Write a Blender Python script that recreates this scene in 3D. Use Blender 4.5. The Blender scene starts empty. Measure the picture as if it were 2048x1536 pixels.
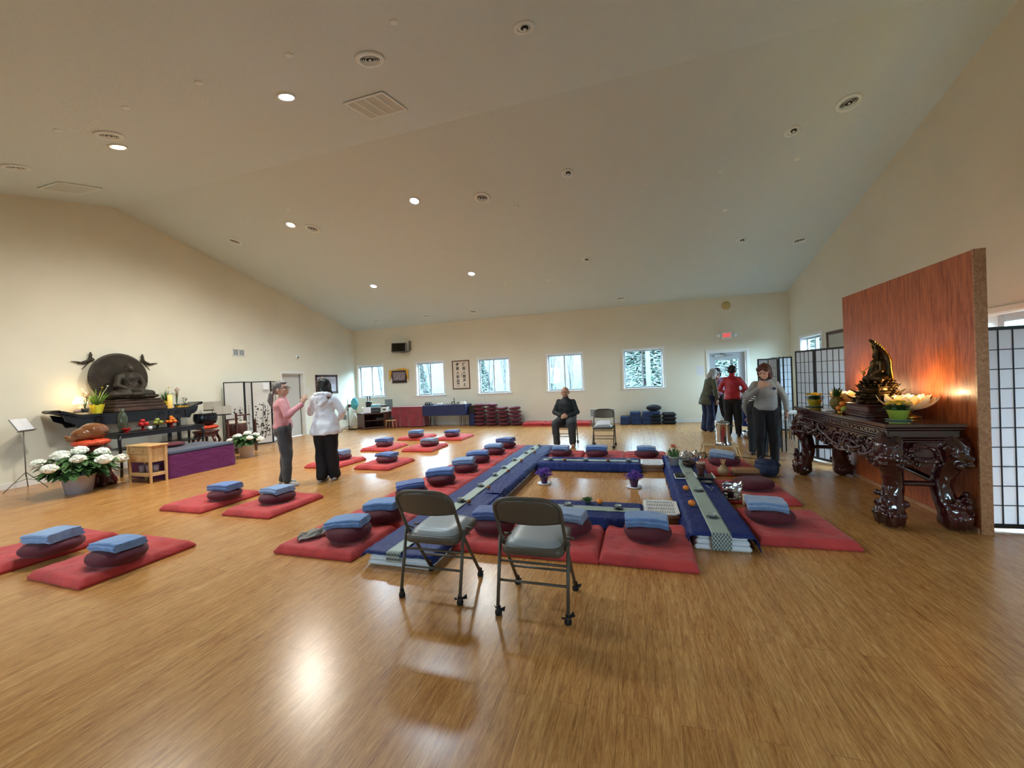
import bpy, math, random
from mathutils import Vector as V, Matrix, noise
from math import pi, sin, cos, radians as rad

S = bpy.context.scene
COL = S.collection
random.seed(7)

# ------------------------------------------------------------------ camera
def set_camera():
    cd = bpy.data.cameras.new('camera'); co = bpy.data.objects.new('camera', cd); COL.objects.link(co)
    yaw, pit, rol = rad(-17.1417), rad(-0.6165), rad(2.4835)
    f = V((sin(yaw)*cos(pit), cos(yaw)*cos(pit), sin(pit)))
    r = V((cos(yaw), -sin(yaw), 0)); d = f.cross(r)
    r2 = cos(rol)*r + sin(rol)*d; d2 = -sin(rol)*r + cos(rol)*d
    u, b = -d2, -f
    m = Matrix(((r2.x, u.x, b.x, 0), (r2.y, u.y, b.y, 0), (r2.z, u.z, b.z, 1.52), (0, 0, 0, 1)))
    co.matrix_world = m
    cd.sensor_width = 36; cd.lens = 800/2048*36; cd.clip_start = 0.05; cd.clip_end = 300
    S.camera = co
set_camera()

# ------------------------------------------------------------------ world, exposure
W = bpy.data.worlds.new('world'); S.world = W; W.use_nodes = True
_bg = W.node_tree.nodes['Background']
_bg.inputs[0].default_value = (0.55, 0.80, 1.0, 1); _bg.inputs[1].default_value = 24.0
S.view_settings.view_transform = 'Standard'; S.view_settings.look = 'None'
S.view_settings.gamma = 1; S.view_settings.use_curve_mapping = False
S.view_settings.exposure = 0.80
S.cycles.use_denoising = True
S.cycles.max_bounces = 8; S.cycles.diffuse_bounces = 4; S.cycles.glossy_bounces = 4
S.cycles.transmission_bounces = 6; S.cycles.transparent_max_bounces = 12
S.cycles.sample_clamp_indirect = 10; S.cycles.blur_glossy = 0.5
S.cycles.caustics_reflective = False; S.cycles.caustics_refractive = False

def add_light(name, typ, loc, power, col, size=0.2, rot=(0, 0, 0), size_y=None, parent=None, portal=False, spot=None, blend=0.6):
    l = bpy.data.lights.new(name, typ); o = bpy.data.objects.new(name, l); COL.objects.link(o)
    l.energy = power; l.color = col
    if typ == 'AREA':
        l.size = size
        if size_y: l.shape = 'RECTANGLE'; l.size_y = size_y
        else: l.shape = 'DISK'
        if portal: l.cycles.is_portal = True
    else:
        l.shadow_soft_size = size
    if typ == 'SPOT': l.spot_size = spot or rad(120); l.spot_blend = blend
    o.location = loc; o.rotation_euler = rot
    if parent: o.parent = parent
    return o

WIN = [(-10.31, -9.07), (-7.77, -6.55), (-5.32, -4.06), (-2.84, -1.57), (-0.39, 0.89)]
for a, b in WIN:
    add_light('window_portal', 'AREA', ((a+b)/2, 13.3, 1.69), 1, (1, 1, 1), 1.16, (rad(-90), 0, 0), 1.22, portal=True)
UNSEEN_WIN = [(-6.2, -5.0), (2.2, 3.4)]  # unseen windows behind the camera, added for daylight from that side
for a, b in UNSEEN_WIN:
    add_light('window_portal', 'AREA', ((a+b)/2, -1.94, 1.69), 1, (1, 1, 1), 1.16, (rad(90), 0, 0), 1.22, portal=True)
add_light('window_portal', 'AREA', (4.38, 11.68, 1.69), 1, (1, 1, 1), 1.22, (0, rad(90), 0), 1.2, portal=True)
add_light('window_portal', 'AREA', (4.38, 5.4, 1.05), 1, (1, 1, 1), 2.0, (0, rad(90), 0), 2.3, portal=True)

# ------------------------------------------------------------------ mesh helper
class G:
    def __init__(s): s.v = []; s.f = []; s.sm = []; s.mi = []; s.cur = 0
    def add(s, vs, fs, smooth=False):
        n = len(s.v); s.v += [tuple(p) for p in vs]
        s.f += [tuple(i+n for i in q) for q in fs]; s.sm += [smooth]*len(fs); s.mi += [s.cur]*len(fs)
        return s
    def box(s, c, d, rot=None, b=0.0):
        hx, hy, hz = d[0]/2, d[1]/2, d[2]/2; c = V(c)
        R = rot or Matrix.Identity(3)
        b = min(b, hx*.9, hy*.9, hz*.9)
        if b <= 0:
            vs = [V((x, y, z)) for x in (-hx, hx) for y in (-hy, hy) for z in (-hz, hz)]
            fs = [(0, 1, 3, 2), (4, 6, 7, 5), (0, 4, 5, 1), (2, 3, 7, 6), (0, 2, 6, 4), (1, 5, 7, 3)]
        else:
            vs = []; idx = {}
            for sx in (-1, 1):
                for sy in (-1, 1):
                    for sz in (-1, 1):
                        for k, (a, e, g) in enumerate(((0, b, b), (b, 0, b), (b, b, 0))):
                            idx[(sx, sy, sz, k)] = len(vs)
                            vs.append(V((sx*(hx-a), sy*(hy-e), sz*(hz-g))))
            I = lambda *a: idx[a]
            fs = []
            for q in (-1, 1):
                fs.append([I(q, -1, -1, 0), I(q, 1, -1, 0), I(q, 1, 1, 0), I(q, -1, 1, 0)][::q])
                fs.append([I(-1, q, -1, 1), I(1, q, -1, 1), I(1, q, 1, 1), I(-1, q, 1, 1)][::-q])
                fs.append([I(-1, -1, q, 2), I(1, -1, q, 2), I(1, 1, q, 2), I(-1, 1, q, 2)][::q])
            for p in (-1, 1):
                for q in (-1, 1):
                    fs.append([I(p, q, -1, 0), I(p, q, -1, 1), I(p, q, 1, 1), I(p, q, 1, 0)][::p*q])
                    fs.append([I(p, -1, q, 0), I(p, 1, q, 0), I(p, 1, q, 2), I(p, -1, q, 2)][::p*q])
                    fs.append([I(-1, p, q, 1), I(-1, p, q, 2), I(1, p, q, 2), I(1, p, q, 1)][::p*q])
                    for r in (-1, 1):
                        fs.append([I(p, q, r, 0), I(p, q, r, 1), I(p, q, r, 2)][::p*q*r])
        return s.add([R @ p + c for p in vs], fs)
    def bx(s, x0, x1, y0, y1, z0, z1, b=0.0):
        return s.box(((x0+x1)/2, (y0+y1)/2, (z0+z1)/2), (abs(x1-x0), abs(y1-y0), abs(z1-z0)), None, b)
    def tube(s, pts, r, n=8, closed=False, caps=True, smooth=True, flat=1.0):
        pts = [V(p) for p in pts]; m = len(pts)
        rs = r if isinstance(r, (list, tuple)) else [r]*m
        T = []
        for i in range(m):
            if closed: t = pts[(i+1) % m]-pts[i-1]
            else: t = pts[min(i+1, m-1)]-pts[max(i-1, 0)]
            T.append(t.normalized() if t.length > 1e-9 else V((0, 0, 1)))
        up = V((0, 0, 1)) if abs(T[0].z) < 0.9 else V((1, 0, 0))
        nrm = T[0].cross(up).normalized(); vs = []
        for i in range(m):
            nrm = (nrm - T[i]*nrm.dot(T[i])).normalized(); bn = T[i].cross(nrm)
            for k in range(n):
                a = 2*pi*k/n
                vs.append(pts[i]+nrm*cos(a)*rs[i]+bn*sin(a)*rs[i]*flat)
        fs = []
        for i in range(m if closed else m-1):
            j = (i+1) % m
            for k in range(n):
                l = (k+1) % n
                fs.append((i*n+k, i*n+l, j*n+l, j*n+k))
        s.add(vs, fs, smooth)
        if caps and not closed:
            b = len(s.v)-len(vs)
            s.f += [tuple(b+k for k in range(n))[::-1], tuple(b+(m-1)*n+k for k in range(n))]
            s.sm += [False, False]; s.mi += [s.cur]*2
        return s
    def cyl(s, p0, p1, r0, r1=None, n=16, smooth=True):
        return s.tube([p0, p1], [r0, r0 if r1 is None else r1], n, smooth=smooth)
    def lathe(s, prof, c=(0, 0, 0), n=24, smooth=True, sq=0.0):
        vs = []; c = V(c)
        for r, z in prof:
            for k in range(n):
                a = 2*pi*k/n
                q = 1
                if sq: q = (abs(cos(a))**(2+sq*6)+abs(sin(a))**(2+sq*6))**(-1/(2+sq*6))
                vs.append(c+V((r*q*cos(a), r*q*sin(a), z)))
        fs = [(i*n+k, i*n+(k+1) % n, (i+1)*n+(k+1) % n, (i+1)*n+k) for i in range(len(prof)-1) for k in range(n)]
        s.add(vs, fs, smooth)
        b = len(s.v)-len(vs)
        if prof[0] == prof[-1]: return s
        if prof[0][0] > 1e-4: s.f.append(tuple(b+k for k in range(n))[::-1]); s.sm.append(False); s.mi.append(s.cur)
        if prof[-1][0] > 1e-4: s.f.append(tuple(b+(len(prof)-1)*n+k for k in range(n))); s.sm.append(False); s.mi.append(s.cur)
        return s
    def ell(s, c, r, rot=None, nu=14, nv=8, e=1.0):
        R = rot or Matrix.Identity(3); c = V(c); vs = []
        r = (r, r, r) if not isinstance(r, (tuple, list)) else r
        pw = lambda x: math.copysign(abs(x)**e, x)
        for j in range(1, nv):
            t = pi*j/nv
            for i in range(nu):
                a = 2*pi*i/nu
                vs.append(R @ V((r[0]*sin(t)*cos(a), r[1]*sin(t)*sin(a), r[2]*pw(cos(t)))) + c)
        b = len(vs); vs += [R @ V((0, 0, r[2])) + c, R @ V((0, 0, -r[2])) + c]
        fs = [(j*nu+i, (j+1)*nu+i, (j+1)*nu+(i+1) % nu, j*nu+(i+1) % nu) for j in range(nv-2) for i in range(nu)]
        fs += [(b, i, (i+1) % nu) for i in range(nu)] + [(b+1, (nv-2)*nu+(i+1) % nu, (nv-2)*nu+i) for i in range(nu)]
        return s.add(vs, fs, True)
    def cap(s, p0, p1, r0, r1=None, n=12):
        r1 = r0 if r1 is None else r1
        p0 = V(p0); p1 = V(p1); d = p1-p0
        L = d.length
        if L < 1e-6: return s.ell(p0, r0)
        d.normalize(); pts = []; rs = []
        for t in (-1, -.92, -.7, -.38, 0):
            pts.append(p0+d*t*r0); rs.append(r0*math.sqrt(max(0, 1-t*t))+1e-4)
        for t in (0, .38, .7, .92, 1):
            pts.append(p1+d*t*r1); rs.append(r1*math.sqrt(max(0, 1-t*t))+1e-4)
        return s.tube(pts, rs, n)
    def chain(s, pts, rs, n=12):
        for i in range(len(pts)-1): s.cap(pts[i], pts[i+1], rs[i], rs[i+1], n)
        return s
    def torus(s, c, R_, r, n=24, m=8, rot=None):
        R = rot or Matrix.Identity(3)
        return s.tube([V(c)+R @ V((R_*cos(2*pi*k/n), R_*sin(2*pi*k/n), 0)) for k in range(n)], r, m, closed=True)
    def quad(s, a, b, c, d, smooth=False): return s.add([a, b, c, d], [(0, 1, 2, 3)], smooth)
    def grid(s, fn, nu, nv, closed_u=False, smooth=True):
        vs = [V(fn(i/(nu if closed_u else nu-1), j/(nv-1))) for j in range(nv) for i in range(nu)]
        fs = [(j*nu+i, j*nu+(i+1) % nu, (j+1)*nu+(i+1) % nu, (j+1)*nu+i) for j in range(nv-1) for i in range(nu if closed_u else nu-1)]
        return s.add(vs, fs, smooth)
    def prism(s, poly, d0, d1, axis='y', smooth=False):
        # poly: 2D outline, extruded along an axis
        def P(u, w, d):
            return {'y': (u, d, w), 'x': (d, u, w), 'z': (u, w, d)}[axis]
        n = len(poly)
        vs = [P(u, w, d0) for u, w in poly]+[P(u, w, d1) for u, w in poly]
        fs = [(i, (i+1) % n, (i+1) % n+n, i+n) for i in range(n)]
        s.add(vs, fs, smooth)
        b = len(s.v)-2*n
        s.f += [tuple(b+i for i in range(n))[::-1], tuple(b+n+i for i in range(n))]; s.sm += [False, False]; s.mi += [s.cur]*2
        return s
    def xf(s, M, start=0):
        s.v[start:] = [tuple(M @ V(p)) for p in s.v[start:]]; return s
    def loft(s, secs, n=28, e=1.0):
        """closed skin through elliptical sections (centre, rx, ry, 3x3 frame)"""
        vs = []
        for c, rx, ry, R in secs:
            for k in range(n):
                a = 2*pi*k/n; x, y = cos(a), sin(a)
                vs.append(V(c)+R @ V((math.copysign(abs(x)**e, x)*rx, math.copysign(abs(y)**e, y)*ry, 0)))
        m = len(secs)
        fs = [(i*n+k, i*n+(k+1) % n, (i+1)*n+(k+1) % n, (i+1)*n+k) for i in range(m-1) for k in range(n)]
        fs += [tuple(range(n))[::-1], tuple((m-1)*n+k for k in range(n))]
        return s.add(vs, fs, True)
    def mesh(s, name):
        me = bpy.data.meshes.new(name); me.from_pydata(s.v, [], s.f)
        me.polygons.foreach_set('use_smooth', s.sm); me.polygons.foreach_set('material_index', s.mi); me.update()
        return me

def RX(a): return Matrix.Rotation(a, 3, 'X')
def RY(a): return Matrix.Rotation(a, 3, 'Y')
def RZ(a): return Matrix.Rotation(a, 3, 'Z')
def T4(loc=(0, 0, 0), rz=0, sc=1): return Matrix.Translation(V(loc)) @ Matrix.Rotation(rz, 4, 'Z') @ Matrix.Scale(sc, 4)

def ob(name, g, mat, parent=None, label=None, cat=None, group=None, kind=None, loc=None, rz=0):
    me = g.mesh(name) if isinstance(g, G) else g
    if mat is not None:
        for m_ in (mat if isinstance(mat, (list, tuple)) else [mat]): me.materials.append(m_)
    o = bpy.data.objects.new(name, me); COL.objects.link(o)
    if parent: o.parent = parent
    if loc is not None: o.location = loc
    if rz: o.rotation_euler = (0, 0, rz)
    if label: o['label'] = label
    if cat: o['category'] = cat
    if group: o['group'] = group
    if kind: o['kind'] = kind
    return o
def thing(name, label, cat, loc=(0, 0, 0), rz=0, group=None):
    o = bpy.data.objects.new(name, None); COL.objects.link(o); o.empty_display_size = .1
    o.location = loc; o.rotation_euler = (0, 0, rz); o['label'] = label; o['category'] = cat
    if group: o['group'] = group
    return o
def struct(name, g, mat, parent=None): return ob(name, g, mat, parent, kind='structure')
def dup(root, loc, rz=0, label=None, group=None, sc=None):
    r = root.copy(); COL.objects.link(r); r.location = loc; r.rotation_euler = (0, 0, rz)
    if sc: r.scale = (sc, sc, sc) if not isinstance(sc, tuple) else sc
    if label: r['label'] = label
    if group: r['group'] = group
    for ch in list(root.children):
        c = ch.copy(); COL.objects.link(c); c.parent = r
        for q in list(ch.children):
            d = q.copy(); COL.objects.link(d); d.parent = c
    return r
TMP = bpy.data.scenes.new("workbench")   # emptied again at the end of the script
def blob(name, g, vox, mat, parent=None, smooth=2, disp=None, **kw):
    """merge overlapping solids into one continuous skin"""
    me = g.mesh(name); t = bpy.data.objects.new('tmp', me); TMP.collection.objects.link(t)
    m = t.modifiers.new('r', 'REMESH'); m.mode = 'VOXEL'; m.voxel_size = vox; m.use_smooth_shade = True
    if smooth:
        m2 = t.modifiers.new('s', 'SMOOTH'); m2.factor = .5; m2.iterations = smooth
    TMP.view_layers[0].update(); dg = TMP.view_layers[0].depsgraph
    me2 = bpy.data.meshes.new_from_object(t.evaluated_get(dg)); me2.name = name
    bpy.data.objects.remove(t); bpy.data.meshes.remove(me)
    if disp:
        amp, sc, st = disp; n = len(me2.vertices)
        co = [0.0]*(3*n); no = [0.0]*(3*n)
        me2.vertices.foreach_get('co', co); me2.vertices.foreach_get('normal', no)
        for q in range(0, 3*n, 3):
            a = amp*noise.noise(V((co[q]*sc*st[0], co[q+1]*sc*st[1], co[q+2]*sc*st[2])))
            co[q] += no[q]*a; co[q+1] += no[q+1]*a; co[q+2] += no[q+2]*a
        me2.vertices.foreach_set('co', co)
    me2.polygons.foreach_set('use_smooth', [True]*len(me2.polygons)); me2.update()
    return ob(name, me2, mat, parent, **kw)

# ------------------------------------------------------------------ materials
def lin(c):
    return tuple(((x/255)/12.92 if x/255 <= .04045 else ((x/255+.055)/1.055)**2.4) for x in c)+(1,)
class MT:
    def __init__(s, name):
        s.m = bpy.data.materials.new(name); s.m.use_nodes = True; s.t = s.m.node_tree; s.n = s.t.nodes
        s.b = s.n['Principled BSDF']; s.out = s.n['Material Output']
    def new(s, t, **k):
        x = s.n.new(t)
        for a, b in k.items(): setattr(x, a, b)
        return x
    def L(s, a, b): s.t.links.new(a, b)
    def coord(s, scale=(1, 1, 1), rot=(0, 0, 0), kind='Object'):
        tc = s.new('ShaderNodeTexCoord'); mp = s.new('ShaderNodeMapping')
        mp.inputs['Scale'].default_value = scale; mp.inputs['Rotation'].default_value = rot
        s.L(tc.outputs[kind], mp.inputs[0]); return mp.outputs[0]
    def noise(s, vec, scale, detail=4, rough=.55, dist=0):
        x = s.new('ShaderNodeTexNoise'); x.inputs['Scale'].default_value = scale; x.inputs['Detail'].default_value = detail
        x.inputs['Roughness'].default_value = rough; x.inputs['Distortion'].default_value = dist
        if vec: s.L(vec, x.inputs['Vector'])
        return x.outputs['Fac']
    def ramp(s, fac, stops):
        r = s.new('ShaderNodeValToRGB'); e = r.color_ramp.elements
        while len(e) < len(stops): e.new(.5)
        for i, (p, c) in enumerate(stops): e[i].position = p; e[i].color = lin(c)
        s.L(fac, r.inputs[0]); return r.outputs[0]
    def mix(s, f, a, b, mode='MIX'):
        x = s.new('ShaderNodeMix'); x.data_type = 'RGBA'; x.blend_type = mode
        for i, q in ((0, f), (6, a), (7, b)):
            if isinstance(q, (int, float)): x.inputs[i].default_value = q
            elif isinstance(q, tuple): x.inputs[i].default_value = q
            else: s.L(q, x.inputs[i])
        return x.outputs[2]
    def bump(s, h, st=.2, dist=.01):
        x = s.new('ShaderNodeBump'); x.inputs['Strength'].default_value = st; x.inputs['Distance'].default_value = dist
        s.L(h, x.inputs['Height']); s.L(x.outputs[0], s.b.inputs['Normal'])
def mat(name, col, rough=.6, metal=0, var=0.0, vs=8, bump=0, bs=60, bd=.003, emit=0, ecol=None, coat=0, sheen=0, spec=None, alpha=None, trans=0, st=(1, 1, 1)):
    m = MT(name); b = m.b
    b.inputs['Base Color'].default_value = lin(col); b.inputs['Roughness'].default_value = rough; b.inputs['Metallic'].default_value = metal
    if var or bump: vec = m.coord(st)
    if var:
        f = m.noise(vec, vs)
        lo = tuple(max(0, x*(1-var)) for x in col); hi = tuple(min(255, x*(1+var)) for x in col)
        m.L(m.ramp(f, [(.3, lo), (.7, hi)]), b.inputs['Base Color'])
    if bump: m.bump(m.noise(vec, bs, 3), bump, bd)
    if emit: b.inputs['Emission Color'].default_value = lin(ecol or col); b.inputs['Emission Strength'].default_value = emit
    if coat: b.inputs['Coat Weight'].default_value = coat; b.inputs['Coat Roughness'].default_value = .08
    if sheen: b.inputs['Sheen Weight'].default_value = sheen; b.inputs['Sheen Roughness'].default_value = .5
    if spec is not None: b.inputs['Specular IOR Level'].default_value = spec
    if trans: b.inputs['Transmission Weight'].default_value = trans
    return m.m
def wood(name, c0, c1, axis='z', scale=1.0, rough=.4, coat=0, contrast=(.35, .68)):
    m = MT(name)
    s = {'x': (1.2, 14, 14), 'y': (14, 1.2, 14), 'z': (14, 14, 1.2)}[axis]
    vec = m.coord(tuple(q*scale for q in s))
    f = m.noise(vec, 2.2, 6, .6, 1.2)
    m.L(m.ramp(f, [(contrast[0], c0), (contrast[1], c1)]), m.b.inputs['Base Color'])
    m.b.inputs['Roughness'].default_value = rough
    if coat: m.b.inputs['Coat Weight'].default_value = coat; m.b.inputs['Coat Roughness'].default_value = .1
    m.bump(f, .1, .003)
    return m.m
def make_glass(name):
    m = MT(name); m.n.remove(m.b)
    t = m.new('ShaderNodeBsdfTransparent'); g = m.new('ShaderNodeBsdfGlossy'); g.inputs['Roughness'].default_value = .02
    t.inputs[0].default_value = (.94, .97, .96, 1)
    fr = m.new('ShaderNodeFresnel'); fr.inputs[0].default_value = 1.4
    ge = m.new('ShaderNodeNewGeometry'); mu = m.new('ShaderNodeMath', operation='SUBTRACT'); mu.use_clamp = True
    m.L(fr.outputs[0], mu.inputs[0]); m.L(ge.outputs['Backfacing'], mu.inputs[1])
    x = m.new('ShaderNodeMixShader'); m.L(mu.outputs[0], x.inputs[0]); m.L(t.outputs[0], x.inputs[1]); m.L(g.outputs[0], x.inputs[2])
    m.L(x.outputs[0], m.out.inputs[0]); return m.m
def make_paper(name, col, tr=.45):
    m = MT(name); m.b.inputs['Base Color'].default_value = lin(col); m.b.inputs['Roughness'].default_value = .7
    t = m.new('ShaderNodeBsdfTranslucent'); t.inputs[0].default_value = lin(col)
    x = m.new('ShaderNodeMixShader'); x.inputs[0].default_value = tr
    m.L(m.b.outputs[0], x.inputs[1]); m.L(t.outputs[0], x.inputs[2]); m.L(x.outputs[0], m.out.inputs[0]); return m.m

def make_floor():
    m = MT('bamboo_floor')
    tc = m.new('ShaderNodeTexCoord')
    mp = m.new('ShaderNodeMapping'); mp.inputs['Rotation'].default_value = (0, 0, rad(90)); m.L(tc.outputs['Object'], mp.inputs[0])
    br = m.new('ShaderNodeTexBrick'); br.offset = .37; br.squash = 1
    br.inputs['Scale'].default_value = 1; br.inputs['Brick Width'].default_value = 1.83; br.inputs['Row Height'].default_value = .135
    br.inputs['Mortar Size'].default_value = .0012; br.inputs['Mortar Smooth'].default_value = .1; br.inputs['Bias'].default_value = 0
    br.inputs['Color1'].default_value = (0, 0, 0, 1); br.inputs['Color2'].default_value = (1, 1, 1, 1); br.inputs['Mortar'].default_value = (.5, .5, .5, 1)
    m.L(mp.outputs[0], br.inputs['Vector'])
    # strand streaks along the boards
    add = m.new('ShaderNodeVectorMath', operation='MULTIPLY_ADD')
    m.L(br.outputs['Color'], add.inputs[0]); add.inputs[1].default_value = (3, 7, 5)
    mp2 = m.new('ShaderNodeMapping'); mp2.inputs['Scale'].default_value = (48, 4.2, 1); m.L(tc.outputs['Object'], mp2.inputs[0])
    m.L(mp2.outputs[0], add.inputs[2])
    n1 = m.noise(add.outputs[0], 1.0, 7, .76, .9)
    mp3 = m.new('ShaderNodeMapping'); mp3.inputs['Scale'].default_value = (190, 16, 1); m.L(tc.outputs['Object'], mp3.inputs[0])
    n2 = m.noise(mp3.outputs[0], 1.0, 4, .7, .6)
    c = m.ramp(n1, [(.28, (122, 82, 44)), (.44, (172, 127, 78)), (.56, (194, 151, 98)), (.74, (220, 182, 132))])
    c = m.mix(.6, c, m.ramp(n2, [(.34, (96, 60, 28)), (.66, (236, 200, 150))]), 'SOFT_LIGHT')
    # board to board tone
    c = m.mix(.10, c, m.ramp(br.outputs['Color'], [(0, (150, 95, 45)), (1, (230, 190, 130))]))
    fm = m.new('ShaderNodeMath', operation='MULTIPLY'); m.L(br.outputs['Fac'], fm.inputs[0]); fm.inputs[1].default_value = .55
    c = m.mix(fm.outputs[0], c, lin((92, 58, 30)))
    m.L(c, m.b.inputs['Base Color'])
    m.b.inputs['Roughness'].default_value = .25
    m.b.inputs['Specular IOR Level'].default_value = .55
    # slow waviness and seams
    mp4 = m.new('ShaderNodeMapping'); mp4.inputs['Scale'].default_value = (9, 1.2, 1); m.L(tc.outputs['Object'], mp4.inputs[0])
    w = m.noise(mp4.outputs[0], 1, 2, .5)
    mt = m.new('ShaderNodeMath', operation='MULTIPLY_ADD'); m.L(br.outputs['Fac'], mt.inputs[0]); mt.inputs[1].default_value = -1.1; m.L(w, mt.inputs[2])
    mt2 = m.new('ShaderNodeMath', operation='MULTIPLY_ADD'); m.L(n1, mt2.inputs[0]); mt2.inputs[1].default_value = .10; m.L(mt.outputs[0], mt2.inputs[2])
    m.bump(mt2.outputs[0], .35, .0022)
    return m.m
def make_paint(name, col, bs=55, st=.12, rough=.75, var=.02):
    m = MT(name); vec = m.coord()
    f = m.noise(vec, .8, 3)
    m.L(m.ramp(f, [(.3, tuple(x*(1-var) for x in col)), (.7, tuple(min(255, x*(1+var)) for x in col))]), m.b.inputs['Base Color'])
    m.b.inputs['Roughness'].default_value = rough
    m.bump(m.noise(vec, bs, 4, .6), st, .006); return m.m
def make_knockdown(name, col):
    m = MT(name); vec = m.coord()
    m.b.inputs['Base Color'].default_value = lin(col); m.b.inputs['Roughness'].default_value = .62
    n = m.noise(vec, 9, 5, .62, .6)
    r = m.new('ShaderNodeMapRange'); r.inputs[1].default_value = .48; r.inputs[2].default_value = .58; m.L(n, r.inputs[0])
    m.bump(r.outputs[0], .35, .006); return m.m
def make_fabric(name, col, sc=1.0, rough=.85, sheen=.3, wr=.4):
    m = MT(name); vec = m.coord((1, 1, 1))
    f = m.noise(vec, 6*sc, 4)
    m.L(m.ramp(f, [(.3, tuple(x*.9 for x in col)), (.7, tuple(min(255, x*1.08) for x in col))]), m.b.inputs['Base Color'])
    m.b.inputs['Roughness'].default_value = rough; m.b.inputs['Sheen Weight'].default_value = sheen
    m.bump(m.noise(vec, 20*sc, 4, .6), wr, .012); return m.m
def make_satin(name, col):
    m = MT(name); m.b.inputs['Base Color'].default_value = lin(col); m.b.inputs['Roughness'].default_value = .55
    m.b.inputs['Specular IOR Level'].default_value = .3
    vec = m.coord((3, 1.2, 2)); m.bump(m.noise(vec, 3.5, 4, .5, 1.5), .55, .03); return m.m
def make_brocade(name, c0, c1, sc=90):
    m = MT(name); vec = m.coord((1, 1, 1), (0, 0, rad(45)))
    ck = m.new('ShaderNodeTexChecker'); ck.inputs['Scale'].default_value = sc; m.L(vec, ck.inputs[0])
    ck.inputs[1].default_value = lin(c0); ck.inputs[2].default_value = lin(c1)
    m.L(ck.outputs[0], m.b.inputs['Base Color']); m.b.inputs['Roughness'].default_value = .45
    m.bump(m.noise(m.coord((2, 6, 1)), 4, 3), .4, .015); return m.m
M = {}
M['floor'] = make_floor()
M['wall'] = make_paint('wall_paint', (226, 224, 208))
M['ceil'] = make_knockdown('ceiling_paint', (211, 229, 236))
M['trim'] = mat('white_trim', (232, 232, 228), .45)
M['glass'] = make_glass('window_glass')
M['vinyl'] = mat('vinyl', (176, 184, 192), .4)
M['mortar'] = mat('grey_door', (200, 202, 200), .5)
M['zabuton'] = make_fabric('red_cotton', (186, 58, 58), 1.0, .85, .12, .6)
M['zafu'] = make_fabric('burgundy_cotton', (86, 20, 38), 1, .8, .08, .25)
M['navy'] = make_satin('navy_cloth', (20, 40, 104))
M['runner'] = make_brocade('sage_brocade', (168, 182, 172), (140, 158, 152))
M['runner2'] = make_brocade('sage_lattice', (178, 190, 184), (70, 92, 100), 55)
M['black'] = mat('black_plastic', (22, 22, 24), .4)
M['blackcloth'] = mat('black_cloth', (24, 25, 29), .85, var=.2, bump=.3, bs=20, bd=.01)
M['chrome'] = mat('chrome', (220, 220, 222), .12, 1)
M['steel'] = mat('brushed_steel', (170, 168, 165), .3, 1)
M['white'] = mat('white_plastic', (232, 232, 230), .4)
M['mirrorblack'] = mat('black_glass', (8, 8, 10), .08)
for i, cc in enumerate([(104, 138, 190), (124, 152, 194), (90, 122, 182), (128, 150, 184), (76, 98, 158)]):
    M['towel%d' % i] = mat('blue_terry_%d' % i, cc, .95, var=.08, vs=30, bump=.6, bs=180, bd=.004, sheen=.4)
# ------------------------------------------------------------------ room shell
XL, XR, YB, YF, YR = -10.4, 4.19, 13.1, -1.74, 5.68
ZE, SL = 3.67, 0.25
ZR = ZE+SL*(YB-YR)
def zc(y): return ZE+SL*(YB-y) if y > YR else ZR-SL*(YR-y)
g = G(); g.bx(XL-.2, XR+.2, YF-.2, YB+.2, -.12, 0); struct('floor', g, M['floor'])
g = G()
for ya, yb in ((YR, YB+.25), (YF-.25, YR)):
    za, zb = zc(ya) if ya > YF else zc(YF)-.0625, zc(yb) if yb < YB else ZE-.0625
    if ya < YF: za = ZR-SL*(YR-ya)
    if yb > YB: zb = ZE-SL*(yb-YB)
    x0, x1 = XL-.2, XR+.2
    vs = [(x0, ya, za), (x1, ya, za), (x1, yb, zb), (x0, yb, zb)]
    vs += [(x, y, z+.2) for x, y, z in vs]
    g.add(vs, [(0, 3, 2, 1), (4, 5, 6, 7), (0, 1, 5, 4), (2, 3, 7, 6), (1, 2, 6, 5), (0, 4, 7, 3)])
struct('ceiling', g, M['ceil'])
def wall_cells(g, us, zs, holes, put):
    us = sorted(set(us)); zs = sorted(set(zs))
    for a, b in zip(us, us[1:]):
        for c, d in zip(zs, zs[1:]):
            if any(h[0] <= a and b <= h[1] and h[2] <= c and d <= h[3] for h in holes): continue
            put(a, b, c, d)
TH = .19
def make_wall(name, u0, u1, holes, put, top=ZE):
    g = G()
    us = [u0, u1]+[q for h in holes for q in h[:2]]; zs = [0, top]+[q for h in holes for q in h[2:]]
    wall_cells(g, us, zs, holes, lambda a, b, c, d: put(g, a, b, c, d)); return g
winh = [(a+.06, b-.06, 1.09, 2.29) for a, b in WIN]
D1 = (2.10, 3.10, 0, 2.08)
g = make_wall('wall_back', XL-.19, XR+.19, winh+[D1], lambda g, a, b, c, d: g.bx(a, b, YB, YB+TH, c, d))
struct('wall_back', g, M['wall'])
g = make_wall('wall_front', XL-.19, XR+.19, [(a+.06, b-.06, 1.09, 2.29) for a, b in UNSEEN_WIN], lambda g, a, b, c, d: g.bx(a, b, YF-TH, YF, c, d), ZR-SL*(YR-YF))
struct('wall_front', g, M['wall'])
D2 = (9.69, 10.54, 0, 2.02)
def gable(g, x0, x1):
    poly = [(YF, 0+zc(YF)), (YB, ZE), (YR, ZR)]
    zl = zc(YF)
    # from the eave height of the cells up to the slopes
    poly = [(YF-.19, ZE-.001), (YB+.19, ZE-.001), (YB, ZE), (YR, ZR+.001), (YF-.19, zl)]
    g.prism(poly, x0, x1, 'x')
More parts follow.
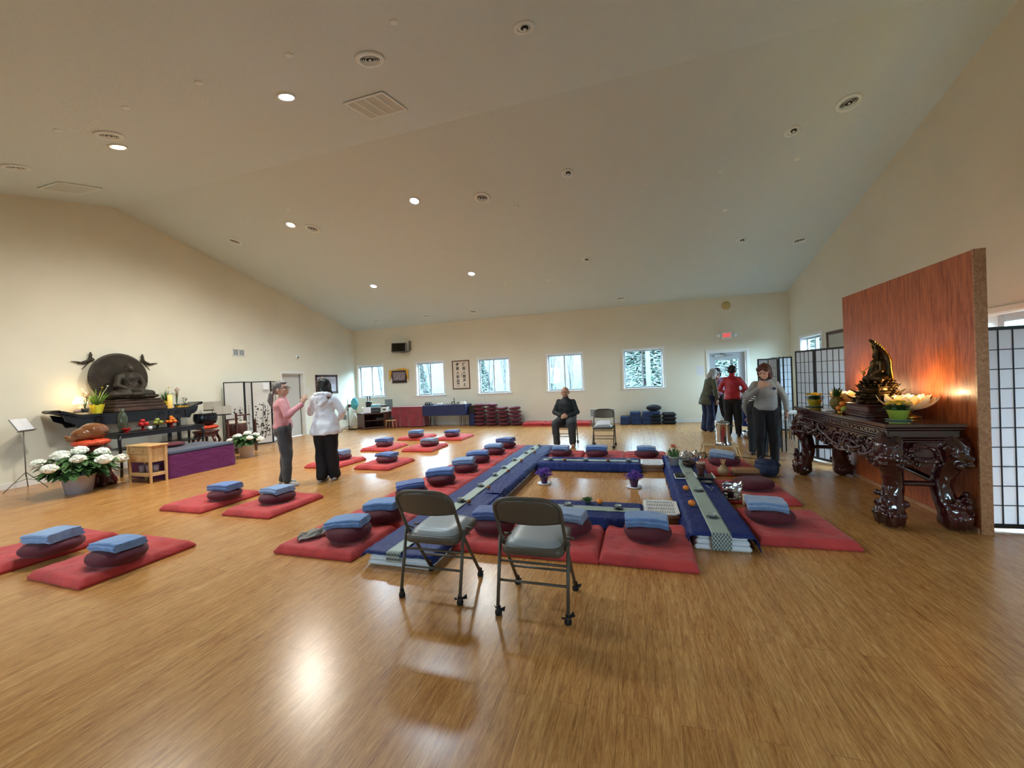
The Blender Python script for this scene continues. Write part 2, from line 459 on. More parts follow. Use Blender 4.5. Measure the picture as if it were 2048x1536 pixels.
g = make_wall('wall_left', YF-.19, YB+.19, [D2], lambda g, a, b, c, d: g.bx(XL-TH, XL, a, b, c, d)); gable(g, XL-TH, XL)
struct('wall_left', g, M['wall'])
H6 = (11.07, 12.28, 1.09, 2.29); H7 = (4.3, 6.55, 0, 2.07)
g = make_wall('wall_right', YF-.19, YB+.19, [H6, H7], lambda g, a, b, c, d: g.bx(XR, XR+TH, a, b, c, d)); gable(g, XR, XR+TH)
struct('wall_right', g, M['wall'])
# small room behind door_2 not seen: its leaf is closed
def window_x(n, a, b, z0, z1, y):
    """window in the back wall: opening a..b x z0..z1, trim around"""
    t = G(); w = .06
    t.bx(a-w, b+w, y-.018, y, z1, z1+w, .004)
    t.bx(a-w, a, y-.018, y, z0, z1, .004); t.bx(b, b+w, y-.018, y, z0, z1, .004)
    t.bx(a-.002, a+.012, y, y+TH, z0, z1); t.bx(b-.012, b+.002, y, y+TH, z0, z1); t.bx(a, b, y, y+TH, z1-.012, z1+.002)
    fr = struct('window_%d' % n, t, M['trim'])
    s = G(); s.bx(a-w-.03, b+w+.03, y-.05, y+TH, z0-.025, z0, .006); s.bx(a-w, b+w, y-.014, y, z0-.08, z0-.025, .003)
    struct('window_sill', s, M['trim'], fr)
    k = G(); yo = y+.10; mid = (a+b)/2-.02
    for (p, q, yy) in ((a+.012, mid+.025, yo), (mid-.025, b-.012, yo+.035)):
        e = .045
        k.bx(p, p+e, yy, yy+.03, z0, z1-.012, .004); k.bx(q-e, q, yy, yy+.03, z0, z1-.012, .004)
        k.bx(p+e, q-e, yy, yy+.03, z0, z0+e, .004); k.bx(p+e, q-e, yy, yy+.03, z1-.012-e, z1-.012, .004)
    struct('sash', k, M['vinyl'], fr)
    gl = G()
    gl.bx(a+.05, mid-.01, yo+.012, yo+.018, z0+.04, z1-.05); gl.bx(mid+.01, b-.05, yo+.047, yo+.053, z0+.04, z1-.05)
    struct('glass', gl, M['glass'], fr)
    return fr
for i, h in enumerate(winh): window_x(i+1, *h, YB)
def window_y(n, a, b, z0, z1, x, sill=True, nm='window'):
    t = G(); w = .07
    t.bx(x-.02, x, a-w, b+w, z1, z1+w, .004); t.bx(x-.02, x, a-w, a, z0, z1, .004); t.bx(x-.02, x, b, b+w, z0, z1, .004)
    t.bx(x, x+TH, a-.002, a+.012, z0, z1); t.bx(x, x+TH, b-.012, b+.002, z0, z1); t.bx(x, x+TH, a, b, z1-.012, z1+.002)
    fr = struct('%s_%d' % (nm, n), t, M['trim'])
    if sill:
        s = G(); s.bx(x-.05, x+TH, a-w-.03, b+w+.03, z0-.025, z0, .006); struct('window_sill', s, M['trim'], fr)
    k = G(); xo = x+.10; mid = (a+b)/2; e = .05 if sill else .09
    for (p, q, xx) in ((a+.012, mid+.03, xo), (mid-.03, b-.012, xo+.035)):
        k.bx(xx, xx+.03, p, p+e, z0, z1-.012, .004); k.bx(xx, xx+.03, q-e, q, z0, z1-.012, .004)
        k.bx(xx, xx+.03, p+e, q-e, z0, z0+e, .004); k.bx(xx, xx+.03, p+e, q-e, z1-.012-e, z1-.012, .004)
    struct('sash', k, M['vinyl'], fr)
    gl = G(); gl.bx(xo+.012, xo+.018, a+.05, mid, z0+.04, z1-.05); gl.bx(xo+.047, xo+.053, mid, b-.05, z0+.04, z1-.05)
    struct('glass', gl, M['glass'], fr)
def window_front(n, a, b, z0, z1):  # unseen front wall window, added to let daylight in
    t = G(); w = .06; y = YF
    t.bx(a-w, b+w, y, y+.018, z1, z1+w, .004); t.bx(a-w, a, y, y+.018, z0, z1, .004); t.bx(b, b+w, y, y+.018, z0, z1, .004)
    fr = struct('window_%d' % n, t, M['trim'])
    s = G(); s.bx(a-w-.03, b+w+.03, y-TH, y+.05, z0-.025, z0, .006); struct('window_sill', s, M['trim'], fr)
    k = G(); m_ = (a+b)/2
    for p, q in ((a, m_+.02), (m_-.02, b)):
        k.bx(p, p+.045, y-.14, y-.11, z0, z1, .004); k.bx(q-.045, q, y-.14, y-.11, z0, z1, .004); k.bx(p, q, y-.14, y-.11, z0, z0+.045, .004); k.bx(p, q, y-.14, y-.11, z1-.045, z1, .004)
    struct('sash', k, M['vinyl'], fr)
    gl = G(); gl.bx(a+.03, b-.03, y-.128, y-.122, z0+.03, z1-.03); struct('glass', gl, M['glass'], fr)
for i, (a, b) in enumerate(UNSEEN_WIN): window_front(8+i, a+.06, b-.06, 1.09, 2.29)
window_y(6, *H6, XR); window_y(7, *H7, XR, False)
# door_1: white exterior door with nine lights in the back wall
a, b, z0, z1 = D1
t = G(); w = .07
t.bx(a-w, b+w, YB-.02, YB, z1, z1+w, .004); t.bx(a-w, a, YB-.02, YB, 0, z1, .004); t.bx(b, b+w, YB-.02, YB, 0, z1, .004)
t.bx(a, a+.03, YB, YB+TH, 0, z1); t.bx(b-.03, b, YB, YB+TH, 0, z1); t.bx(a, b, YB, YB+TH, z1-.03, z1)
d1 = struct('door_1', t, M['trim'])
k = G(); yy = YB+.11; p, q = a+.03, b-.03; gx0, gx1, gz0, gz1 = p+.17, q-.17, 1.02, 1.84
k.bx(p, gx0, yy, yy+.045, 0.01, z1-.03); k.bx(gx1, q, yy, yy+.045, 0.01, z1-.03)
k.bx(gx0, gx1, yy, yy+.045, gz1, z1-.03); k.bx(gx0, gx1, yy, yy+.045, .01, gz0)
for i in (1, 2):
    x = gx0+(gx1-gx0)*i/3; k.bx(x-.008, x+.008, yy+.01, yy+.035, gz0, gz1)
    z = gz0+(gz1-gz0)*i/3; k.bx(gx0, gx1, yy+.01, yy+.035, z-.008, z+.008)
for x0_, x1_ in ((p+.13, p+.42), (q-.42, q-.13)): k.bx(x0_, x1_, yy-.006, yy, .22, .88, .005)
struct('door_leaf', k, M['vinyl'], d1)
gl = G(); gl.bx(gx0, gx1, yy+.02, yy+.025, gz0, gz1); struct('glass', gl, M['glass'], d1)
k = G(); k.bx(p+.14, p+.44, yy-.05, yy, 1.93, 1.985, .006); k.tube([(p+.4, yy-.04, 1.95), (p+.62, yy-.14, 1.96), (p+.3, yy-.02, 2.03)], .009, 6)
struct('door_closer', k, M['steel'], d1)
k = G(); k.cyl((p+.07, yy, .98), (p+.07, yy-.06, .98), .02, .02); k.ell((p+.07, yy-.075, .98), .03); struct('door_handle', k, M['steel'], d1)
# door_2: recessed pale slab door in the left wall
a, b, z0, z1 = D2
t = G(); w = .06
t.bx(XL, XL+.02, a-w, b+w, z1, z1+w, .004); t.bx(XL, XL+.02, a-w, a, 0, z1, .004); t.bx(XL, XL+.02, b, b+w, 0, z1, .004)
t.bx(XL-TH, XL, a, a+.02, 0, z1); t.bx(XL-TH, XL, b-.02, b, 0, z1); t.bx(XL-TH, XL, a, b, z1-.02, z1)
d2 = struct('door_2', t, M['trim'])
k = G(); k.bx(XL-.17, XL-.13, a+.02, b-.055, .01, z1-.02, .003); struct('door_leaf', k, M['mortar'], d2)
k = G(); k.bx(XL-.18, XL-.14, b-.05, b-.02, .01, z1-.02); struct('door_gap_shade', k, M['black'], d2)  # shade of the gap beside the leaf, drawn as a black strip
k = G(); k.cyl((XL-.13, a+.09, .98), (XL-.08, a+.09, .98), .018); k.ell((XL-.065, a+.09, .98), .027); struct('door_handle', k, M['steel'], d2)
# baseboards
def bb(name, segs, along):
    g = G()
    for s in segs:
        g.bx(*s)
    struct(name, g, M['trim'])
hb = .11
bb('baseboard_back', [(XL, 2.03, YB-.015, YB, 0, hb, .004), (3.17, XR, YB-.015, YB, 0, hb, .004)], 0)
bb('baseboard_left', [(XL, XL+.015, YF, 9.63, 0, hb, .004), (XL, XL+.015, 10.6, YB, 0, hb, .004)], 0)
bb('baseboard_right', [(XR-.015, XR, YF, 4.23, 0, hb, .004), (XR-.015, XR, 6.62, YB, 0, hb, .004)], 0)
bb('baseboard_front', [(XL, XR, YF, YF+.015, 0, hb, .004)], 0)

# ------------------------------------------------------------------ outside
m_ = MT('undergrowth'); v_ = m_.coord((1.6, 1, .5)); m_.L(m_.ramp(m_.noise(v_, 7, 9, .78, .5), [(.36, (9, 14, 13)), (.5, (24, 31, 31)), (.62, (52, 57, 60))]), m_.b.inputs['Base Color']); m_.b.inputs['Roughness'].default_value = 1
M['ground'] = m_.m
M['bark'] = mat('bark', (34, 30, 32), .95, var=.15, vs=20)
M['needle'] = mat('spruce_needles', (20, 44, 32), .9, var=.35, vs=3)
M['post'] = mat('porch_post', (84, 90, 98), .7)
def hill(u, v):
    x = -60+u*110; y = 13.6+v*60
    return (x, y, -.4+max(0, (y-19))*.34+.5*noise.noise(V((x*.1, y*.1, 0))))
g = G(); g.grid(hill, 40, 24)
g.grid(lambda u, v: (4.5+u*40, -20+v*33.6, -.4+.3*noise.noise(V((u*4, v*4, 1)))), 12, 12)
g.grid(lambda u, v: (-60+u*64.5, -40+v*38, -.4+.3*noise.noise(V((u*9, v*4, 1)))), 12, 12)
o = ob('terrain', g, M['ground'], kind='structure')
def hz(x, y): return hill((x+60)/110, (y-13.6)/60)[2]
for x in (-2.78, 0.46):
    g = G(); g.bx(x-.075, x+.075, 15.2, 15.35, -.45, 3.3, .005)
    struct('pillar', g, M['post'])
rs = random.Random(3)
def conifer():
    g = G(); Hh = 7.0
    for i in range(4200):
        t = rs.random()**.8; z = .3+t*(Hh-.3); R0 = (1-t)*2.1+.08
        a = rs.random()*2*pi; q = (.35+.65*rs.random()**.5)
        r = R0*q; c = V((cos(a)*r, sin(a)*r, z-.25*q*R0*.5))
        out = V((cos(a), sin(a), -.25)); tn = V((-sin(a), cos(a), rs.uniform(-.4, .4)))
        l = rs.uniform(.16, .34); w = l*.28
        g.add([c-out*l*.5, c+tn*w, c+out*l*.6, c-tn*w], [(0, 1, 2, 3)])
    return g.mesh('needles')
nm = conifer(); nm.materials.append(M['needle'])
def conif_root(loc, sc, label):
    t = thing('spruce_tree', label, 'tree', loc, rs.random()*6, 'evergreens beyond the windows'); t.scale = (sc,)*3
    o = bpy.data.objects.new('needles', nm); COL.objects.link(o); o.parent = t
    k = G(); k.cyl((0, 0, -.2), (0, 0, 6.6), .14, .02, 8); ob('trunk', k, M['bark'], t)
for x, y, sc, w in ((.4, 19.2, .74, 'filling the fifth window'), (-4.9, 20.2, .62, 'behind the left pane of the fourth window'), (-8.2, 20.4, .5, 'low behind the third window'),
                 (-12.1, 20.6, .5, 'low behind the second window'), (4.1, 19.8, .7, 'beyond the exit door window'), (8.2, 20.5, .75, 'seen through the small right wall window'), (-2.0, 23.2, .4, 'small on the slope behind the porch post')):
    conif_root((x, y, hz(x, y)-.1), sc, 'green spruce tree outdoors '+w)
bt = []
for kk in range(3):
    g = G()
    def branch(p, d, l, r, dep):
        pts = [p]; q = p
        for i in range(3):
            d = (d+V((rs.uniform(-.2, .2), rs.uniform(-.2, .2), rs.uniform(0, .18)))).normalized(); q = q+d*l/3; pts.append(q)
        g.tube(pts, [r, r*.85, r*.7, r*.5], 4, caps=False)
        if dep:
            for _ in range(5 if dep > 1 else 6):
                j = rs.choice((1, 2, 3)); a = rs.random()*6.28
                branch(pts[j], (d*.85+V((cos(a), sin(a), .2))*.45).normalized(), l*.55, r*.5, dep-1)
    branch(V((0, 0, 0)), V((0, 0, 1)), 4.2, .09, 3)
    me = g.mesh('bare_tree'); me.materials.append(M['bark']); bt.append(me)
for i, x in enumerate((-16.2, -15.5, -14.8, -14.1, -13.4, -12.7, -10.9, -10.2, -9.5, -7.2, -6.5, -5.8, -3.5, -2.8, -2.1, -1.4, 2.4)):
    y = 17.4+.5*(i % 2)
    o = bpy.data.objects.new('bare_tree', bt[i % 3]); COL.objects.link(o); o.location = (x, y, hz(x, y)-.1); o.rotation_euler = (0, 0, rs.random()*6); o.scale = (.19, .19, .62)
    o['label'] = 'leafless grey tree on the slope outside the windows'; o['category'] = 'tree'; o['group'] = 'bare trees outside the windows'

# ------------------------------------------------------------------ ceiling fixtures
M['lens_cool'] = mat('lamp_lens_cool', (255, 255, 255), .4, emit=9, ecol=(225, 240, 255))
M['lens_warm'] = mat('lamp_lens_warm', (255, 240, 210), .4, emit=9, ecol=(255, 214, 160))
M['fixt'] = mat('fixture_white', (232, 246, 250), .45)
M['darkgap'] = mat('vent_dark', (28, 27, 26), .9)
def on_ceiling(o, x, y):
    o.location = (x, y, zc(y)); s = math.atan(SL)
    o.rotation_euler = (-s if y > YR else s, 0, 0)
def ring(g, r0, r1, z0, z1, n=28):
    g.lathe([(r0, z0), (r1, z0), (r1, z1), (r0, z1), (r0, z0)], (0, 0, 0), n)
    return g
LIT = [(-3.93, 3.93, 1, 'cool white', 'nearest the square grille'), (-6.89, 3.86, 0, 'warm', 'highest above the daffodil altar'), (-7.16, 7.11, 0, 'warm', 'beside a round vent beyond the ridge'),
       (-4.06, 7.12, 1, 'cool white', 'in the middle of the far slope'), (-4.11, 10.06, 2, 'warm', 'above the back rows of cushions'), (-7.2, 10.05, 1, 'cool white', 'over the corner equipment')]
for x, y, cool, w, wh in LIT:
    t = thing('recessed_light', 'lit %s recessed ceiling light %s' % (w, wh), 'ceiling light', group='recessed ceiling lights')
    g = G(); ring(g, .085, .115, -.012, .0); ob('trim_ring', g, M['fixt'], t)
    g = G(); g.ell((0, 0, .0), (.083, .083, .03)); ob('lens', g, M['lens_cool'] if cool else M['lens_warm'], t)
    on_ceiling(t, x, y)
    c = (.68, .87, 1) if cool == 1 else (.98, .92, .79)
    if cool == 2: c = (.92, .95, .9)
    add_light('lamp_light', 'SPOT', (0, 0, -.06), 180 if cool != 0 else 345, c, .20, (0, 0, 0), parent=t, spot=rad(165), blend=.8)
for x, y, wh in ((-.95, 4.02, 'nearest the camera before the ridge'), (-1.01, 7.18, 'midway up the far slope'), (2.44, 7.21, 'high over the carved altar'), (-1.05, 10.1, 'over the seated man'), (2.38, 10.12, 'over the group by the door')):
    t = thing('recessed_light', 'unlit eyeball recessed light '+wh, 'ceiling light', group='unlit recessed lights')
    g = G(); ring(g, .07, .11, -.012, 0); ob('trim_ring', g, M['fixt'], t)
    g = G(); g.ell((0, 0, .01), (.07, .07, .04)); ob('eyeball', g, M['fixt'], t)
    g = G(); g.ell((.012, -.02, -.022), (.042, .042, .012)); ob('socket', g, M['darkgap'], t)
    g = G(); g.ell((.012, -.02, -.03), (.02, .02, .014)); ob('bulb', g, M['fixt'], t)
    on_ceiling(t, x, y)
VENTS = [(-2.6, 3.75, 'nearest the square grille'), (-6.56, 3.58, 'beside the highest warm lamp'), (-8.69, 3.59, 'nearest the left wall'), (-9.04, 7.28, 'beyond the ridge by the left wall'),
         (-6.79, 7.35, 'beside the warm lamp past the ridge'), (-2.72, 7.38, 'in the middle of the far slope'), (3.03, 6.89, 'high by the right wall'), (3.6, 10.43, 'low by the right wall'),
         (-.33, 12.48, 'above the window beside the door'), (-5.06, 12.4, 'above the calligraphy'), (-6.8, 12.39, 'above the third window'), (-8.81, 12.4, 'above the wall television')]
V0 = None
for x, y, wh in VENTS:
    if V0 is None:
        t = thing('round_vent', 'x', 'air vent', group='round ceiling vents')
        g = G(); g.lathe([(.10, 0), (.155, -.004), (.15, -.014), (.105, -.02), (.10, 0)], n=32); ob('trim_ring', g, M['fixt'], t)
        g = G(); g.lathe([(0, -.003), (.106, -.003), (.106, -.0005), (0, -.0005)], n=32); ob('throat', g, M['darkgap'], t)
        for i, r in enumerate((.088, .068, .048)):
            g = G(); g.lathe([(r-.004, -.006), (r, -.016), (r+.005, -.016), (r+.001, -.006), (r-.004, -.006)], n=28); ob('louver_ring', g, M['fixt'], t)
        g = G(); g.ell((0, 0, -.014), (.018, .018, .008)); ob('hub', g, M['fixt'], t)
        V0 = t
    else: t = dup(V0, (0, 0, 0))
    t['label'] = 'round white ceiling air vent '+wh
    on_ceiling(t, x, y)
def sq_grille(x, y, w, label, nm='return_grille'):
    t = thing(nm, label, 'air vent')
    g = G(); h = w/2
    for a, b, c, d in ((-h, h, -h, -h+.03), (-h, h, h-.03, h), (-h, -h+.03, -h, h), (h-.03, h, -h, h)): g.bx(a, b, c, d, -.012, 0, .003)
    for i in (1, 2, 3): g.bx(-h+i*w/4-.008, -h+i*w/4+.008, -h, h, -.012, 0)
    ob('frame', g, M['fixt'], t)
    g = G()
    for i in range(34):
        yy = -h+.035+i*(w-.07)/33; g.box((0, yy, -.005), (w-.05, .004, .012), RX(.6))
    ob('louvers', g, M['fixt'], t)
    g = G(); g.bx(-h+.02, h-.02, -h+.02, h-.02, .0, .004); ob('backing', g, M['darkgap'], t)
    on_ceiling(t, x, y); t.location.z -= .006
    return t
sq_grille(-3.18, 4.68, .6, 'square white slatted return air grille before the ridge')
sq_grille(-9.38, 4.53, .6, 'square slatted air grille faint beside the left gable wall')
CAPS = [(-2.05, 3.36), (-3.25, 3.31), (-4.44, 3.25), (-5.6, 3.23), (-6.82, 3.2), (-6.76, 6.68), (-2.15, 7.8), (1.55, 7.81), (2.72, 7.84), (1.84, 8.94), (.32, 7.8), (.26, 10.89), (1.5, 10.85), (-.97, 10.85), (-2.21, 10.89), (-4.33, 8.85), (-3.44, 10.89)]
g = G(); g.lathe([(0, -.012), (.03, -.012), (.042, -.005), (.042, 0), (0, 0)], n=20); cm = g.mesh('sprinkler_cap'); cm.materials.append(M['fixt'])
for x, y in CAPS:
    o = bpy.data.objects.new('sprinkler_cap', cm); COL.objects.link(o); on_ceiling(o, x, y)
    if x == -2.05: o['label'] = 'white round sprinkler cover standing out nearest the camera above the round vent'
    elif x == -3.25: o['label'] = 'small white sprinkler cover just above the bright cool lamp'
    else: o['label'] = 'small flat sprinkler cover on the textured ceiling'; o['group'] = 'sprinkler covers'
    o['category'] = 'sprinkler'

# ------------------------------------------------------------------ wall fittings
def wall_grille(axis, pos, c, w, h, label, dark=False, cols=2):
    t = thing('wall_vent', label, 'air vent')
    gm = M['trim']; a = G(); b = G(); d = G()
    def put(g, u0, u1, z0, z1, n0, n1, bv=0):
        if axis == 'L': g.bx(pos+n0, pos+n1, u0, u1, z0, z1, bv)
        else: g.bx(u0, u1, pos-n1, pos-n0, z0, z1, bv)
    u, z = c
    put(a, u-w/2, u+w/2, z+h/2-.02, z+h/2, 0, .014, .002); put(a, u-w/2, u+w/2, z-h/2, z-h/2+.02, 0, .014, .002)
    for i in range(cols+1):
        x = u-w/2+.01+i*(w-.02)/cols; put(a, x-.01, x+.01, z-h/2, z+h/2, 0, .014, .002)
    put(b, u-w/2+.01, u+w/2-.01, z-h/2+.01, z+h/2-.01, 0, .002)
    n = int(h/.014)
    for i in range(n):
        zz = z-h/2+.02+i*(h-.04)/n; put(d, u-w/2+.01, u+w/2-.01, zz, zz+.004, .002, .01)
    ob('frame', a, gm, t); ob('backing', b, M['darkgap'], t); ob('louvers', d, M['fixt'], t)
wall_grille('L', XL, (8.33, 2.59), .36, .2, 'small white framed brown louvred vent high on the left wall')
wall_grille('B', YB, (-1.05, .33), .79, .26, 'long low white wall vent behind the empty folding chair', cols=1)
t = thing('wall_sensor', 'small white round sensor on the left wall above the door', 'sensor', (XL, 10.3, 2.55))
g = G(); g.ell((.02, 0, 0), (.045, .06, .06)); ob('housing', g, M['fixt'], t); g = G(); g.ell((.06, 0, -.01), .025); ob('eye', g, M['darkgap'], t)
g = G(); g.bx(XL, XL+.008, 10.66, 10.74, 1.42, 1.54, .003); ob('light_switch', g, M['white'], None, 'white light switch plate beside the left wall door', 'switch')
g = G(); g.bx(1.53, 1.60, YB-.008, YB, .62, .74, .003); ob('wall_outlet', g, M['white'], None, 'white outlet plate on the back wall left of the exit door', 'outlet')
g = G(); g.lathe([(0, .05), (.07, .045), (.11, .02), (.12, 0), (0, 0)], n=28); g.xf(Matrix.Rotation(rad(90), 4, 'X'))
ob('round_speaker', g, mat('yellowed_plastic', (196, 180, 120), .6), None, 'round yellowed disc high on the back wall above the exit sign', 'wall speaker', loc=(2.62, YB, 3.42))
# exit sign
t = thing('exit_sign', 'white emergency exit sign with red EXIT letters and two lamp heads', 'exit sign', (2.6, YB, 2.54))
g = G(); g.bx(-.15, .15, -.06, 0, -.12, .12, .008); ob('housing', g, M['white'], t)
def text_mesh(s, size, depth=.002, font=None, bold=0):
    c = bpy.data.curves.new('txt', 'FONT'); c.body = s; c.size = size; c.extrude = depth; c.align_x = 'CENTER'; c.align_y = 'CENTER'; c.offset = bold
    c.resolution_u = 3; c.space_character = 1.12 if s == 'EXIT' else 1
    o = bpy.data.objects.new('tmp', c); TMP.collection.objects.link(o)
    TMP.view_layers[0].update(); dg = TMP.view_layers[0].depsgraph; me = bpy.data.meshes.new_from_object(o.evaluated_get(dg))
    bpy.data.objects.remove(o); return me
me = text_mesh('EXIT', .115, .003, bold=.001); me.transform(Matrix.Rotation(rad(90), 4, 'X'))
me.transform(Matrix.Diagonal((.74, 1, 1.35, 1)))
o = ob('lettering', me, mat('exit_red', (255, 40, 40), .5, emit=.8, ecol=(255, 40, 45)), t); o.location = (0, -.062, 0)
for s in (-1, 1):
    g = G(); g.cyl((s*.15, -.03, .02), (s*.2, -.04, .03), .018); g.lathe([(.03, -.03), (.05, .04), (0, .045)], (0, 0, 0), 16)
    n0 = len(g.v)-48; 
    h = G(); h.cyl((s*.15, -.03, .0), (s*.2, -.045, .02), .018); h.cyl((s*.2, -.02, .02), (s*.225, -.1, .0), .035, .05, 16)
    ob('lamp_head', h, M['fixt'], t)
g = G(); g.bx(1.76, 1.97, YB-.004, YB, 1.41, 1.69); ob('paper_notice', g, mat('paper', (222, 222, 226), .8), None, 'blank looking paper notice taped beside the exit door', 'notice')
# ------------------------------------------------------------------ zabuton mats
def zabuton_mesh(seed, wr, w=.74, l=.86, h=.075):
    g = G(); n = 44; sd = seed*13.7
    def top(u, v):
        x = (u-.5)*w; y = (v-.5)*l
        e = min(u, 1-u)*w; f = min(v, 1-v)*l
        q = min(1, e/.05)*1.0; p = min(1, f/.05)
        ed = (1-(1-q)**2.2)*(1-(1-p)**2.2)
        z = h*(.42+.58*ed)
        for tx, ty in ((0, 0), (-.22, -.25), (.22, -.25), (-.22, .25), (.22, .25)):
            d = math.hypot(x-tx, y-ty); z -= .016*math.exp(-(d/.05)**2)
        z += wr*.012*noise.noise(V((x*5+sd, y*16, sd)))+wr*.008*noise.noise(V((x*14, y*34+sd, 0)))*ed
        z += .006*noise.noise(V((x*4, y*4, sd)))
        k = 1+.012*noise.noise(V((u*5, v*5, sd)))
        return (x*k, y*k, z)
    g.grid(top, n, n)
    rim = [(i, 0) for i in range(n)]+[(n-1, j) for j in range(1, n)]+[(i, n-1) for i in range(n-2, -1, -1)]+[(0, j) for j in range(n-2, 0, -1)]
    idx = [j*n+i for i, j in rim]; m = len(idx)
    for zf, o in ((.30, 1.012), (.12, 1.006), (0, .985)):
        b = len(g.v)
        for i in idx:
            x, y, z = g.v[i]; g.v.append((x*o, y*o, zf*h))
        prev = idx if zf == .30 else list(range(b-m, b))
        for k in range(m):
            g.f.append((prev[(k+1) % m], prev[k], b+k, b+(k+1) % m)); g.sm.append(True); g.mi.append(0)
    return g
ZB = []
for i, wr in enumerate((.35, .5, 1.0, 1.3, .8)):
    me = zabuton_mesh(i, wr).mesh('zabuton'); me.materials.append(M['zabuton']); ZB.append(me)
def inst(name, me, loc, rz, label, cat, group=None, sc=None):
    o = bpy.data.objects.new(name, me); COL.objects.link(o); o.location = loc; o.rotation_euler = (0, 0, rz)
    o['label'] = label; o['category'] = cat
    if group: o['group'] = group
    if sc: o.scale = sc
    return o
# ------------------------------------------------------------------ zafu cushions
def zafu_mesh(seed, R=.205, h=.15):
    g = G(); n = 48
    sd = seed*5.1
    prof = []
    for j in range(13):
        t = -pi/2+pi*j/12
        prof.append((cos(t)**.62 if cos(t) > 0 else 0, sin(t)))
    def f(u, v):
        j = v*12; i0 = min(11, int(j)); fr = j-i0
        r = prof[i0][0]*(1-fr)+prof[i0+1][0]*fr; z = prof[i0][1]*(1-fr)+prof[i0+1][1]*fr
        a = 2*pi*u
        pl = 1+.012*sin(a*16)*abs(z)**.5*(1 if r > .3 else 0)+.03*noise.noise(V((cos(a)*1.5+sd, sin(a)*1.5, z)))
        sag = -.018*(1-r)*(z > 0)
        return (R*r*pl*cos(a), R*r*pl*sin(a), h/2+z*h/2+sag+.008*noise.noise(V((cos(a)*r*2, sin(a)*r*2+sd, z))))
    g.grid(f, n, 13, closed_u=True)
    return g
ZF = []
for i in range(4):
    me = zafu_mesh(i).mesh('zafu'); me.materials.append(M['zafu']); ZF.append(me)
# ------------------------------------------------------------------ folded towels
def towel_mesh(seed, w=.36, d=.23, th=.017, layers=4, bend=.4):
    r_ = random.Random(seed); g = G()
    path = []; 
    L = d
    for k in range(layers):
        z = th*.55+k*th*.98; s = 1 if k % 2 == 0 else -1
        Lk = L*(1-.015*k)
        for i in range(9):
            t = -1+2*i/8
            path.append((s*t*Lk/2, z))
        if k < layers-1:
            path += [(s*(Lk/2+th*.45), z+th*.25), (s*(Lk/2+th*.5), z+th*.5), (s*(Lk/2+th*.45), z+th*.75)]
    n = len(path); nx = 17; up = []; dn = []
    for i, (y, z) in enumerate(path):
        a = path[max(0, i-1)]; b = path[min(n-1, i+1)]; tx, tz = b[0]-a[0], b[1]-a[1]; q = math.hypot(tx, tz) or 1
        nx_, nz_ = -tz/q*th/2, tx/q*th/2
        up.append((y+nx_, z+nz_)); dn.append((y-nx_, z-nz_))
    loop = up+dn[::-1]; m = len(loop)
    sh = r_.uniform(-.02, .02)
    def f(u, v):
        j = int(round(v*(nx-1))); i = int(round(u*m)) % m
        x = (v-.5)*w; y, z = loop[i]
        x2 = x*(1+.02*sin(y*30+seed)); 
        z2 = z-bend*x*x*1.0-bend*.35*y*y+.006*noise.noise(V((x*12, y*12, z*60+seed)))
        if abs(v-.5) > .49: z2 += 0
        return (x2+sh*z*8, y+.006*noise.noise(V((x*9+seed, z*50, 0))), z2)
    vs = [V(f(i/m, j/(nx-1))) for j in range(nx) for i in range(m)]
    fs = [(j*m+i, j*m+(i+1) % m, (j+1)*m+(i+1) % m, (j+1)*m+i) for j in range(nx-1) for i in range(m)]
    g.add(vs, fs, True)
    for j in (0, nx-1):
        for i in range(n-1):
            q = (j*m+i, j*m+i+1, j*m+(m-2-i), j*m+(m-1-i))
            g.f.append(q if j else q[::-1]); g.sm.append(False); g.mi.append(0)
    return g
TWm = []
for k in range(5):
    for q in range(2):
        me = towel_mesh(k*2+q+1, (.36, .33, .38, .34, .35)[k], (.22, .25, .21, .23, .24)[k], .016, 4 if q == 0 else 5).mesh('towel')
        me.materials.append(M['towel%d' % k]); TWm.append(me)
def zafu(x, y, z, lab, k=0, rz=0, sc=(1, 1, 1), group='zafu cushions on the mats'):
    return inst('zafu', ZF[k % 4], (x, y, z), rz, lab, 'cushion', group, sc)
def towel(x, y, z, lab, k=0, rz=0, sc=(1, 1, 1), tilt=(0, 0)):
    o = inst('towel', TWm[k % 10], (x, y, z), rz, lab, 'towel', 'folded blue towels', sc)
    o.rotation_euler = (tilt[0], tilt[1], rz); return o
ZT = .066   # top of a mat under a cushion
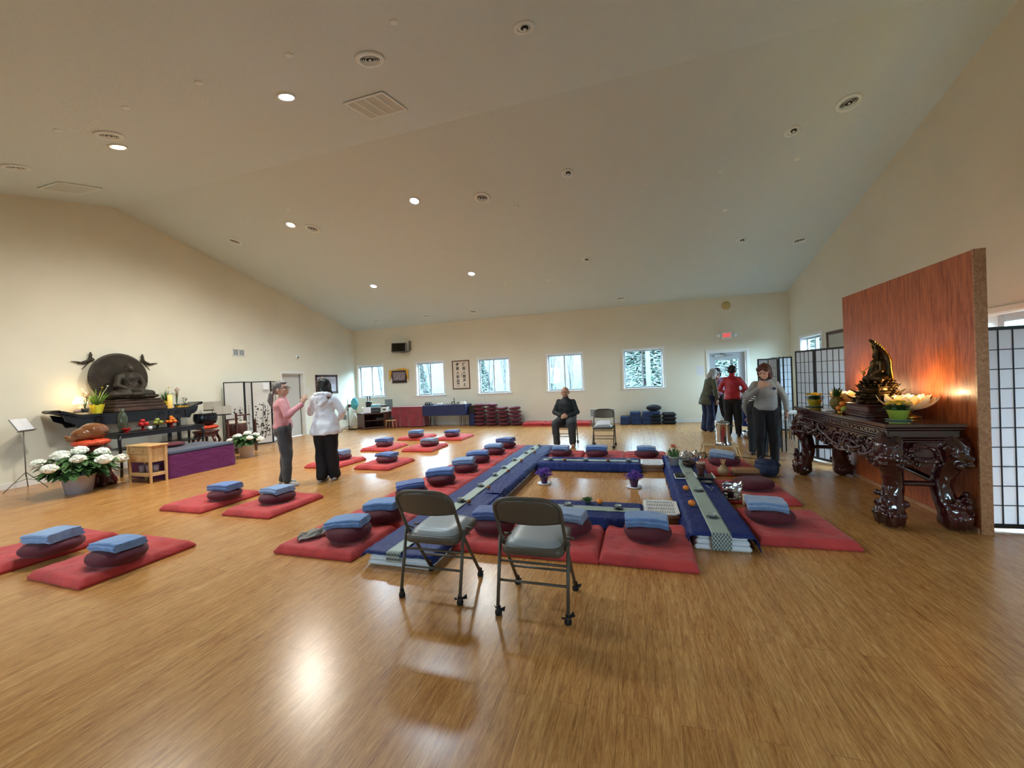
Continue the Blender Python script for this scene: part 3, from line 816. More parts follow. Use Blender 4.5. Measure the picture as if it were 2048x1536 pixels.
# loose mats, two columns by five rows (near -> far)
row = ['nearest the camera', 'second from the camera', 'third from the camera', 'fourth from the camera', 'farthest from the camera']
sp = [(2.42, -4.62, -5.75, -.03), (4.05, -4.55, -5.66, .0), (6.53, -4.60, -5.73, -.02), (8.27, -4.72, -5.82, .02), (9.88, -4.72, -5.88, .0)]
for i, (y, xa, xb, rz) in enumerate(sp):
    for j, x in enumerate((xa, xb)):
        col = 'column nearer the tables' if j == 0 else 'column nearer the altar'
        inst('zabuton', ZB[(i+j) % 2], (x, y, 0), rz, 'loose red mat %s, %s' % (row[i], col), 'floor mat', 'loose floor mats in two columns')
        cx = x+(.08, .04, -.05, .0, .02)[i]; cy = y-.02+(.0, .03)[j]
        if i == 0: cx = (-4.43, -5.36)[j]; cy = 2.32
        if i == 1: cx = (-4.51, -5.43)[j]; cy = 4.05
        if i == 2: cx = (-4.54, -5.71)[j]; cy = (6.50, 6.62)[j]
        if i == 3: cx = (-4.61, -5.76)[j]; cy = (8.27, 8.18)[j]
        if i == 4: cx = (-4.73, -5.75)[j]; cy = (9.72, 9.60)[j]
        zafu(cx, cy, ZT, 'burgundy cushion on loose mat %s, %s' % (row[i], col), i+j, i*1.3+j, (1.06, .98, .94 if i < 2 else .9))
        towel(cx-.01, cy+.01, ZT+(.134 if i < 2 else .122), 'blue towel on loose mat %s, %s' % (row[i], col), (i*2+j*3) % 10, .12*(j-.5)+(.06 if i == 0 else -.08), tilt=(0, -.04))
inst('zabuton', ZB[0], (-4.57, 1.03, 0), .0, 'red mat cropped by the left photo edge, closest to the camera', 'floor mat')
# the long left column of touching mats
ys = [3.22, 3.93, 4.64, 5.35, 6.06, 6.77, 7.48, 8.17]
wh = ['nearest the camera', 'second from the camera', 'third from the camera', 'fourth from the camera', 'fifth from the camera', 'sixth from the camera', 'second from the far end', 'at the far end']
zf = [(-2.67, 3.17), (-2.64, 3.68), (-2.80, 4.50), (-2.73, 5.19), (-2.69, 5.95), (-2.74, 6.66), (-2.70, 7.42), (-2.69, 8.13)]
for i, y in enumerate(ys):
    o = inst('zabuton', ZB[(0, 1, 2, 3, 3, 2, 3, 4)[i]], (-2.78+(.0 if i else -.06), y, 0), rad(90), 'red wrinkled mat %s in the touching row left of the tables' % wh[i], 'floor mat', 'touching mats left of the blue tables', (.955, 1.0, 1))
    zafu(zf[i][0], zf[i][1], ZT, 'burgundy round cushion %s, row left of the long table' % wh[i], i, i*.9, (1, 1, 1.05 if i < 2 else 1))
    towel(zf[i][0]-.02, zf[i][1]+.01, ZT+.14, 'blue towel on cushion %s, row left of the long table' % wh[i], (0, 1, 8, 5, 3, 4, 2, 9)[i], (.25, .15, .6, .3, .22, .2, .1, -.2)[i], tilt=(.0, -.06))
# mats behind the rear table
for i, (x, zx) in enumerate(((-1.36, -1.37), (-.60, -.72), (.12, .14))):
    w3 = ('nearest the seated man', 'in the middle', 'nearest the rear tray')[i]
    inst('zabuton', ZB[(3, 2, 3)[i]], (x, 7.46, 0), 0, 'red mat %s behind the rear blue table' % w3, 'floor mat', 'mats behind the rear table', (1, 1.04, 1))
    zafu(zx, 7.36, ZT, 'burgundy round cushion %s behind the rear blue table' % w3, i+1, i, (1.0, 1, .9))
    towel(zx, 7.36, ZT+.125, 'folded blue towel on the cushion %s behind the rear blue table' % w3, (2, 5, 0)[i], (.0, .04, -.02)[i], sc=(.86, .95, 1) if i != 1 else (.98, .95, .9))
# mats in front of the front table
for i, (x, zx, sx) in enumerate(((-1.37, -1.36, .70), (-.715, -.64, 1), (.04, .05, 1))):
    w3 = ('behind the first grey chair', 'hidden behind the second grey chair', 'nearest the camera, right of both chairs')[i]
    inst('zabuton', ZB[(1, 0, 4)[i]], (x, 3.68, 0), (0, 0, -.02)[i], 'red mat %s' % w3, 'floor mat', 'mats before the front table', (sx, 1, 1))
    zafu(zx, (3.62, 3.70, 3.70)[i], ZT, 'burgundy round cushion %s' % w3, i, i, (1.02, 1, 1))
    towel(zx-(.02, .02, .0)[i], (3.64, 3.72, 3.71)[i], ZT+.135, 'folded blue towel on the cushion %s' % w3, (8, 6, 0)[i], (.08, -.1, -.01)[i], sc=(1, 1, 1.15))
# mats right of the right table
for i, (x, y, rz, l) in enumerate(((1.33, 4.32, .03, 1), (1.30, 5.48, .03, 1), (1.27, 6.82, .02, 1.1))):
    w3 = ('nearest the camera', 'with a bare cushion', 'by the bamboo tray table')[i]
    inst('zabuton', ZB[(0, 1, 4)[i]], (x, y, 0), rz, 'red mat %s beside the right blue table' % w3, 'floor mat', 'mats right of the right table', (1, l, 1))
zafu(1.17, 4.32, ZT, 'burgundy cushion with folded towel nearest the carved altar', 0, .4, (1.02, 1.0, 1.02))
zafu(1.32, 5.48, ZT, 'bare burgundy cushion without towel beside the right table', 1, .4, (1.18, .95, .95))
zafu(1.26, 6.82, ZT, 'burgundy cushion in front of the bamboo tray table', 2, .4, (1.15, 1, .95))
towel(1.15, 4.34, ZT+.14, 'pale blue folded towel on the cushion nearest the carved altar', 2, -.12, sc=(.98, 1.1, 1.1))
towel(1.24, 6.84, ZT+.13, 'blue towel loosely folded on the cushion by the tray table', 7, -.3, tilt=(.05, .1))
# grey crumpled scarf behind the nearest cushion of the left row
g = G()
def scarf_fn(u, v):
    a = V((-3.14, 3.02, .085)).lerp(V((-2.88, 3.34, .125)), min(1, u*1.5)) if u < .66 else V((-2.88, 3.34, .125)).lerp(V((-2.70, 3.42, .14)), (u-.66)*2.94)
    w = .16*(.6+.4*sin(u*9))
    n1 = noise.noise(V((u*7, v*6, 1))); n2 = noise.noise(V((u*11, v*9, 5)))
    return (a.x-(v-.5)*w+.02*n2, a.y+(v-.5)*w*.8+.02*n1, a.z+.022*abs(n1)*2+.018*n2+.02*sin(v*12+u*9)*.5)
g.grid(scarf_fn, 48, 24)
o = ob('scarf', g, mat('grey_beige_cloth', (156, 150, 142), .9, bump=.5, bs=50), None, 'crumpled grey beige scarf behind the cushion nearest the camera', 'scarf')
md = o.modifiers.new('s', 'SOLIDIFY'); md.thickness = .006

# ------------------------------------------------------------------ low tables with navy cloths
M['foam'] = mat('white_table_edge', (238, 243, 252), .5)
def soft_slab(x0, x1, y0, y1, h, seed, nu=40, nv=90, wr=1.0, hang=(1, 1, 1, 1), drop=.86, flare=.02):
    """cloth draped over a low table; hang flags: x0, x1, y0, y1 sides reach down"""
    g = G(); e = .012
    def prof(t, a, b, h0, h1):
        # t in 0..1 across: skirt, top, skirt
        s0 = h*drop if h0 else .02; s1 = h*drop if h1 else .02
        L = s0+(b-a)+s1; d = t*L
        if d < s0: q = (s0-d); return a-flare*q/h, h-q, -1
        if d > s0+(b-a): q = d-s0-(b-a); return b+flare*q/h, h-q, 1
        return a+d-s0, h, 0
    def f(u, v):
        x, zx, sx = prof(u, x0, x1, hang[0], hang[1]); y, zy, sy = prof(v, y0, y1, hang[2], hang[3])
        z = min(zx, zy)
        if z == h:
            z += wr*(.0035*noise.noise(V((x*3, y*9+seed, 0)))+.003*noise.noise(V((x*9+seed, y*4, 3))))
            z += wr*.004*max(0, noise.noise(V((x*1.2, y*14+seed*2, 5)))-.15)*2
        else:
            k = wr*.012*noise.noise(V((x*7+seed, y*7, 0)))+wr*.006*sin((x+y)*34+seed)
            if sx: x += sx*abs(k)
            if sy: y += sy*abs(k)
        return (x, y, z+e)
    g.grid(f, nu, nv); return g
def low_table(name, label, x0, x1, y0, y1, h, lead):
    g = G(); n = 3
    for k in range(n):
        g.bx(x0+.012*k, x1-.012*k, y0+.008*k, y1-.008*k, h*k/n+.002, h*(k+1)/n-.001, .014)
    return ob(name, g, M['foam'], None, label, 'low table', 'low white tables under navy cloths')
def cloth(name, label, mt, *a, **k):
    g = soft_slab(*a, **k); o = ob(name, g, mt, None, label, 'cloth')
    md = o.modifiers.new('thick', 'SOLIDIFY'); md.thickness = .004; md.offset = 1
    return o
TL, TB, TF, TR = (-2.24, -1.64, 2.86, 8.12, .115), (-1.60, .0, 6.45, 6.92, .115), (-1.60, .0, 3.98, 4.47, .115), (.43, .87, 3.70, 7.15, .135)
low_table('low_table', 'long white low table under the navy cloth at the left', *TL, 0)
low_table('low_table', 'white low table under the rear navy cloth', *TB, 0)
low_table('low_table', 'white low table under the front navy cloth behind the chairs', *TF, 0)
low_table('low_table', 'white stacked low table showing its end at the right near the tea things', *TR, 0)
c1 = cloth('tablecloth', 'long navy tablecloth on the left table beside the row of mats', M['navy'], TL[0]-.01, TL[1]+.01, TL[2]-.01, TL[3], TL[4], 1, 34, 180, wr=1.5, hang=(1, 1, 0, 1), drop=.5, flare=.05)
c2 = cloth('tablecloth', 'navy tablecloth on the rear table before the seated man', M['navy'], *[TB[0]-.01, TB[1]+.01, TB[2]-.01, TB[3]+.01, TB[4]], 2, 110, 26, wr=1.0, drop=.97, flare=.04)
c3 = cloth('tablecloth', 'navy tablecloth on the front table behind the folding chairs', M['navy'], *[TF[0]-.01, TF[1]+.01, TF[2]-.01, TF[3]+.01, TF[4]], 3, 100, 28, wr=1.2, drop=.95, flare=.04)
c4 = cloth('tablecloth', 'navy tablecloth on the right table under the tea things', M['navy'], *[TR[0]-.01, TR[1]+.01, TR[2]-.005, TR[3]+.01, TR[4]], 4, 30, 120, wr=1.7, hang=(1, 1, 0, 1), drop=.96, flare=.05)
for c in (c1, c2, c3, c4): c['group'] = 'navy cloths over the low tables'
# folded cloth corners at the near ends
def strip(pts, w, axis, th=.004, seed=0, wav=.002, n=60):
    """runner ribbon following a polyline of (s, z) along an axis"""
    return None
def runner(label, x0, x1, y0, y1, z, axis, seed, ends=(0, 0), mt=None, h=.12, sway=.0):
    g = G(); n = 150
    L = (y1-y0) if axis == 'y' else (x1-x0)
    def f(u, v):
        s = v*(L+ends[0]*h+ends[1]*h)-ends[0]*h
        zz = z; q = s
        if s < 0: zz = z+s*.98; q = -.016
        if s > L: zz = z-(s-L)*.98; q = L+.016
        if 0 <= s <= L: zz += .003*noise.noise(V((u*2, s*11+seed, 0)))+.003*max(0, noise.noise(V((u, s*24+seed, 7))))
        if axis == 'y':
            x = x0+(x1-x0)*u+sway*sin(s*1.1+seed); return (x, y0+q, zz)
        return (x0+q, y0+(y1-y0)*u+sway*sin(s*1.4+seed), zz)
    g.grid(f, 9, n)
    o = ob('table_runner', g, mt or M['runner'], None, label, 'table runner', 'sage brocade runners')
    md = o.modifiers.new('thick', 'SOLIDIFY'); md.thickness = .003; md.offset = 1 if axis == 'y' else 1
    return o
ztl = TL[4]+.022
runner('long sage table runner down the left navy table', -2.03, -1.90, TL[2]-.005, TL[3]-.05, ztl, 'y', 1, (.62, 0), h=.115, sway=.006)
runner('sage table runner along the rear navy table', TB[0]+.05, TB[1]-.0, 6.60, 6.72, TB[4]+.022, 'x', 2)
runner('sage table runner along the front navy table', TF[0]+.06, TF[1]+.0, 4.16, 4.30, TF[4]+.022, 'x', 3)
runner('sage table runner down the right navy table with a patterned end', .565, .715, TR[2]-.005, TR[3]-.05, TR[4]+.023, 'y', 4, (1, 0), h=.13, sway=.004)
M['lattice'] = M['runner2']
for (xa, xb, y, zt, zb, lab) in ((.566, .714, TR[2]-.027, TR[4]+.02, .02, 'lattice patterned end band of the runner on the right table'), (-2.03, -1.905, TL[2]-.027, TL[4]+.015, .055, 'lattice patterned end band of the runner on the left table')):
    g = G(); g.bx(xa, xb, y-.003, y, zb, zt)
    g.bx(xa, xb, y, y+.12 if xa < 0 else y+.03, zt, zt+.004)
    ob('runner_end_band', g, M['lattice'], None, lab, 'table runner')

# ------------------------------------------------------------------ small things on the tables
M['cupglaze'] = mat('dark_cup', (62, 66, 68), .25)
M['orange'] = mat('tangerine_skin', (232, 132, 40), .45, bump=.3, bs=200, bd=.001)
M['brownnut'] = mat('brown_fruit', (150, 92, 48), .5)
def cup_thing(x, y, z, label, k=0):
    t = thing('tea_cup', label, 'tea cup', (x, y, z), 0, 'small tea cups on the runners')
    g = G(); g.lathe([(.0, 0), (.045, .0), (.05, .004), (.03, .006), (0, .006)], n=20); ob('saucer', g, M['cupglaze'], t)
    g = G(); g.lathe([(0, .006), (.018, .006), (.03, .022), (.036, .034), (.033, .034), (.027, .021), (.012, .012), (0, .012)], n=20); ob('bowl', g, mat('cup_white_in', (172, 178, 172), .25) if 'cup_white_in' not in bpy.data.materials else bpy.data.materials['cup_white_in'], t)
    return t
zt1, zt2, zt3, zt4 = TL[4]+.028, TB[4]+.028, TF[4]+.028, TR[4]+.028
C0 = cup_thing(-1.99, 3.77, zt1, 'small tea cup seen through the first grey chair on the left table runner')
C0.scale = (1.15,)*3
cups = [(-1.97, 4.21, zt1, 'small tea cup nearest the front table corner on the left runner', 1.15), (-1.99, 4.86, zt1, 'small tea cup beside the fallen napkin on the left runner', 1),
        (-2.00, 5.44, zt1, 'small tea cup on the left runner, fourth from the camera', 1), (-2.02, 5.92, zt1, 'small tea cup on the left runner, fifth from the camera', 1), (-2.03, 6.52, zt1, 'small tea cup on the left runner, sixth from the camera', 1),
        (-2.0, 7.16, zt1, 'small tea cup on the left runner, third from the far end', 1), (-1.98, 7.58, zt1, 'small tea cup on the left runner, second from the far end', 1), (-1.93, 7.95, zt1, 'small tea cup at the far end of the left runner', 1),
        (-1.42, 6.62, zt2, 'small tea cup on the rear table nearest its left end', 1), (-.83, 6.62, zt2, 'small tea cup in the middle of the rear table', 1), (-.15, 6.63, zt2, 'small tea cup on the rear table near the tray', 1),
        (-.74, 4.24, zt3, 'small tea cup just right of the second chair on the front table', 1), (-.22, 4.25, zt3, 'small tea cup on the front table near the slatted tray', 1),
        (.64, 4.95, zt4, 'dark tea cup on the right runner beside the far tangerine', 1.1), (.635, 4.07, zt4, 'dark tea cup on the right runner nearest the camera', 1.1)]
for x, y, z, l, s in cups: dup(C0, (x, y, z), 0, l, sc=s)
def fruit(name, x, y, z, r, mt, label, cat='tangerine', group=None, leaf=True):
    g = G(); n0 = 0
    g.lathe([(0.001, -.80*r), (.5*r, -.76*r), (.86*r, -.45*r), (r, 0), (.9*r, .42*r), (.55*r, .74*r), (.2*r, .80*r), (.001, .74*r)], n=20)
    o = ob(name, g, mt, None, label, cat, group, loc=(x, y, z+.80*r))
    if leaf:
        s = G(); s.cyl((0, 0, .72*r), (0, 0, .84*r), .1*r, .08*r, 6); ob('stem', s, M['green'], o)
    return o
M['green'] = mat('leaf_green', (62, 96, 48), .6, var=.3, vs=20)
M['green2'] = mat('leaf_bright', (104, 140, 50), .6, var=.25, vs=20)
for x, y, z, l in ((-1.86, 4.17, zt1, 'brown orange fruit by the front corner of the left table'), (-1.85, 4.78, zt1, 'brown orange fruit beside the second far cup on the left table'), (-1.87, 5.68, zt1, 'brown orange fruit midway along the left table'),
                   (-1.88, 6.44, zt1, 'brown orange fruit two thirds along the left table'), (-1.84, 7.2, zt1, 'brown orange fruit near the far end of the left table'), (-1.17, 6.58, zt2, 'reddish fruit on the rear table left of centre'), (-.47, 6.59, zt2, 'reddish fruit on the rear table right of centre')):
    fruit('tangerine', x, y, z-.006, .027, M['brownnut'], l, group='fruit along the tables')
fruit('tangerine', -.42, 4.38, zt3-.004, .033, M['orange'], 'bright tangerine on the front table beside the small succulent', group='fruit along the tables')
fruit('tangerine', .51, 4.97, zt4-.004, .034, M['orange'], 'bright tangerine on the right table, farther of two', group='fruit along the tables')
fruit('tangerine', .50, 4.40, zt4-.004, .036, M['orange'], 'bright tangerine on the right table, nearer the camera', group='fruit along the tables')
# small succulent
t = thing('succulent', 'tiny dark succulent lying beside the tangerine on the front table', 'plant', (-.55, 4.4, zt3-.006))
g = G(); g.lathe([(0, 0), (.03, 0), (.034, .02), (0, .02)], n=14); ob('base', g, M['cupglaze'], t)
g = G()
for i in range(40):
    a = i*2.4; l = .035+.02*random.random(); e = random.uniform(.3, 1.3)
    g.cap((0, 0, .015), (cos(a)*l*cos(e)*1.5, sin(a)*l*cos(e)*1.5, .02+l*sin(e)), .005, .003, 6)
ob('leaves', g, M['green'], t)
# wrinkled napkin
g = G(); g.grid(lambda u, v: (-1.72+.22*(u-.5)*(1-.4*v), 4.72+.26*(v-.5), TL[4]+.026+.016*abs(noise.noise(V((u*5, v*5, 2))))), 16, 16)
ob('napkin', g, M['navy'], None, 'crumpled navy napkin on the left table beside a fruit', 'napkin')
# slatted tea trays
M['traywood'] = mat('tray_white', (236, 234, 232), .4)
M['traybrown'] = mat('tray_brown', (132, 98, 70), .5)
def tea_tray(label, cx, cy, w, l, z, along):
    t = thing('tea_tray', label, 'tea tray', (cx, cy, z), 0, 'slatted tea trays')
    g = G(); g.bx(-w/2, w/2, -l/2, l/2, 0.02, .05, .004); g.bx(-w/2+.02, w/2-.02, -l/2+.02, l/2-.02, 0, .02); ob('drawer_box', g, M['traybrown'], t)
    g = G(); e = .035
    g.bx(-w/2, w/2, -l/2, -l/2+e*.7, .05, .065, .003); g.bx(-w/2, w/2, l/2-e*.7, l/2, .05, .065, .003)
    g.bx(-w/2, -w/2+e, -l/2, l/2, .05, .065, .003); g.bx(w/2-e, w/2, -l/2, l/2, .05, .065, .003)
    for i in (1, 2, 3): yy = -l/2+i*l/4; g.bx(-w/2, w/2, yy-.006, yy+.006, .052, .064)
    ob('frame', g, M['traywood'], t)
    g = G()
    for i in range(17):
        x = -w/2+e+.008+i*(w-2*e-.016)/16; g.bx(x-.0045, x+.0045, -l/2+.02, l/2-.02, .054, .063)
    ob('slats', g, M['traywood'], t)
    g = G(); g.bx(-w/2+.02, w/2-.02, -l/2+.02, l/2-.02, .05, .053); ob('drip_pan', g, M['darkgap'], t)
    return t
tea_tray('white slatted tea tray at the front table end', .205, 4.50, .35, .46, .04, 'x')
t_ = tea_tray('white slatted tea tray on a box at the rear table end', .20, 6.72, .34, .40, .055, 'x')
for a, b, c, lab in ((.20, 4.50, (.33, .44, .038), 'brown wooden block under the front slatted tray'), (.20, 6.72, (.32, .38, .053), 'dark box under the rear slatted tray')):
    g = G(); g.bx(a-c[0]/2, a+c[0]/2, b-c[1]/2, b+c[1]/2, 0.001, c[2], .003); ob('tray_stand', g, M['traybrown'], None, lab, 'box')
# ------------------------------------------------------------------ folding chairs
M['chairpaint'] = mat('taupe_enamel', (82, 74, 64), .42)
M['chairseat'] = mat('taupe_vinyl', (146, 152, 156), .32, bump=.25, bs=220, bd=.001)
M['footwrap'] = mat('black_felt', (20, 20, 22), .9)
def folding_chair(label, loc, rz, group='grey metal folding chairs'):
    """local frame: sitter faces +Y; rear at -Y"""
    t = thing('folding_chair', label, 'chair', loc, rz, group)
    r = .0115; hw = .215
    # main frame: rear upright curve continuing down to the front feet
    def P(y0, z0): return y0
    g = G()
    top = []
    for i in range(13):
        a = pi*i/12
        top.append((-hw*cos(a)*1.0 if abs(cos(a)) < .999 else -hw*cos(a), 0, 0))
    # upright line in the y-z plane: foot (.22, 0) -> hip (-.12, .45) -> top (-.21, .80)
    foot, hip, tp = V((0, .23, .012)), V((0, -.10, .47)), V((0, -.215, .70))
    cr = .13
    path = [V((-hw-.0, foot.y, foot.z)), V((-hw, hip.y, hip.z)), V((-hw, tp.y, tp.z))]
    dirv = (tp-hip).normalized()
    for i in range(1, 7):
        a = pi/2*i/6; path.append(V((-hw+cr*(1-cos(a)), tp.y, tp.z))+dirv*cr*.72*sin(a))
    n_ = len(path); path += [V((-p.x, p.y, p.z)) for p in path[::-1]]
    g.tube(path, r, 10)
    ob('main_frame', g, M['chairpaint'], t)
    # rear legs
    for s in (-1, 1):
        g = G(); g.tube([(s*(hw+.014), -.085, .475), (s*(hw+.014), -.20, .012)], r, 10); ob('leg', g, M['chairpaint'], t)
    g = G(); g.tube([(-hw-.012, .02, .405), (hw+.012, .02, .405)], .007, 8); ob('hinge_rod', g, M['chairpaint'], t)
    def cross(z, y_of, nm='stretcher'):
        y = y_of(z); g = G(); g.tube([(-hw-.006, y, z), (hw+.006, y, z)], .0085, 8); ob(nm, g, M['chairpaint'], t)
    rl = lambda z: -.20+(z-.012)*(.115/.463); fl_ = lambda z: .23-(z-.012)*(.33/.458)
    cross(.21, rl); cross(.325, rl); cross(.185, fl_); 
    # seat pan and pad
    g = G(); sx, sy = .20, .20
    def rr_(w, d, z, c, tap=.0):
        out = []
        for cx, cy, a0 in ((w-c, d-c, 0), (-w+c, d-c, 90), (-w+c, -d+c, 180), (w-c, -d+c, 270)):
            for i in range(6):
                a = rad(a0+18*i); x = cx+c*cos(a); y = cy+c*sin(a); out.append((x*(1-tap*(y < 0)*abs(y)), y, z))
        return out
    L = [rr_(.198, .198, -.045, .05), rr_(.205, .205, -.038, .05), rr_(.205, .205, 0, .05), rr_(.20, .20, .006, .05)]
    def stack(g, L, close=True):
        n = len(L[0]); vs = [p for l in L for p in l]
        fs = [(i*n+k, i*n+(k+1) % n, (i+1)*n+(k+1) % n, (i+1)*n+k) for i in range(len(L)-1) for k in range(n)]
        fs += [tuple(range(n))[::-1], tuple((len(L)-1)*n+k for k in range(n))]
        g.add(vs, fs, True)
    stack(g, L); g.xf(Matrix.Translation((0, .04, .435)) @ Matrix.Rotation(.03, 4, 'X')); ob('seat_pan', g, M['chairpaint'], t)
    g = G(); n = 18
    def pad(u, v):
        x = (u-.5)*2; y = (v-.5)*2
        k = (abs(x)**5+abs(y)**5)**.2
        m_ = max(abs(x), abs(y)); s_ = m_/k if k > 1e-6 else 1
        e = 1-max(0, m_)**6
        return (x*s_*.188, y*s_*.188, .005+.034*e**.6)
    g.grid(pad, n, n); g.xf(Matrix.Translation((0, .042, .438)) @ Matrix.Rotation(.03, 4, 'X')); ob('seat_pad', g, M['chairseat'], t)
    # back panel (curved sheet with thickness)
    g = G()
    def outline(u):  # half width as height fraction u
        return None
    def bp(u, v):
        z = v; x = (u-.5)*2
        hwid = hw-.004 if v < .45 else hw-.004-cr*(1-math.sqrt(max(0, 1-((v-.45)/.55)**2)))*.98
        p = hip+(tp-hip).normalized()*(.145+v*(.105+.72*cr*1.0))
        if v < .0: pass
        y = p.y-.022*(1-x*x)
        return (x*hwid, y, p.z+.012*(x*x)*(1-v)*1.2)
    g.grid(bp, 15, 13)
    o = ob('backrest', g, M['chairpaint'], t); md = o.modifiers.new('s', 'SOLIDIFY'); md.thickness = .014; md.offset = 0
    # hinge brackets
    for s in (-1, 1):
        g = G(); g.box((s*(hw-.004), -.075, .435), (.006, .09, .03), RX(-.9)); g.tube([(s*hw, -.13, .50), (s*(hw-.008), -.03, .44)], .006, 6)
        g.cyl((s*(hw-.02), .045, .44), (s*(hw+.03), .045, .44), .009, n=8); ob('hinge_bracket', g, M['chairpaint'], t)
    for x, y in ((-hw, foot.y), (hw, foot.y), (-hw-.012, -.20), (hw+.012, -.20)):
        g = G(); q = 1 if y > 0 else -1
        g.lathe([(0, 0), (.021, .0), (.024, .012), (.02, .028), (.0135, .04), (.017, .046), (.0125, .06), (0, .06)], (0, 0, 0), 10)
        g.add([(.012, .004, .04), (.048, .012, .058), (.05, -.008, .034), (.012, -.008, .034)], [(0, 1, 2, 3)]); g.add([(-.012, -.004, .042), (-.04, .01, .05), (-.034, .012, .028), (-.01, .008, .03)], [(0, 1, 2, 3)])
        o = ob('foot_wrap', g, M['footwrap'], t); o.location = (x, y-.012*q, 0); o.rotation_euler = (.0, 0, random.uniform(-1, 1))
    return t
folding_chair('grey metal folding chair seen from behind beside the long left table', (-1.43, 2.665, 0), .0)
folding_chair('grey metal folding chair seen from behind before the front table mats', (-.68, 2.615, 0), .0)
folding_chair('grey folding chair holding the seated man', (-1.55, 9.06, 0), pi)
folding_chair('empty grey folding chair with papers on its seat beside the seated man', (-.69, 8.74, 0), pi-.02)
M['paperw'] = mat('white_paper', (225, 228, 235), .7)
g = G(); g.grid(lambda u, v: ((u-.5)*.3, (v-.5)*.22, .004+.03*(1-abs(2*u-1)**2)*(.5+.5*sin(v*9))*.4+.02*noise.noise(V((u*4, v*4, 1)))), 12, 12)
o = ob('papers', g, M['paperw'], None, 'loose white papers lying on the empty back folding chair', 'papers', loc=(-.69, 8.70, .515)); o.rotation_euler = (.28, 0, .05)

# ------------------------------------------------------------------ carved altar table (right)
M['mahog'] = mat('mahogany_lacquer', (52, 16, 18), .16, var=.35, vs=5, bump=.25, bs=30, bd=.004, coat=.6)
M['mahogtop'] = mat('mahogany_top', (58, 24, 20), .10, var=.2, vs=4, coat=.8)
ax0, ax1, ay0, ay1, az = 2.16, 2.75, 4.48, 6.70, .965
t = thing('altar_table', 'massive dark mahogany altar table carved with dragons and claw feet', 'altar table', ((ax0+ax1)/2, (ay0+ay1)/2, 0))
t_altar = t
hx, hy = (ax1-ax0)/2, (ay1-ay0)/2
g = G(); g.bx(-hx, hx, -hy, hy, az-.035, az, .008); ob('tabletop', g, M['mahogtop'], t)
g = G()
for z0, z1, i in ((az-.06, az-.035, .012), (az-.13, az-.06, .035), (az-.15, az-.13, .02), (az-.175, az-.15, .03)):
    g.bx(-hx+i, hx-i, -hy+i, hy-i, z0, z1, .008)
ob('molding', g, M['mahog'], t)
# low relief scrolls on the frieze
g = G(); rr = random.Random(2)
for k in range(26):
    y = -hy+.1+k*(2*hy-.2)/25; 
    pts = [(-hx+.033, y+.028*cos(a*1.0+k), az-.095+.018*sin(a*1.0+k)) for a in [q*.7 for q in range(7)]]
    g.tube(pts, .004, 5)
ob('frieze_carving', g, M['mahog'], t)
def scroll(g, c, R0, turns, r0, plane, ph=0, sgn=1, r1=.35):
    pts = []; rs_ = []; n = int(16*turns)
    for i in range(n+1):
        q = i/n; a = ph+sgn*q*turns*2*pi; R_ = R0*(1-.82*q)
        u, w = R_*cos(a), R_*sin(a)
        pts.append((c[0], c[1]+u, c[2]+w) if plane == 'x' else (c[0]+u, c[1], c[2]+w)); rs_.append(r0*(1-(1-r1)*q))
    g.tube(pts, rs_, 6)
def apron(plane, fixed, u0, u1, ztop, out, dens, seed):
    g = G(); rr = random.Random(seed)
    def pt(u, z, o=0): return (fixed+out*o, u, z) if plane == 'x' else (u, fixed+out*o, z)
    L = u1-u0
    def low(u):  # lower outline of the apron
        q = (u-u0)/L; return ztop-.14-.075*cos(2*pi*q*1.0)**2-.05*abs(cos(3*pi*q))
    n = 60
    vs = []
    for i in range(n+1):
        u = u0+L*i/n
        for o in (-.018, .012):
            vs.append(pt(u, ztop, o)); vs.append(pt(u, low(u), o))
    fs = []
    for i in range(n):
        b = i*4; c = b+4
        fs += [(b, c, c+1, b+1), (b+2, b+3, c+3, c+2), (b+1, c+1, c+3, b+3), (b, b+2, c+2, c)]
    g.add(vs, fs)
    # writhing dragon body and its coils
    for row, (amp, zc_, ph) in enumerate(((.055, .085, 0), (.05, .12, 2.2))):
        pts = []; rs_ = []
        for i in range(120):
            q = i/119; u = u0+.05+q*(L-.1)
            pts.append(pt(u+.03*sin(q*L*26+1), ztop-zc_+amp*sin(q*L*11+ph), .03+.02*sin(q*L*17+ph*2))); rs_.append(.017+.005*sin(q*40))
        g.tube(pts, rs_, 8)
        for i in range(0, 118, 2):   # ridge scales
            p = V(pts[i]); g.ell((p.x, p.y, p.z+.017), (.008, .008, .009), None, 6, 4)
    for k in range(int(L*dens)):
        u = rr.uniform(u0+.03, u1-.03); z = rr.uniform(low(u)+.015, ztop-.02)
        R_ = rr.uniform(.018, .045)
        scroll(g, pt(u, z, rr.uniform(.012, .04)), R_, rr.uniform(1, 1.8), rr.uniform(.006, .011), plane, rr.uniform(0, 6), rr.choice((-1, 1)))
    for k in range(int(L*dens*1.2)):
        u = rr.uniform(u0+.03, u1-.03); z = rr.uniform(low(u)+.0, ztop-.02)
        g.ell(pt(u, z, rr.uniform(.01, .035)), (rr.uniform(.008, .018),)*3, None, 7, 5)
    return g
ob('carved_apron', apron('x', -hx+.035, -hy+.12, hy-.12, az-.17, -1, 48, 1), M['mahog'], t)
ob('carved_apron', apron('x', hx-.035, -hy+.12, hy-.12, az-.17, 1, 8, 2), M['mahog'], t)
ob('carved_apron', apron('y', -hy+.06, -hx+.1, hx-.1, az-.17, -1, 14, 3), M['mahog'], t)
ob('carved_apron', apron('y', hy-.06, -hx+.1, hx-.1, az-.17, 1, 14, 4), M['mahog'], t)
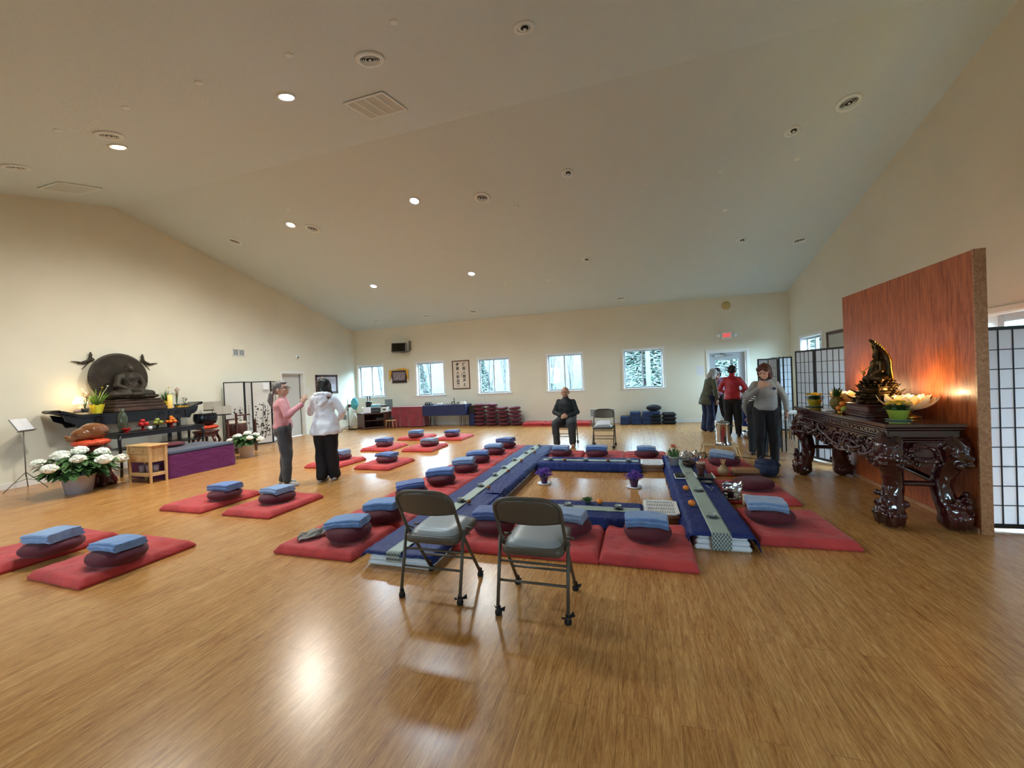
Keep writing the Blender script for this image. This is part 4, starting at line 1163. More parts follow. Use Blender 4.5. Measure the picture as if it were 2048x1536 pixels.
def cab_leg(sx, sy, seed):
    """S shaped leg with lion mask shoulder and ball claw foot"""
    g = G(); rr = random.Random(seed)
    X, Y = sx*(hx-.10), sy*(hy-.13)
    ks = [(az-.17, .0, .115), (.72, .035, .12), (.62, .03, .10), (.5, -.005, .082), (.38, -.02, .078), (.27, -.005, .082), (.18, .025, .095), (.10, .035, .105)]
    for i in range(len(ks)-1):
        a, b = ks[i], ks[i+1]
        g.cap((X+sx*a[1], Y+sy*a[1], a[0]), (X+sx*b[1], Y+sy*b[1], b[0]), a[2], b[2], 14)
    g.ell((X+sx*.03, Y+sy*.03, .085), (.105, .105, .085))
    # claws over the ball
    for k in range(5):
        a = math.atan2(sy, sx)+rad(-70+35*k)
        g.chain([(X+.06*cos(a), Y+.06*sin(a), .20), (X+sx*.03+.115*cos(a), Y+sy*.03+.115*sin(a), .13), (X+sx*.03+.105*cos(a), Y+sy*.03+.105*sin(a), .03)], [.026, .024, .012], 8)
    # mask and curls at the shoulder and knee
    fx, fy = X+sx*.09, Y+sy*.09
    for k in range(26):
        a = math.atan2(sy, sx)+rr.uniform(-1.9, 1.9); z = rr.choice((rr.uniform(.58, .78), rr.uniform(.16, .34), rr.uniform(.5, .8)))
        R_ = .12 if z > .5 else .10
        g.ell((X+R_*cos(a)+sx*.02, Y+R_*sin(a)+sy*.02, z), (rr.uniform(.018, .034),)*3, None, 8, 6)
    for s in (-1, 1):
        g.ell((fx+s*.035*abs(sy), fy-s*.035*sx*sy, .70), .022, None, 8, 6)
    g.ell((fx+sx*.02, fy+sy*.02, .655), (.04, .04, .03)); g.ell((fx+sx*.02, fy+sy*.02, .60), (.035, .035, .02))
    for k in range(3): g.torus((X+sx*(.09+.01*k), Y+sy*(.09), .27-.05*k), .035, .012, 12, 6, RY(1.57) if k % 2 else RX(1.57))
    return g
i = 0
for sx in (-1, 1):
    for sy in (-1, 1):
        i += 1; blob('leg', cab_leg(sx, sy, i), .010, M['mahog'], t, 1, (.006, 26, (1, 1, .6)))
g = G()
for sy in (-1, 1):
    g.chain([(-hx+.13, sy*(hy-.13), .36), (-.12, sy*(hy-.13), .40), (.12, sy*(hy-.13), .40), (hx-.13, sy*(hy-.13), .36)], [.03, .026, .026, .03])
g.chain([(hx-.12, -hy+.15, .40), (hx-.12, -.3, .45), (hx-.12, .3, .45), (hx-.12, hy-.15, .40)], [.03]*4)
ob('stretcher', g, M['mahog'], t)

# ------------------------------------------------------------------ tall oak panel behind it
M['oak'] = wood('red_oak_ply', (138, 62, 26), (192, 104, 54), 'z', 1.1, .42, .1, (.36, .64))
M['oaktrim'] = wood('oak_trim', (150, 100, 66), (190, 142, 104), 'y', 1.0, .45)
t = thing('wood_panel', 'tall reddish oak plywood partition behind the carved altar', 'partition', (2.86, 5.64, 0))
g = G(); g.bx(-.04, .04, -1.14, 1.13, .0, 2.47, .003); ob('board', g, M['oak'], t)
g = G(); g.bx(-.055, -.04, -1.14, 1.13, .0, .045, .003); ob('base_trim', g, M['oaktrim'], t)
g = G(); g.bx(-.042, .042, -1.158, -1.14, 0, 2.472); ob('edge_strip', g, M['oaktrim'], t)

# ------------------------------------------------------------------ shoji screens
M['rice'] = make_paper('rice_paper', (226, 232, 238), .5)
M['rice2'] = make_paper('rice_paper_plain', (236, 236, 234), .35)
M['lacq'] = mat('black_lacquer', (14, 16, 22), .45)
M['lacqblue'] = mat('black_lattice', (16, 22, 40), .5)
def shoji_panel(parent, p0, p1, h, z0=.02, cols=5, rows=10, fr=.03, paint=None, plain=False):
    a = V((p0[0], p0[1], 0)); b = V((p1[0], p1[1], 0)); d = b-a; L = d.length; ang = math.atan2(d.y, d.x)
    Rm = Matrix.Translation((a.x, a.y, z0)) @ Matrix.Rotation(ang, 4, 'Z')
    f = G(); T = .009
    f.bx(0, fr, -T, T, 0, h, .002); f.bx(L-fr, L, -T, T, 0, h, .002); f.bx(fr, L-fr, -T, T, 0, fr*1.3); f.bx(fr, L-fr, -T, T, h-fr, h)
    f.xf(Rm); fo = ob('panel_frame', f, M['lacq'], parent)
    p = G(); p.bx(fr*.8, L-fr*.8, -.001, .001, fr, h-fr*.8); p.xf(Rm); ob('paper', p, M['rice2'] if plain else M['rice'], fo)
    if cols:
        k = G(); w = .0045
        for i in range(1, cols): x = fr+(L-2*fr)*i/cols; k.bx(x-w, x+w, -.005, .005, fr, h-fr)
        for j in range(1, rows): z = fr+(h-2*fr)*j/rows; k.bx(fr, L-fr, -.0048, .0048, z-w*.8, z+w*.8)
        k.xf(Rm); ob('lattice', k, M['lacqblue'], fo)
    if paint:
        k = paint(L, h); k.xf(Rm); ob('painted_bamboo', k, M['lacq'], fo)
    return fo
t = thing('shoji_screen', 'black lattice shoji screen cropped by the right photo edge', 'folding screen', (0, 0, 0))
shoji_panel(t, (2.925, 4.62), (3.50, 4.66), 1.78); shoji_panel(t, (3.505, 4.66), (4.0, 4.36), 1.78)
t = thing('shoji_screen', 'black lattice shoji screen standing left of the oak panel', 'folding screen', (0, 0, 0))
shoji_panel(t, (2.66, 8.07), (2.77, 7.61), 1.78, cols=4); shoji_panel(t, (2.77, 7.60), (2.98, 7.06), 1.78, cols=5)
t = thing('shoji_screen', 'dark folded shoji screen seen edge on behind the woman in grey', 'folding screen', (0, 0, 0))
shoji_panel(t, (2.47, 8.25), (2.56, 8.64), 1.70); shoji_panel(t, (2.56, 8.65), (2.52, 9.06), 1.70); shoji_panel(t, (2.53, 9.07), (2.63, 9.45), 1.70)
shoji_panel(t, (2.53, 8.24), (2.64, 8.62), 1.70)
t = thing('shoji_screen', 'distant shoji screen with two lit panels near the exit door', 'folding screen', (0, 0, 0))
shoji_panel(t, (2.83, 10.98), (3.14, 11.10), 1.74, cols=0, plain=False); shoji_panel(t, (3.15, 11.10), (3.56, 11.0), 1.76)
# painted screen by the left wall
def bamboo(seed, n, stems):
    def f(L, h):
        rr = random.Random(seed); g = G()
        for s in range(stems):
            x = L*(.3+.4*rr.random()); z = .12+.1*rr.random(); pts = [(x, -.003, z)]
            for k in range(6):
                x += rr.uniform(-.01, .025); z += h*.09*rr.uniform(.8, 1.1); pts.append((min(L-.05, max(.05, x)), -.003, z))
            g.tube(pts, .0045, 5)
        for k in range(n):
            x = rr.uniform(.05, L-.06); z = .15+rr.random()**1.3*h*.55; a = rr.uniform(0, 6.28); l = rr.uniform(.03, .06)
            d = V((cos(a), 0, sin(a))); e = V((-sin(a), 0, cos(a)))*l*.3; c = V((x, -.004, z))
            g.add([c-d*l*.6, c-e*1.2, c+d*l*.6, c+e*1.2], [(0, 1, 2, 3)])
        return g
    return f
t = thing('painted_screen', 'black framed white folding screen painted with black bamboo by the left wall', 'folding screen', (0, 0, 0))
for i, (a, b) in enumerate((((-10.28, 7.76), (-9.98, 8.10)), ((-9.98, 8.11), (-10.22, 8.50)), ((-10.22, 8.51), (-9.94, 8.88)), ((-9.94, 8.89), (-10.2, 9.26)))):
    shoji_panel(t, a, b, 1.76, .02, 0, 0, .022, bamboo(i, (22, 26, 90, 80)[i], (1, 1, 4, 3)[i]), True)
g = G(); g.bx(-.008, 0, -.07, .07, -.09, .09, .002); o = ob('paper_notice', g, M['paperw'], None, 'small white paper sign hung on the top of the painted screen', 'notice', loc=(-9.93, 8.72, 1.64)); o.rotation_euler = (0, 0, -.6)

# ------------------------------------------------------------------ black altar (left wall)
M['ebony'] = mat('ebony', (20, 20, 26), .28, var=.3, vs=6)
ly0, ly1, lx0, lx1, lz = 4.45, 6.92, -10.33, -9.88, 1.21
t = thing('altar_table', 'long black altar table with upswept ends against the left wall', 'altar table', (lx0/2+lx1/2, ly0/2+ly1/2, 0))
h2 = (ly1-ly0)/2; w2 = (lx1-lx0)/2
prof = []
n = 44
for i in range(n+1):
    y = -h2+2*h2*i/n; q = max(0, (abs(y)-(h2-.34))/.34); prof.append((y, lz+.10*(q*q*(3-2*q))+.0))
poly = prof+[(y, z-.05) for y, z in prof[::-1]]
g = G(); g.prism(poly, -w2, w2, 'x'); 
for s in (-1, 1): g.cyl((-w2, s*h2, lz+.085), (w2, s*h2, lz+.085), .028, n=12)
ob('tabletop', g, M['ebony'], t)
poly = [(-h2+.06, lz+.02), (-h2+.10, lz-.10), (-h2+.22, lz-.16), (-h2+.26, lz-.24), (-h2+.5, lz-.22), (h2-.5, lz-.22), (h2-.26, lz-.24), (h2-.22, lz-.16), (h2-.10, lz-.10), (h2-.06, lz+.02), (h2-.3, lz-.045), (-h2+.3, lz-.045)]
g = G(); g.prism(poly, -w2+.03, -w2+.06, 'x'); g.prism(poly, w2-.06, w2-.03, 'x')
for s in (-1, 1): g.bx(-w2+.06, w2-.06, s*(h2-.36)-.02, s*(h2-.36)+.02, lz-.22, lz-.04)
ob('apron', g, M['ebony'], t)
g = G()
for y in (h2-.18, h2-.52, h2-.86, -h2+.9, -h2+.55):
    pts = []
    for i in range(26):
        q = i/25; a = q*3.4*pi; R_ = .058*(1-.8*q); pts.append((w2-.026, y+R_*cos(a), lz-.11+R_*sin(a)))
    g.tube(pts, .007, 6)
for y in (h2-.35, h2-.69): g.bx(w2-.03, w2-.015, y-.008, y+.008, lz-.2, lz-.05)
ob('scroll_carving', g, M['ebony'], t)
for s in (-1, 1):
    for v in (-1, 1):
        g = G(); g.bx(v*(w2-.07)-.03, v*(w2-.07)+.03, s*(h2-.48)-.03, s*(h2-.48)+.03, 0, lz-.05, .006); ob('leg', g, M['ebony'], t)
# offering table in front
t = thing('offering_table', 'lower black offering table before the upswept altar', 'table', (-9.52, 5.75, 0)); oz = .825
g = G(); g.bx(-.25, .25, -.80, .80, oz-.03, oz, .008); ob('tabletop', g, M['ebony'], t)
g = G(); 
for x in (-.235, .215): g.bx(x, x+.02, -.76, .76, oz-.10, oz-.03)
for y in (-.78, .76): g.bx(-.23, .23, y, y+.02, oz-.10, oz-.03)
ob('apron', g, M['ebony'], t)
for sx in (-1, 1):
    for sy in (-1, 1):
        g = G(); g.tube([(sx*.21, sy*.75, oz-.05), (sx*.225, sy*.765, oz-.16), (sx*.21, sy*.74, .3), (sx*.215, sy*.75, 0)], [.035, .03, .022, .026], 4); ob('leg', g, M['ebony'], t)
g = G(); g.bx(-.22, .22, -.74, .74, .50, .52); ob('shelf', g, M['ebony'], t)
t_off = t
# natural pine side table
M['pine'] = wood('pine', (190, 148, 96), (214, 176, 126), 'z', 1.0, .5)
t = thing('side_table', 'small pine side table with drawers and an open lower shelf', 'side table', (-8.29, 4.835, 0), 0); pz = .66
g = G(); g.bx(-.31, .31, -.155, .155, pz-.025, pz, .006); ob('tabletop', g, M['pine'], t)
for sx in (-1, 1):
    for sy in (-1, 1):
        g = G(); g.add([(sx*.265-.022, sy*.12-.022, pz-.025), (sx*.265+.022, sy*.12-.022, pz-.025), (sx*.265+.022, sy*.12+.022, pz-.025), (sx*.265-.022, sy*.12+.022, pz-.025), (sx*.265-.014, sy*.12-.014, 0), (sx*.265+.014, sy*.12-.014, 0), (sx*.265+.014, sy*.12+.014, 0), (sx*.265-.014, sy*.12+.014, 0)],
              [(0, 1, 2, 3), (7, 6, 5, 4), (0, 4, 5, 1), (1, 5, 6, 2), (2, 6, 7, 3), (3, 7, 4, 0)]); ob('leg', g, M['pine'], t)
g = G(); g.bx(-.255, .255, .10, .12, .36, pz-.025); g.bx(.245, .262, -.12, .12, .36, pz-.025); g.bx(-.262, -.245, -.12, .12, .36, pz-.025); g.bx(-.255, .255, -.115, -.105, .36, pz-.025)
ob('cabinet_box', g, M['pine'], t)
for z0, z1 in ((.50, .62), (.375, .49)):
    g = G(); g.bx(-.24, .24, -.13, -.115, z0, z1, .005); dr = ob('drawer', g, M['pine'], t)
    for x in (-.12, .12): g = G(); g.ell((x, -.14, (z0+z1)/2), .013, None, 10, 8); ob('knob', g, M['oaktrim'], dr)
g = G(); g.bx(-.27, .27, -.12, .12, .15, .17, .004); g.bx(-.25, .25, -.13, -.11, .12, .15); g.bx(.25, .27, -.12, .12, .12, .15); ob('shelf', g, M['pine'], t)
M['cupglass'] = mat('pink_clear_glass', (210, 190, 210), .1, trans=.6)
for x, y in ((-.06, -.05), (.06, -.02), (.15, .03)):
    g = G(); g.lathe([(0, 0), (.038, 0), (.05, .13), (.047, .13), (.035, .008), (0, .008)], n=16)
    ob('drinking_glass', g, M['cupglass'], None, 'clear pinkish drinking glass on the lower shelf of the pine table', 'glass', 'glasses under the pine table', loc=(-8.29+x, 4.835+y, .171))
# kneeler bench with purple cloth
M['purple'] = make_satin('purple_cloth', (98, 38, 92)); M['navyvelvet'] = mat('navy_velvet', (38, 48, 76), .8, sheen=.4)
t = thing('kneeling_bench', 'long kneeling bench wrapped in purple cloth with a navy top', 'bench', (-8.55, 5.62, 0))
g = G()
def kn(u, v):
    # closed loop around, v up
    n = 4; per = u*2*(1.0+1.3); w, l = 1.0, 1.25
    P_ = [(w/2, -l/2), (w/2, l/2), (-w/2, l/2), (-w/2, -l/2)]
    q = u*4; i = int(q) % 4; f = q-int(q); a = P_[i]; b = P_[(i+1) % 4]
    x = a[0]+(b[0]-a[0])*f; y = a[1]+(b[1]-a[1])*f
    k = .012*sin(u*60)*(1-v)+.01*noise.noise(V((u*20, v*2, 0)))
    return (x*(1+k), y*(1+k), .005+v*.42)
g.grid(kn, 96, 8, closed_u=True); g.bx(-.49, .49, -.61, .61, .38, .42); ob('cloth_skirt', g, M['purple'], t)
g = G(); g.box((0, 0, .45), (1.0, 1.26, .07), None, .03); ob('top_pad', g, M['navyvelvet'], t)
inst('zafu', ZF[1], (-8.85, 5.55, .487), 0, 'flat burgundy cushion lying on the navy kneeling bench', 'cushion', None, (1.15, 1.2, .6))
# ------------------------------------------------------------------ plants
M['petal_w'] = mat('white_petals', (244, 247, 236), .7, var=.03, vs=40, bump=.15, bs=120, bd=.004)
M['petal_y'] = mat('yellow_petals', (236, 196, 30), .6, var=.1, vs=40)
M['petal_p'] = mat('purple_petals', (98, 60, 160), .7, var=.2, vs=40)
M['petal_o'] = mat('orange_petals', (214, 96, 40), .6, var=.2, vs=40)
M['pot_w'] = mat('pale_lilac_pot', (200, 204, 226), .45)
M['foil_y'] = mat('yellow_wrap', (226, 214, 60), .4)
M['soil'] = mat('soil', (50, 36, 28), .95)
def leaf(g, p, d, l, w, droop=.3, up=V((0, 0, 1))):
    d = V(d).normalized(); s = d.cross(up); s = s.normalized() if s.length > 1e-3 else V((1, 0, 0)); p = V(p); n = 5
    vs = []
    for i in range(n+1):
        q = i/n; c = p+d*l*q-up*droop*l*q*q; ww = w*sin(pi*min(.97, q*.92+.06))**.8
        vs += [c-s*ww+up*ww*.25, c, c+s*ww+up*ww*.25]
    fs = []
    for i in range(n): b = i*3; fs += [(b, b+1, b+4, b+3), (b+1, b+2, b+5, b+4)]
    g.add(vs, fs, True)
def hydrangea(label, loc, R, H, pr, ph, seed, nflower):
    rr = random.Random(seed)
    t = thing('potted_hydrangea', label, 'potted plant', loc)
    g = G(); g.lathe([(0, 0), (pr*.78, 0), (pr, ph), (pr*1.04, ph), (pr*1.04, ph-.02), (pr*.96, ph-.02), (pr*.9, ph-.05), (0, ph-.05)], n=28); ob('pot', g, M['pot_w'], t)
    g = G()
    for i in range(320):
        a = rr.random()*2*pi; e = rr.random(); r = R*rr.uniform(.25, .85); z = ph+(H-ph)*rr.uniform(.05, .75)*(1-.35*(r/R)**2)
        p = V((cos(a)*r*.7, sin(a)*r*.7, z)); leaf(g, p, (cos(a), sin(a), rr.uniform(-.2, .5)), rr.uniform(.10, .16)*R/.5, rr.uniform(.03, .05)*R/.5, rr.uniform(.2, .6))
    for i in range(14):
        a = i*2.4; g.tube([(0, 0, ph-.04), (cos(a)*R*.3, sin(a)*R*.3, ph+(H-ph)*.6)], .006, 5)
    ob('leaves', g, M['green'], t)
    for k in range(nflower):
        a = k*2.399+rr.uniform(-.2, .2); q = math.sqrt((k+.5)/nflower); r = R*.86*q; z = H-.04-(H-ph)*.55*q*q
        fr = R*rr.uniform(.135, .18); c = V((cos(a)*r, sin(a)*r, z))
        f = G()
        for i in range(70):
            u = rr.uniform(-.35, 1); b = rr.random()*6.28; w = math.sqrt(1-u*u); n_ = V((w*cos(b), w*sin(b), u*.75))
            f.ell(c+n_*fr, (.018, .018, .014), None, 6, 4)
        f.ell(c, (fr*.93, fr*.93, fr*.7), None, 12, 8)
        ob('flower_head', f, M['petal_w'], t)
    return t
hydrangea('big potted white hydrangea standing on the floor beside the music stand', (-8.69, 4.10, 0), .60, .72, .20, .29, 1, 12)
hydrangea('potted white hydrangea standing on the floor before the drum rack', (-8.62, 6.97, 0), .38, .60, .15, .30, 2, 9)
def purple_pot(label, loc, seed):
    rr = random.Random(seed); t = thing('purple_flower_pot', label, 'potted plant', loc, 0, 'purple flower pots on the floor')
    g = G(); g.lathe([(0, 0), (.075, 0), (.10, .012), (.10, .018), (.07, .01), (0, .01)], n=24); ob('saucer', g, M['foam'], t)
    g = G(); g.lathe([(0, .012), (.042, .012), (.062, .11), (.066, .11), (.066, .10), (0, .10)], n=20); ob('pot', g, mat('purple_foil', (70, 28, 70), .4), t)
    g = G(); s = G()
    for i in range(150):
        a = rr.random()*6.28; e = rr.uniform(.25, 1.5); l = rr.uniform(.07, .13)
        p = V((cos(a)*cos(e)*l*1.05, sin(a)*cos(e)*l*1.05, .12+sin(e)*l*.8)); s.tube([(0, 0, .10), p*.6+V((0, 0, .04)), p], .0018, 3)
        for _ in range(2): g.ell(p+V((rr.uniform(-.01, .01), rr.uniform(-.01, .01), rr.uniform(-.01, .01))), (.011, .011, .008), None, 5, 4)
    ob('stems', s, M['green'], t); ob('blossoms', g, M['petal_p'], t)
purple_pot('purple flower pot on the bare floor inside the tables, nearer the seated man', (-1.31, 5.62, 0), 1)
purple_pot('purple flower pot on the bare floor inside the tables, nearer the tea things', (-.07, 5.60, 0), 2)
def daffodil(label, loc, seed, H, R, wrap, nb=60, nf=4):
    rr = random.Random(seed); t = thing('potted_daffodils', label, 'potted plant', loc)
    g = G()
    def w(u, v):
        a = u*2*pi; r = .07+.035*v+.012*sin(a*7)*v; return (r*cos(a), r*sin(a), v*.17+.012*sin(a*7+1)*v*v)
    g.grid(w, 56, 6, closed_u=True); g.lathe([(0, 0), (.07, 0), (.075, .12), (0, .12)], n=16); ob('wrapped_pot', g, wrap, t)
    g = G()
    for i in range(nb):
        a = rr.random()*6.28; s = rr.random()**.6; tip = V((cos(a)*R*s, sin(a)*R*s, H*rr.uniform(.7, 1)-.1*s)); b = V((cos(a)*.04*s, sin(a)*.04*s, .12))
        m_ = b.lerp(tip, .5)+V((0, 0, .04)); g.tube([b, m_, tip], [.006, .006, .001], 4, flat=.4)
    ob('leaves', g, M['green2'] if nb > 50 else M['green'], t)
    for k in range(nf):
        a = k*1.7+.5; p = V((cos(a)*R*.9, sin(a)*R*.9, H-.02*k)); f = G(); f.tube([(0, 0, .12), p*.5+V((0, 0, .1)), p], .003, 4)
        for q in range(6): leaf(f, p, (cos(q*1.05), sin(q*1.05), .2), .032, .012, 0)
        f.cyl(p, p+V((0, 0, .018)), .010, .014, 8); ob('blossom', f, M['petal_y'] if wrap is M['foil_y'] and k % 2 else M['petal_w'], t)
AZ = 1.213
daffodil('yellow wrapped pot of daffodils on the black altar left of the statue', (-10.08, 5.08, AZ), 1, .52, .22, M['foil_y'], 70, 3)
daffodil('smaller pot of green daffodil shoots on the black altar right of the statue', (-10.12, 6.32, AZ), 2, .48, .16, M['foil_y'], 46, 2)
# ------------------------------------------------------------------ bronze seated statue with disc halo
M['bronze'] = mat('dark_bronze', (52, 46, 38), .55, .35, var=.25, vs=6, bump=.2, bs=50)
M['bronze2'] = mat('brown_bronze', (66, 48, 40), .6, .2, var=.2, vs=6, bump=.2, bs=40)
def seated_figure(g, h, crown=False):
    """meditating seated figure facing +X, base at z=0, height h"""
    k = h/1.0
    def P(*a): return tuple(q*k for q in a)
    g.ell(P(.0, 0, .16), P(.26, .40, .13)); 
    for s in (-1, 1):
        g.cap(P(-.05, s*.14, .14), P(.10, s*.42, .10), .13*k, .10*k); g.cap(P(.10, s*.42, .10), P(.26, -s*.06, .09), .095*k, .065*k)
        g.cap(P(-.03, s*.22, .60), P(.02, s*.31, .36), .085*k, .07*k); g.cap(P(.02, s*.31, .36), P(.20, s*.07, .21), .068*k, .045*k)
        g.ell(P(.23, s*.05, .20), P(.06, .07, .03))
        g.cap(P(-.01, s*.02, .66), P(-.03, s*.20, .61), .08*k, .085*k)
        g.ell(P(.01, s*.095, .80), P(.025, .018, .06))
    g.cap(P(-.02, 0, .22), P(-.02, 0, .42), .19*k, .165*k); g.cap(P(-.02, 0, .42), P(-.02, 0, .56), .17*k, .19*k)
    g.ell(P(-.02, 0, .56), P(.14, .25, .12))
    g.cyl(P(0, 0, .62), P(0, 0, .76), .06*k, .055*k); g.ell(P(.015, 0, .83), P(.095, .088, .115))
    g.ell(P(.10, 0, .815), P(.02, .016, .03)); g.ell(P(.095, 0, .765), P(.02, .03, .01)); g.ell(P(-.01, 0, .87), P(.10, .096, .085))
    for s in (-1, 1): g.ell(P(.095, s*.034, .845), P(.015, .022, .008))
    g.ell(P(-.02, 0, .955), P(.045, .045, .04))
    for i in range(5):   # robe folds
        z = .3+.06*i; g.tube([P(.15-.01*i, -.14, z-.05), P(.175-.01*i, 0, z), P(.13, .15, z+.09)], .01*k, 5)
    return g
t = thing('seated_statue', 'dark bronze seated statue before a round disc on the black altar', 'statue', (-10.05, 5.68, AZ))
S0 = t
g = G()
for x0_, w, z0, z1 in ((.27, .47, 0, .08), (.25, .45, .08, .15), (.22, .43, .15, .21), (.19, .41, .21, .25)): g.bx(-.22, x0_-.02, -w, w-.06*(w > .5), z0, z1, .015)
for z in (.06, .125, .19): g.bx(-.2, x0_+.07-z*.3, -.50+z*.3, .48-z*.3, z-.006, z+.006)
ob('stepped_base', g, M['bronze2'], t)
g = G(); g.ell((0, 0, .30), (.21, .42, .06)); g.ell((0, 0, .27), (.20, .40, .04))
for i in range(22):
    a = i/22*2*pi; g.ell((.19*cos(a), .39*sin(a), .30), (.045, .06, .035))
blob('lotus_seat', g, .012, M['bronze'], t, 1)
g = G(); seated_figure(g, .72); g.xf(Matrix.Translation((.02, -.07, .28)) @ Matrix.Diagonal((1.1, 1.05, 1.0, 1))); blob('figure', g, .010, M['bronze'], t, 2)
g = G(); g.lathe([(0, -.02), (.44, -.02), (.50, -.012), (.51, .0), (.50, .012), (.47, .016), (.44, .01), (0, .01)], n=64); g.xf(Matrix.Translation((-.21, -.12, .70)) @ Matrix.Rotation(rad(90), 4, 'Y')); ob('halo_disc', g, M['bronze'], t)
# two flying figures on the wall
def flying(label, y, s):
    g = G(); k = 1
    g.ell((.03, 0, .10), (.02, .03, .032)); g.ell((.03, 0, .14), (.012, .018, .018)); g.cap((.025, 0, .07), (.025, -s*.015, .0), .026, .03); g.cap((.025, -s*.01, .0), (.02, -s*.12, -.07), .032, .024)
    g.chain([(.02, -s*.12, -.07), (.02, -s*.2, -.05), (.02, -s*.29, -.035)], [.024, .014, .007]); g.cap((.03, 0, .05), (.035, s*.05, .01), .014, .01); g.cap((.035, s*.05, .01), (.04, s*.02, -.03), .011, .009)
    g.chain([(.015, -s*.03, -.05), (.015, -s*.08, -.12), (.015, -s*.14, -.19)], [.012, .01, .006]); g.chain([(.02, -s*.1, -.03), (.02, -s*.19, -.08)], [.012, .008])
    blob('flying_figure', g, .006, M['bronze'], None, 1, label=label, cat='wall ornament', group='bronze flying figures', loc=(XL+.006, y, 2.28))
flying('small bronze flying figure on the wall at the halo side nearer the camera', 5.17, 1)
flying('small bronze flying figure on the wall at the halo side nearer the door', 6.05, -1)
# crystal lamp, orchids, candle, vase, box
M['glow'] = mat('glowing_crystal', (255, 226, 160), .3, emit=3.0, ecol=(255, 214, 140))
M['crystal'] = mat('crystal', (238, 230, 214), .08, trans=.5)
def lotus_lamp(label, loc, s, group=None, power=14, tiers=3):
    t = thing('lotus_lamp', label, 'lamp', loc, 0, group); t.scale = (s,)*3
    g = G(); g.lathe([(0, 0), (.10, 0), (.11, .015), (.05, .03), (.025, .06), (.05, .085), (0, .085)], n=24); ob('base', g, M['gold'], t)
    for k in range(tiers):
        n = 9
        for i in range(n):
            a = 2*pi*(i+.5*k)/n; el = (.30, .85, 1.2)[k]; L = (.27, .23, .18)[k]
            g = G()
            def pet(u, v):
                w = .055*math.sin(pi*min(.98, v*.95+.04))**.7; curl = el+.5*v*v*(1 if k == 0 else .4)
                r = .03+L*v*cos(curl*.8)*1.0; z = .075+L*v*sin(curl*.8)+.0
                x = (u-.5)*2*w; z += .35*x*x/.05
                return (r*cos(a)-x*sin(a), r*sin(a)+x*cos(a), z)
            g.grid(pet, 5, 7)
            o = ob('petal', g, M['petalglass'], t); md = o.modifiers.new('s', 'SOLIDIFY'); md.thickness = .004
    g = G(); g.ell((0, 0, .13), (.03, .03, .045)); ob('bulb', g, M['bulbwarm'], t)
    add_light('bulb_light', 'POINT', (0, 0, .24), power, (1, .72, .38), .04, parent=t)
    return t
M['gold'] = mat('gold_leaf', (196, 148, 62), .28, .9, var=.15, vs=20)
M['petalglass'] = make_paper('petal_glass', (255, 240, 206), .6)
M['bulbwarm'] = mat('warm_bulb', (255, 230, 180), .4, emit=22, ecol=(255, 214, 140))
t = thing('crystal_lamp', 'glowing crystal lamp at the near end of the black altar', 'lamp', (-10.13, 4.86, 1.25))
g = G(); g.lathe([(0, 0), (.10, 0), (.09, .04), (.05, .07), (.04, .12), (0, .12)], n=20); ob('pink_stand', g, mat('pink_glaze', (196, 172, 172), .3), t)
g = G()
for k in range(4):
    n = 12-2*k
    for i in range(n):
        a = 2*pi*(i+.5*k)/n; r = .085-.012*k; g.ell((r*cos(a), r*sin(a), .19+.03*k), (.018, .018, .026), None, 6, 5)
ob('crystals', g, M['glow'], t)
add_light('bulb_light', 'POINT', (0, 0, .36), 1.3, (1, .72, .38), .05, parent=t)
def orchid(label, loc, seed, H, col, n=14):
    rr = random.Random(seed); t = thing('orchid', label, 'flowers', loc)
    g = G(); g.lathe([(0, 0), (.045, 0), (.055, .07), (.05, .07), (0, .06)], n=14); ob('pot', g, M['cupglaze'], t)
    g = G(); f = G()
    for i in range(8): a = i*.8; leaf(g, (0, 0, .06), (cos(a), sin(a), .6), .12, .02, .5)
    for i in range(n):
        a = rr.random()*6.28; r = rr.random()*.06; p = V((cos(a)*r, sin(a)*r, H*rr.uniform(.6, 1))); g.tube([(0, 0, .06), p], .0025, 4)
        for q in range(5): leaf(f, p, (cos(q*1.26+a), sin(q*1.26+a), .35), .034, .015, 0)
    ob('leaves', g, M['green'], t); ob('blossoms', f, col, t)
orchid('small orange orchid in front of the crystal lamp', (-9.99, 4.86, 1.25), 1, .36, M['petal_o'])
orchid('orange orchid in a slim vase on the black altar beside the candle glass', (-10.1, 6.52, AZ), 2, .46, M['petal_o'], 16)
orchid('pinkish tufted plant on the black altar beyond the orange orchid', (-10.1, 6.68, AZ), 3, .22, mat('dusky_pink', (160, 128, 128), .6), 10)
g = G(); g.lathe([(0, 0), (.042, 0), (.045, .30), (.041, .30), (.038, .02), (0, .02)], n=20)
ob('candle_glass', g, mat('amber_glass', (222, 200, 120), .15, trans=.3, emit=.25, ecol=(255, 210, 120)), None, 'tall pale candle glass on the black altar in front of the shoots', 'candle', loc=(-9.97, 6.30, AZ))
g = G(); g.bx(-.05, .05, -.11, .11, 0, .045, .004); ob('gold_box', g, M['gold'], None, 'small golden box near the far end of the black altar', 'box', loc=(-10.0, 6.66+.16, AZ+.03))
bpy.data.objects['gold_box'].location = (-9.98, 6.50, AZ); bpy.data.objects['gold_box'].location.y = 6.55
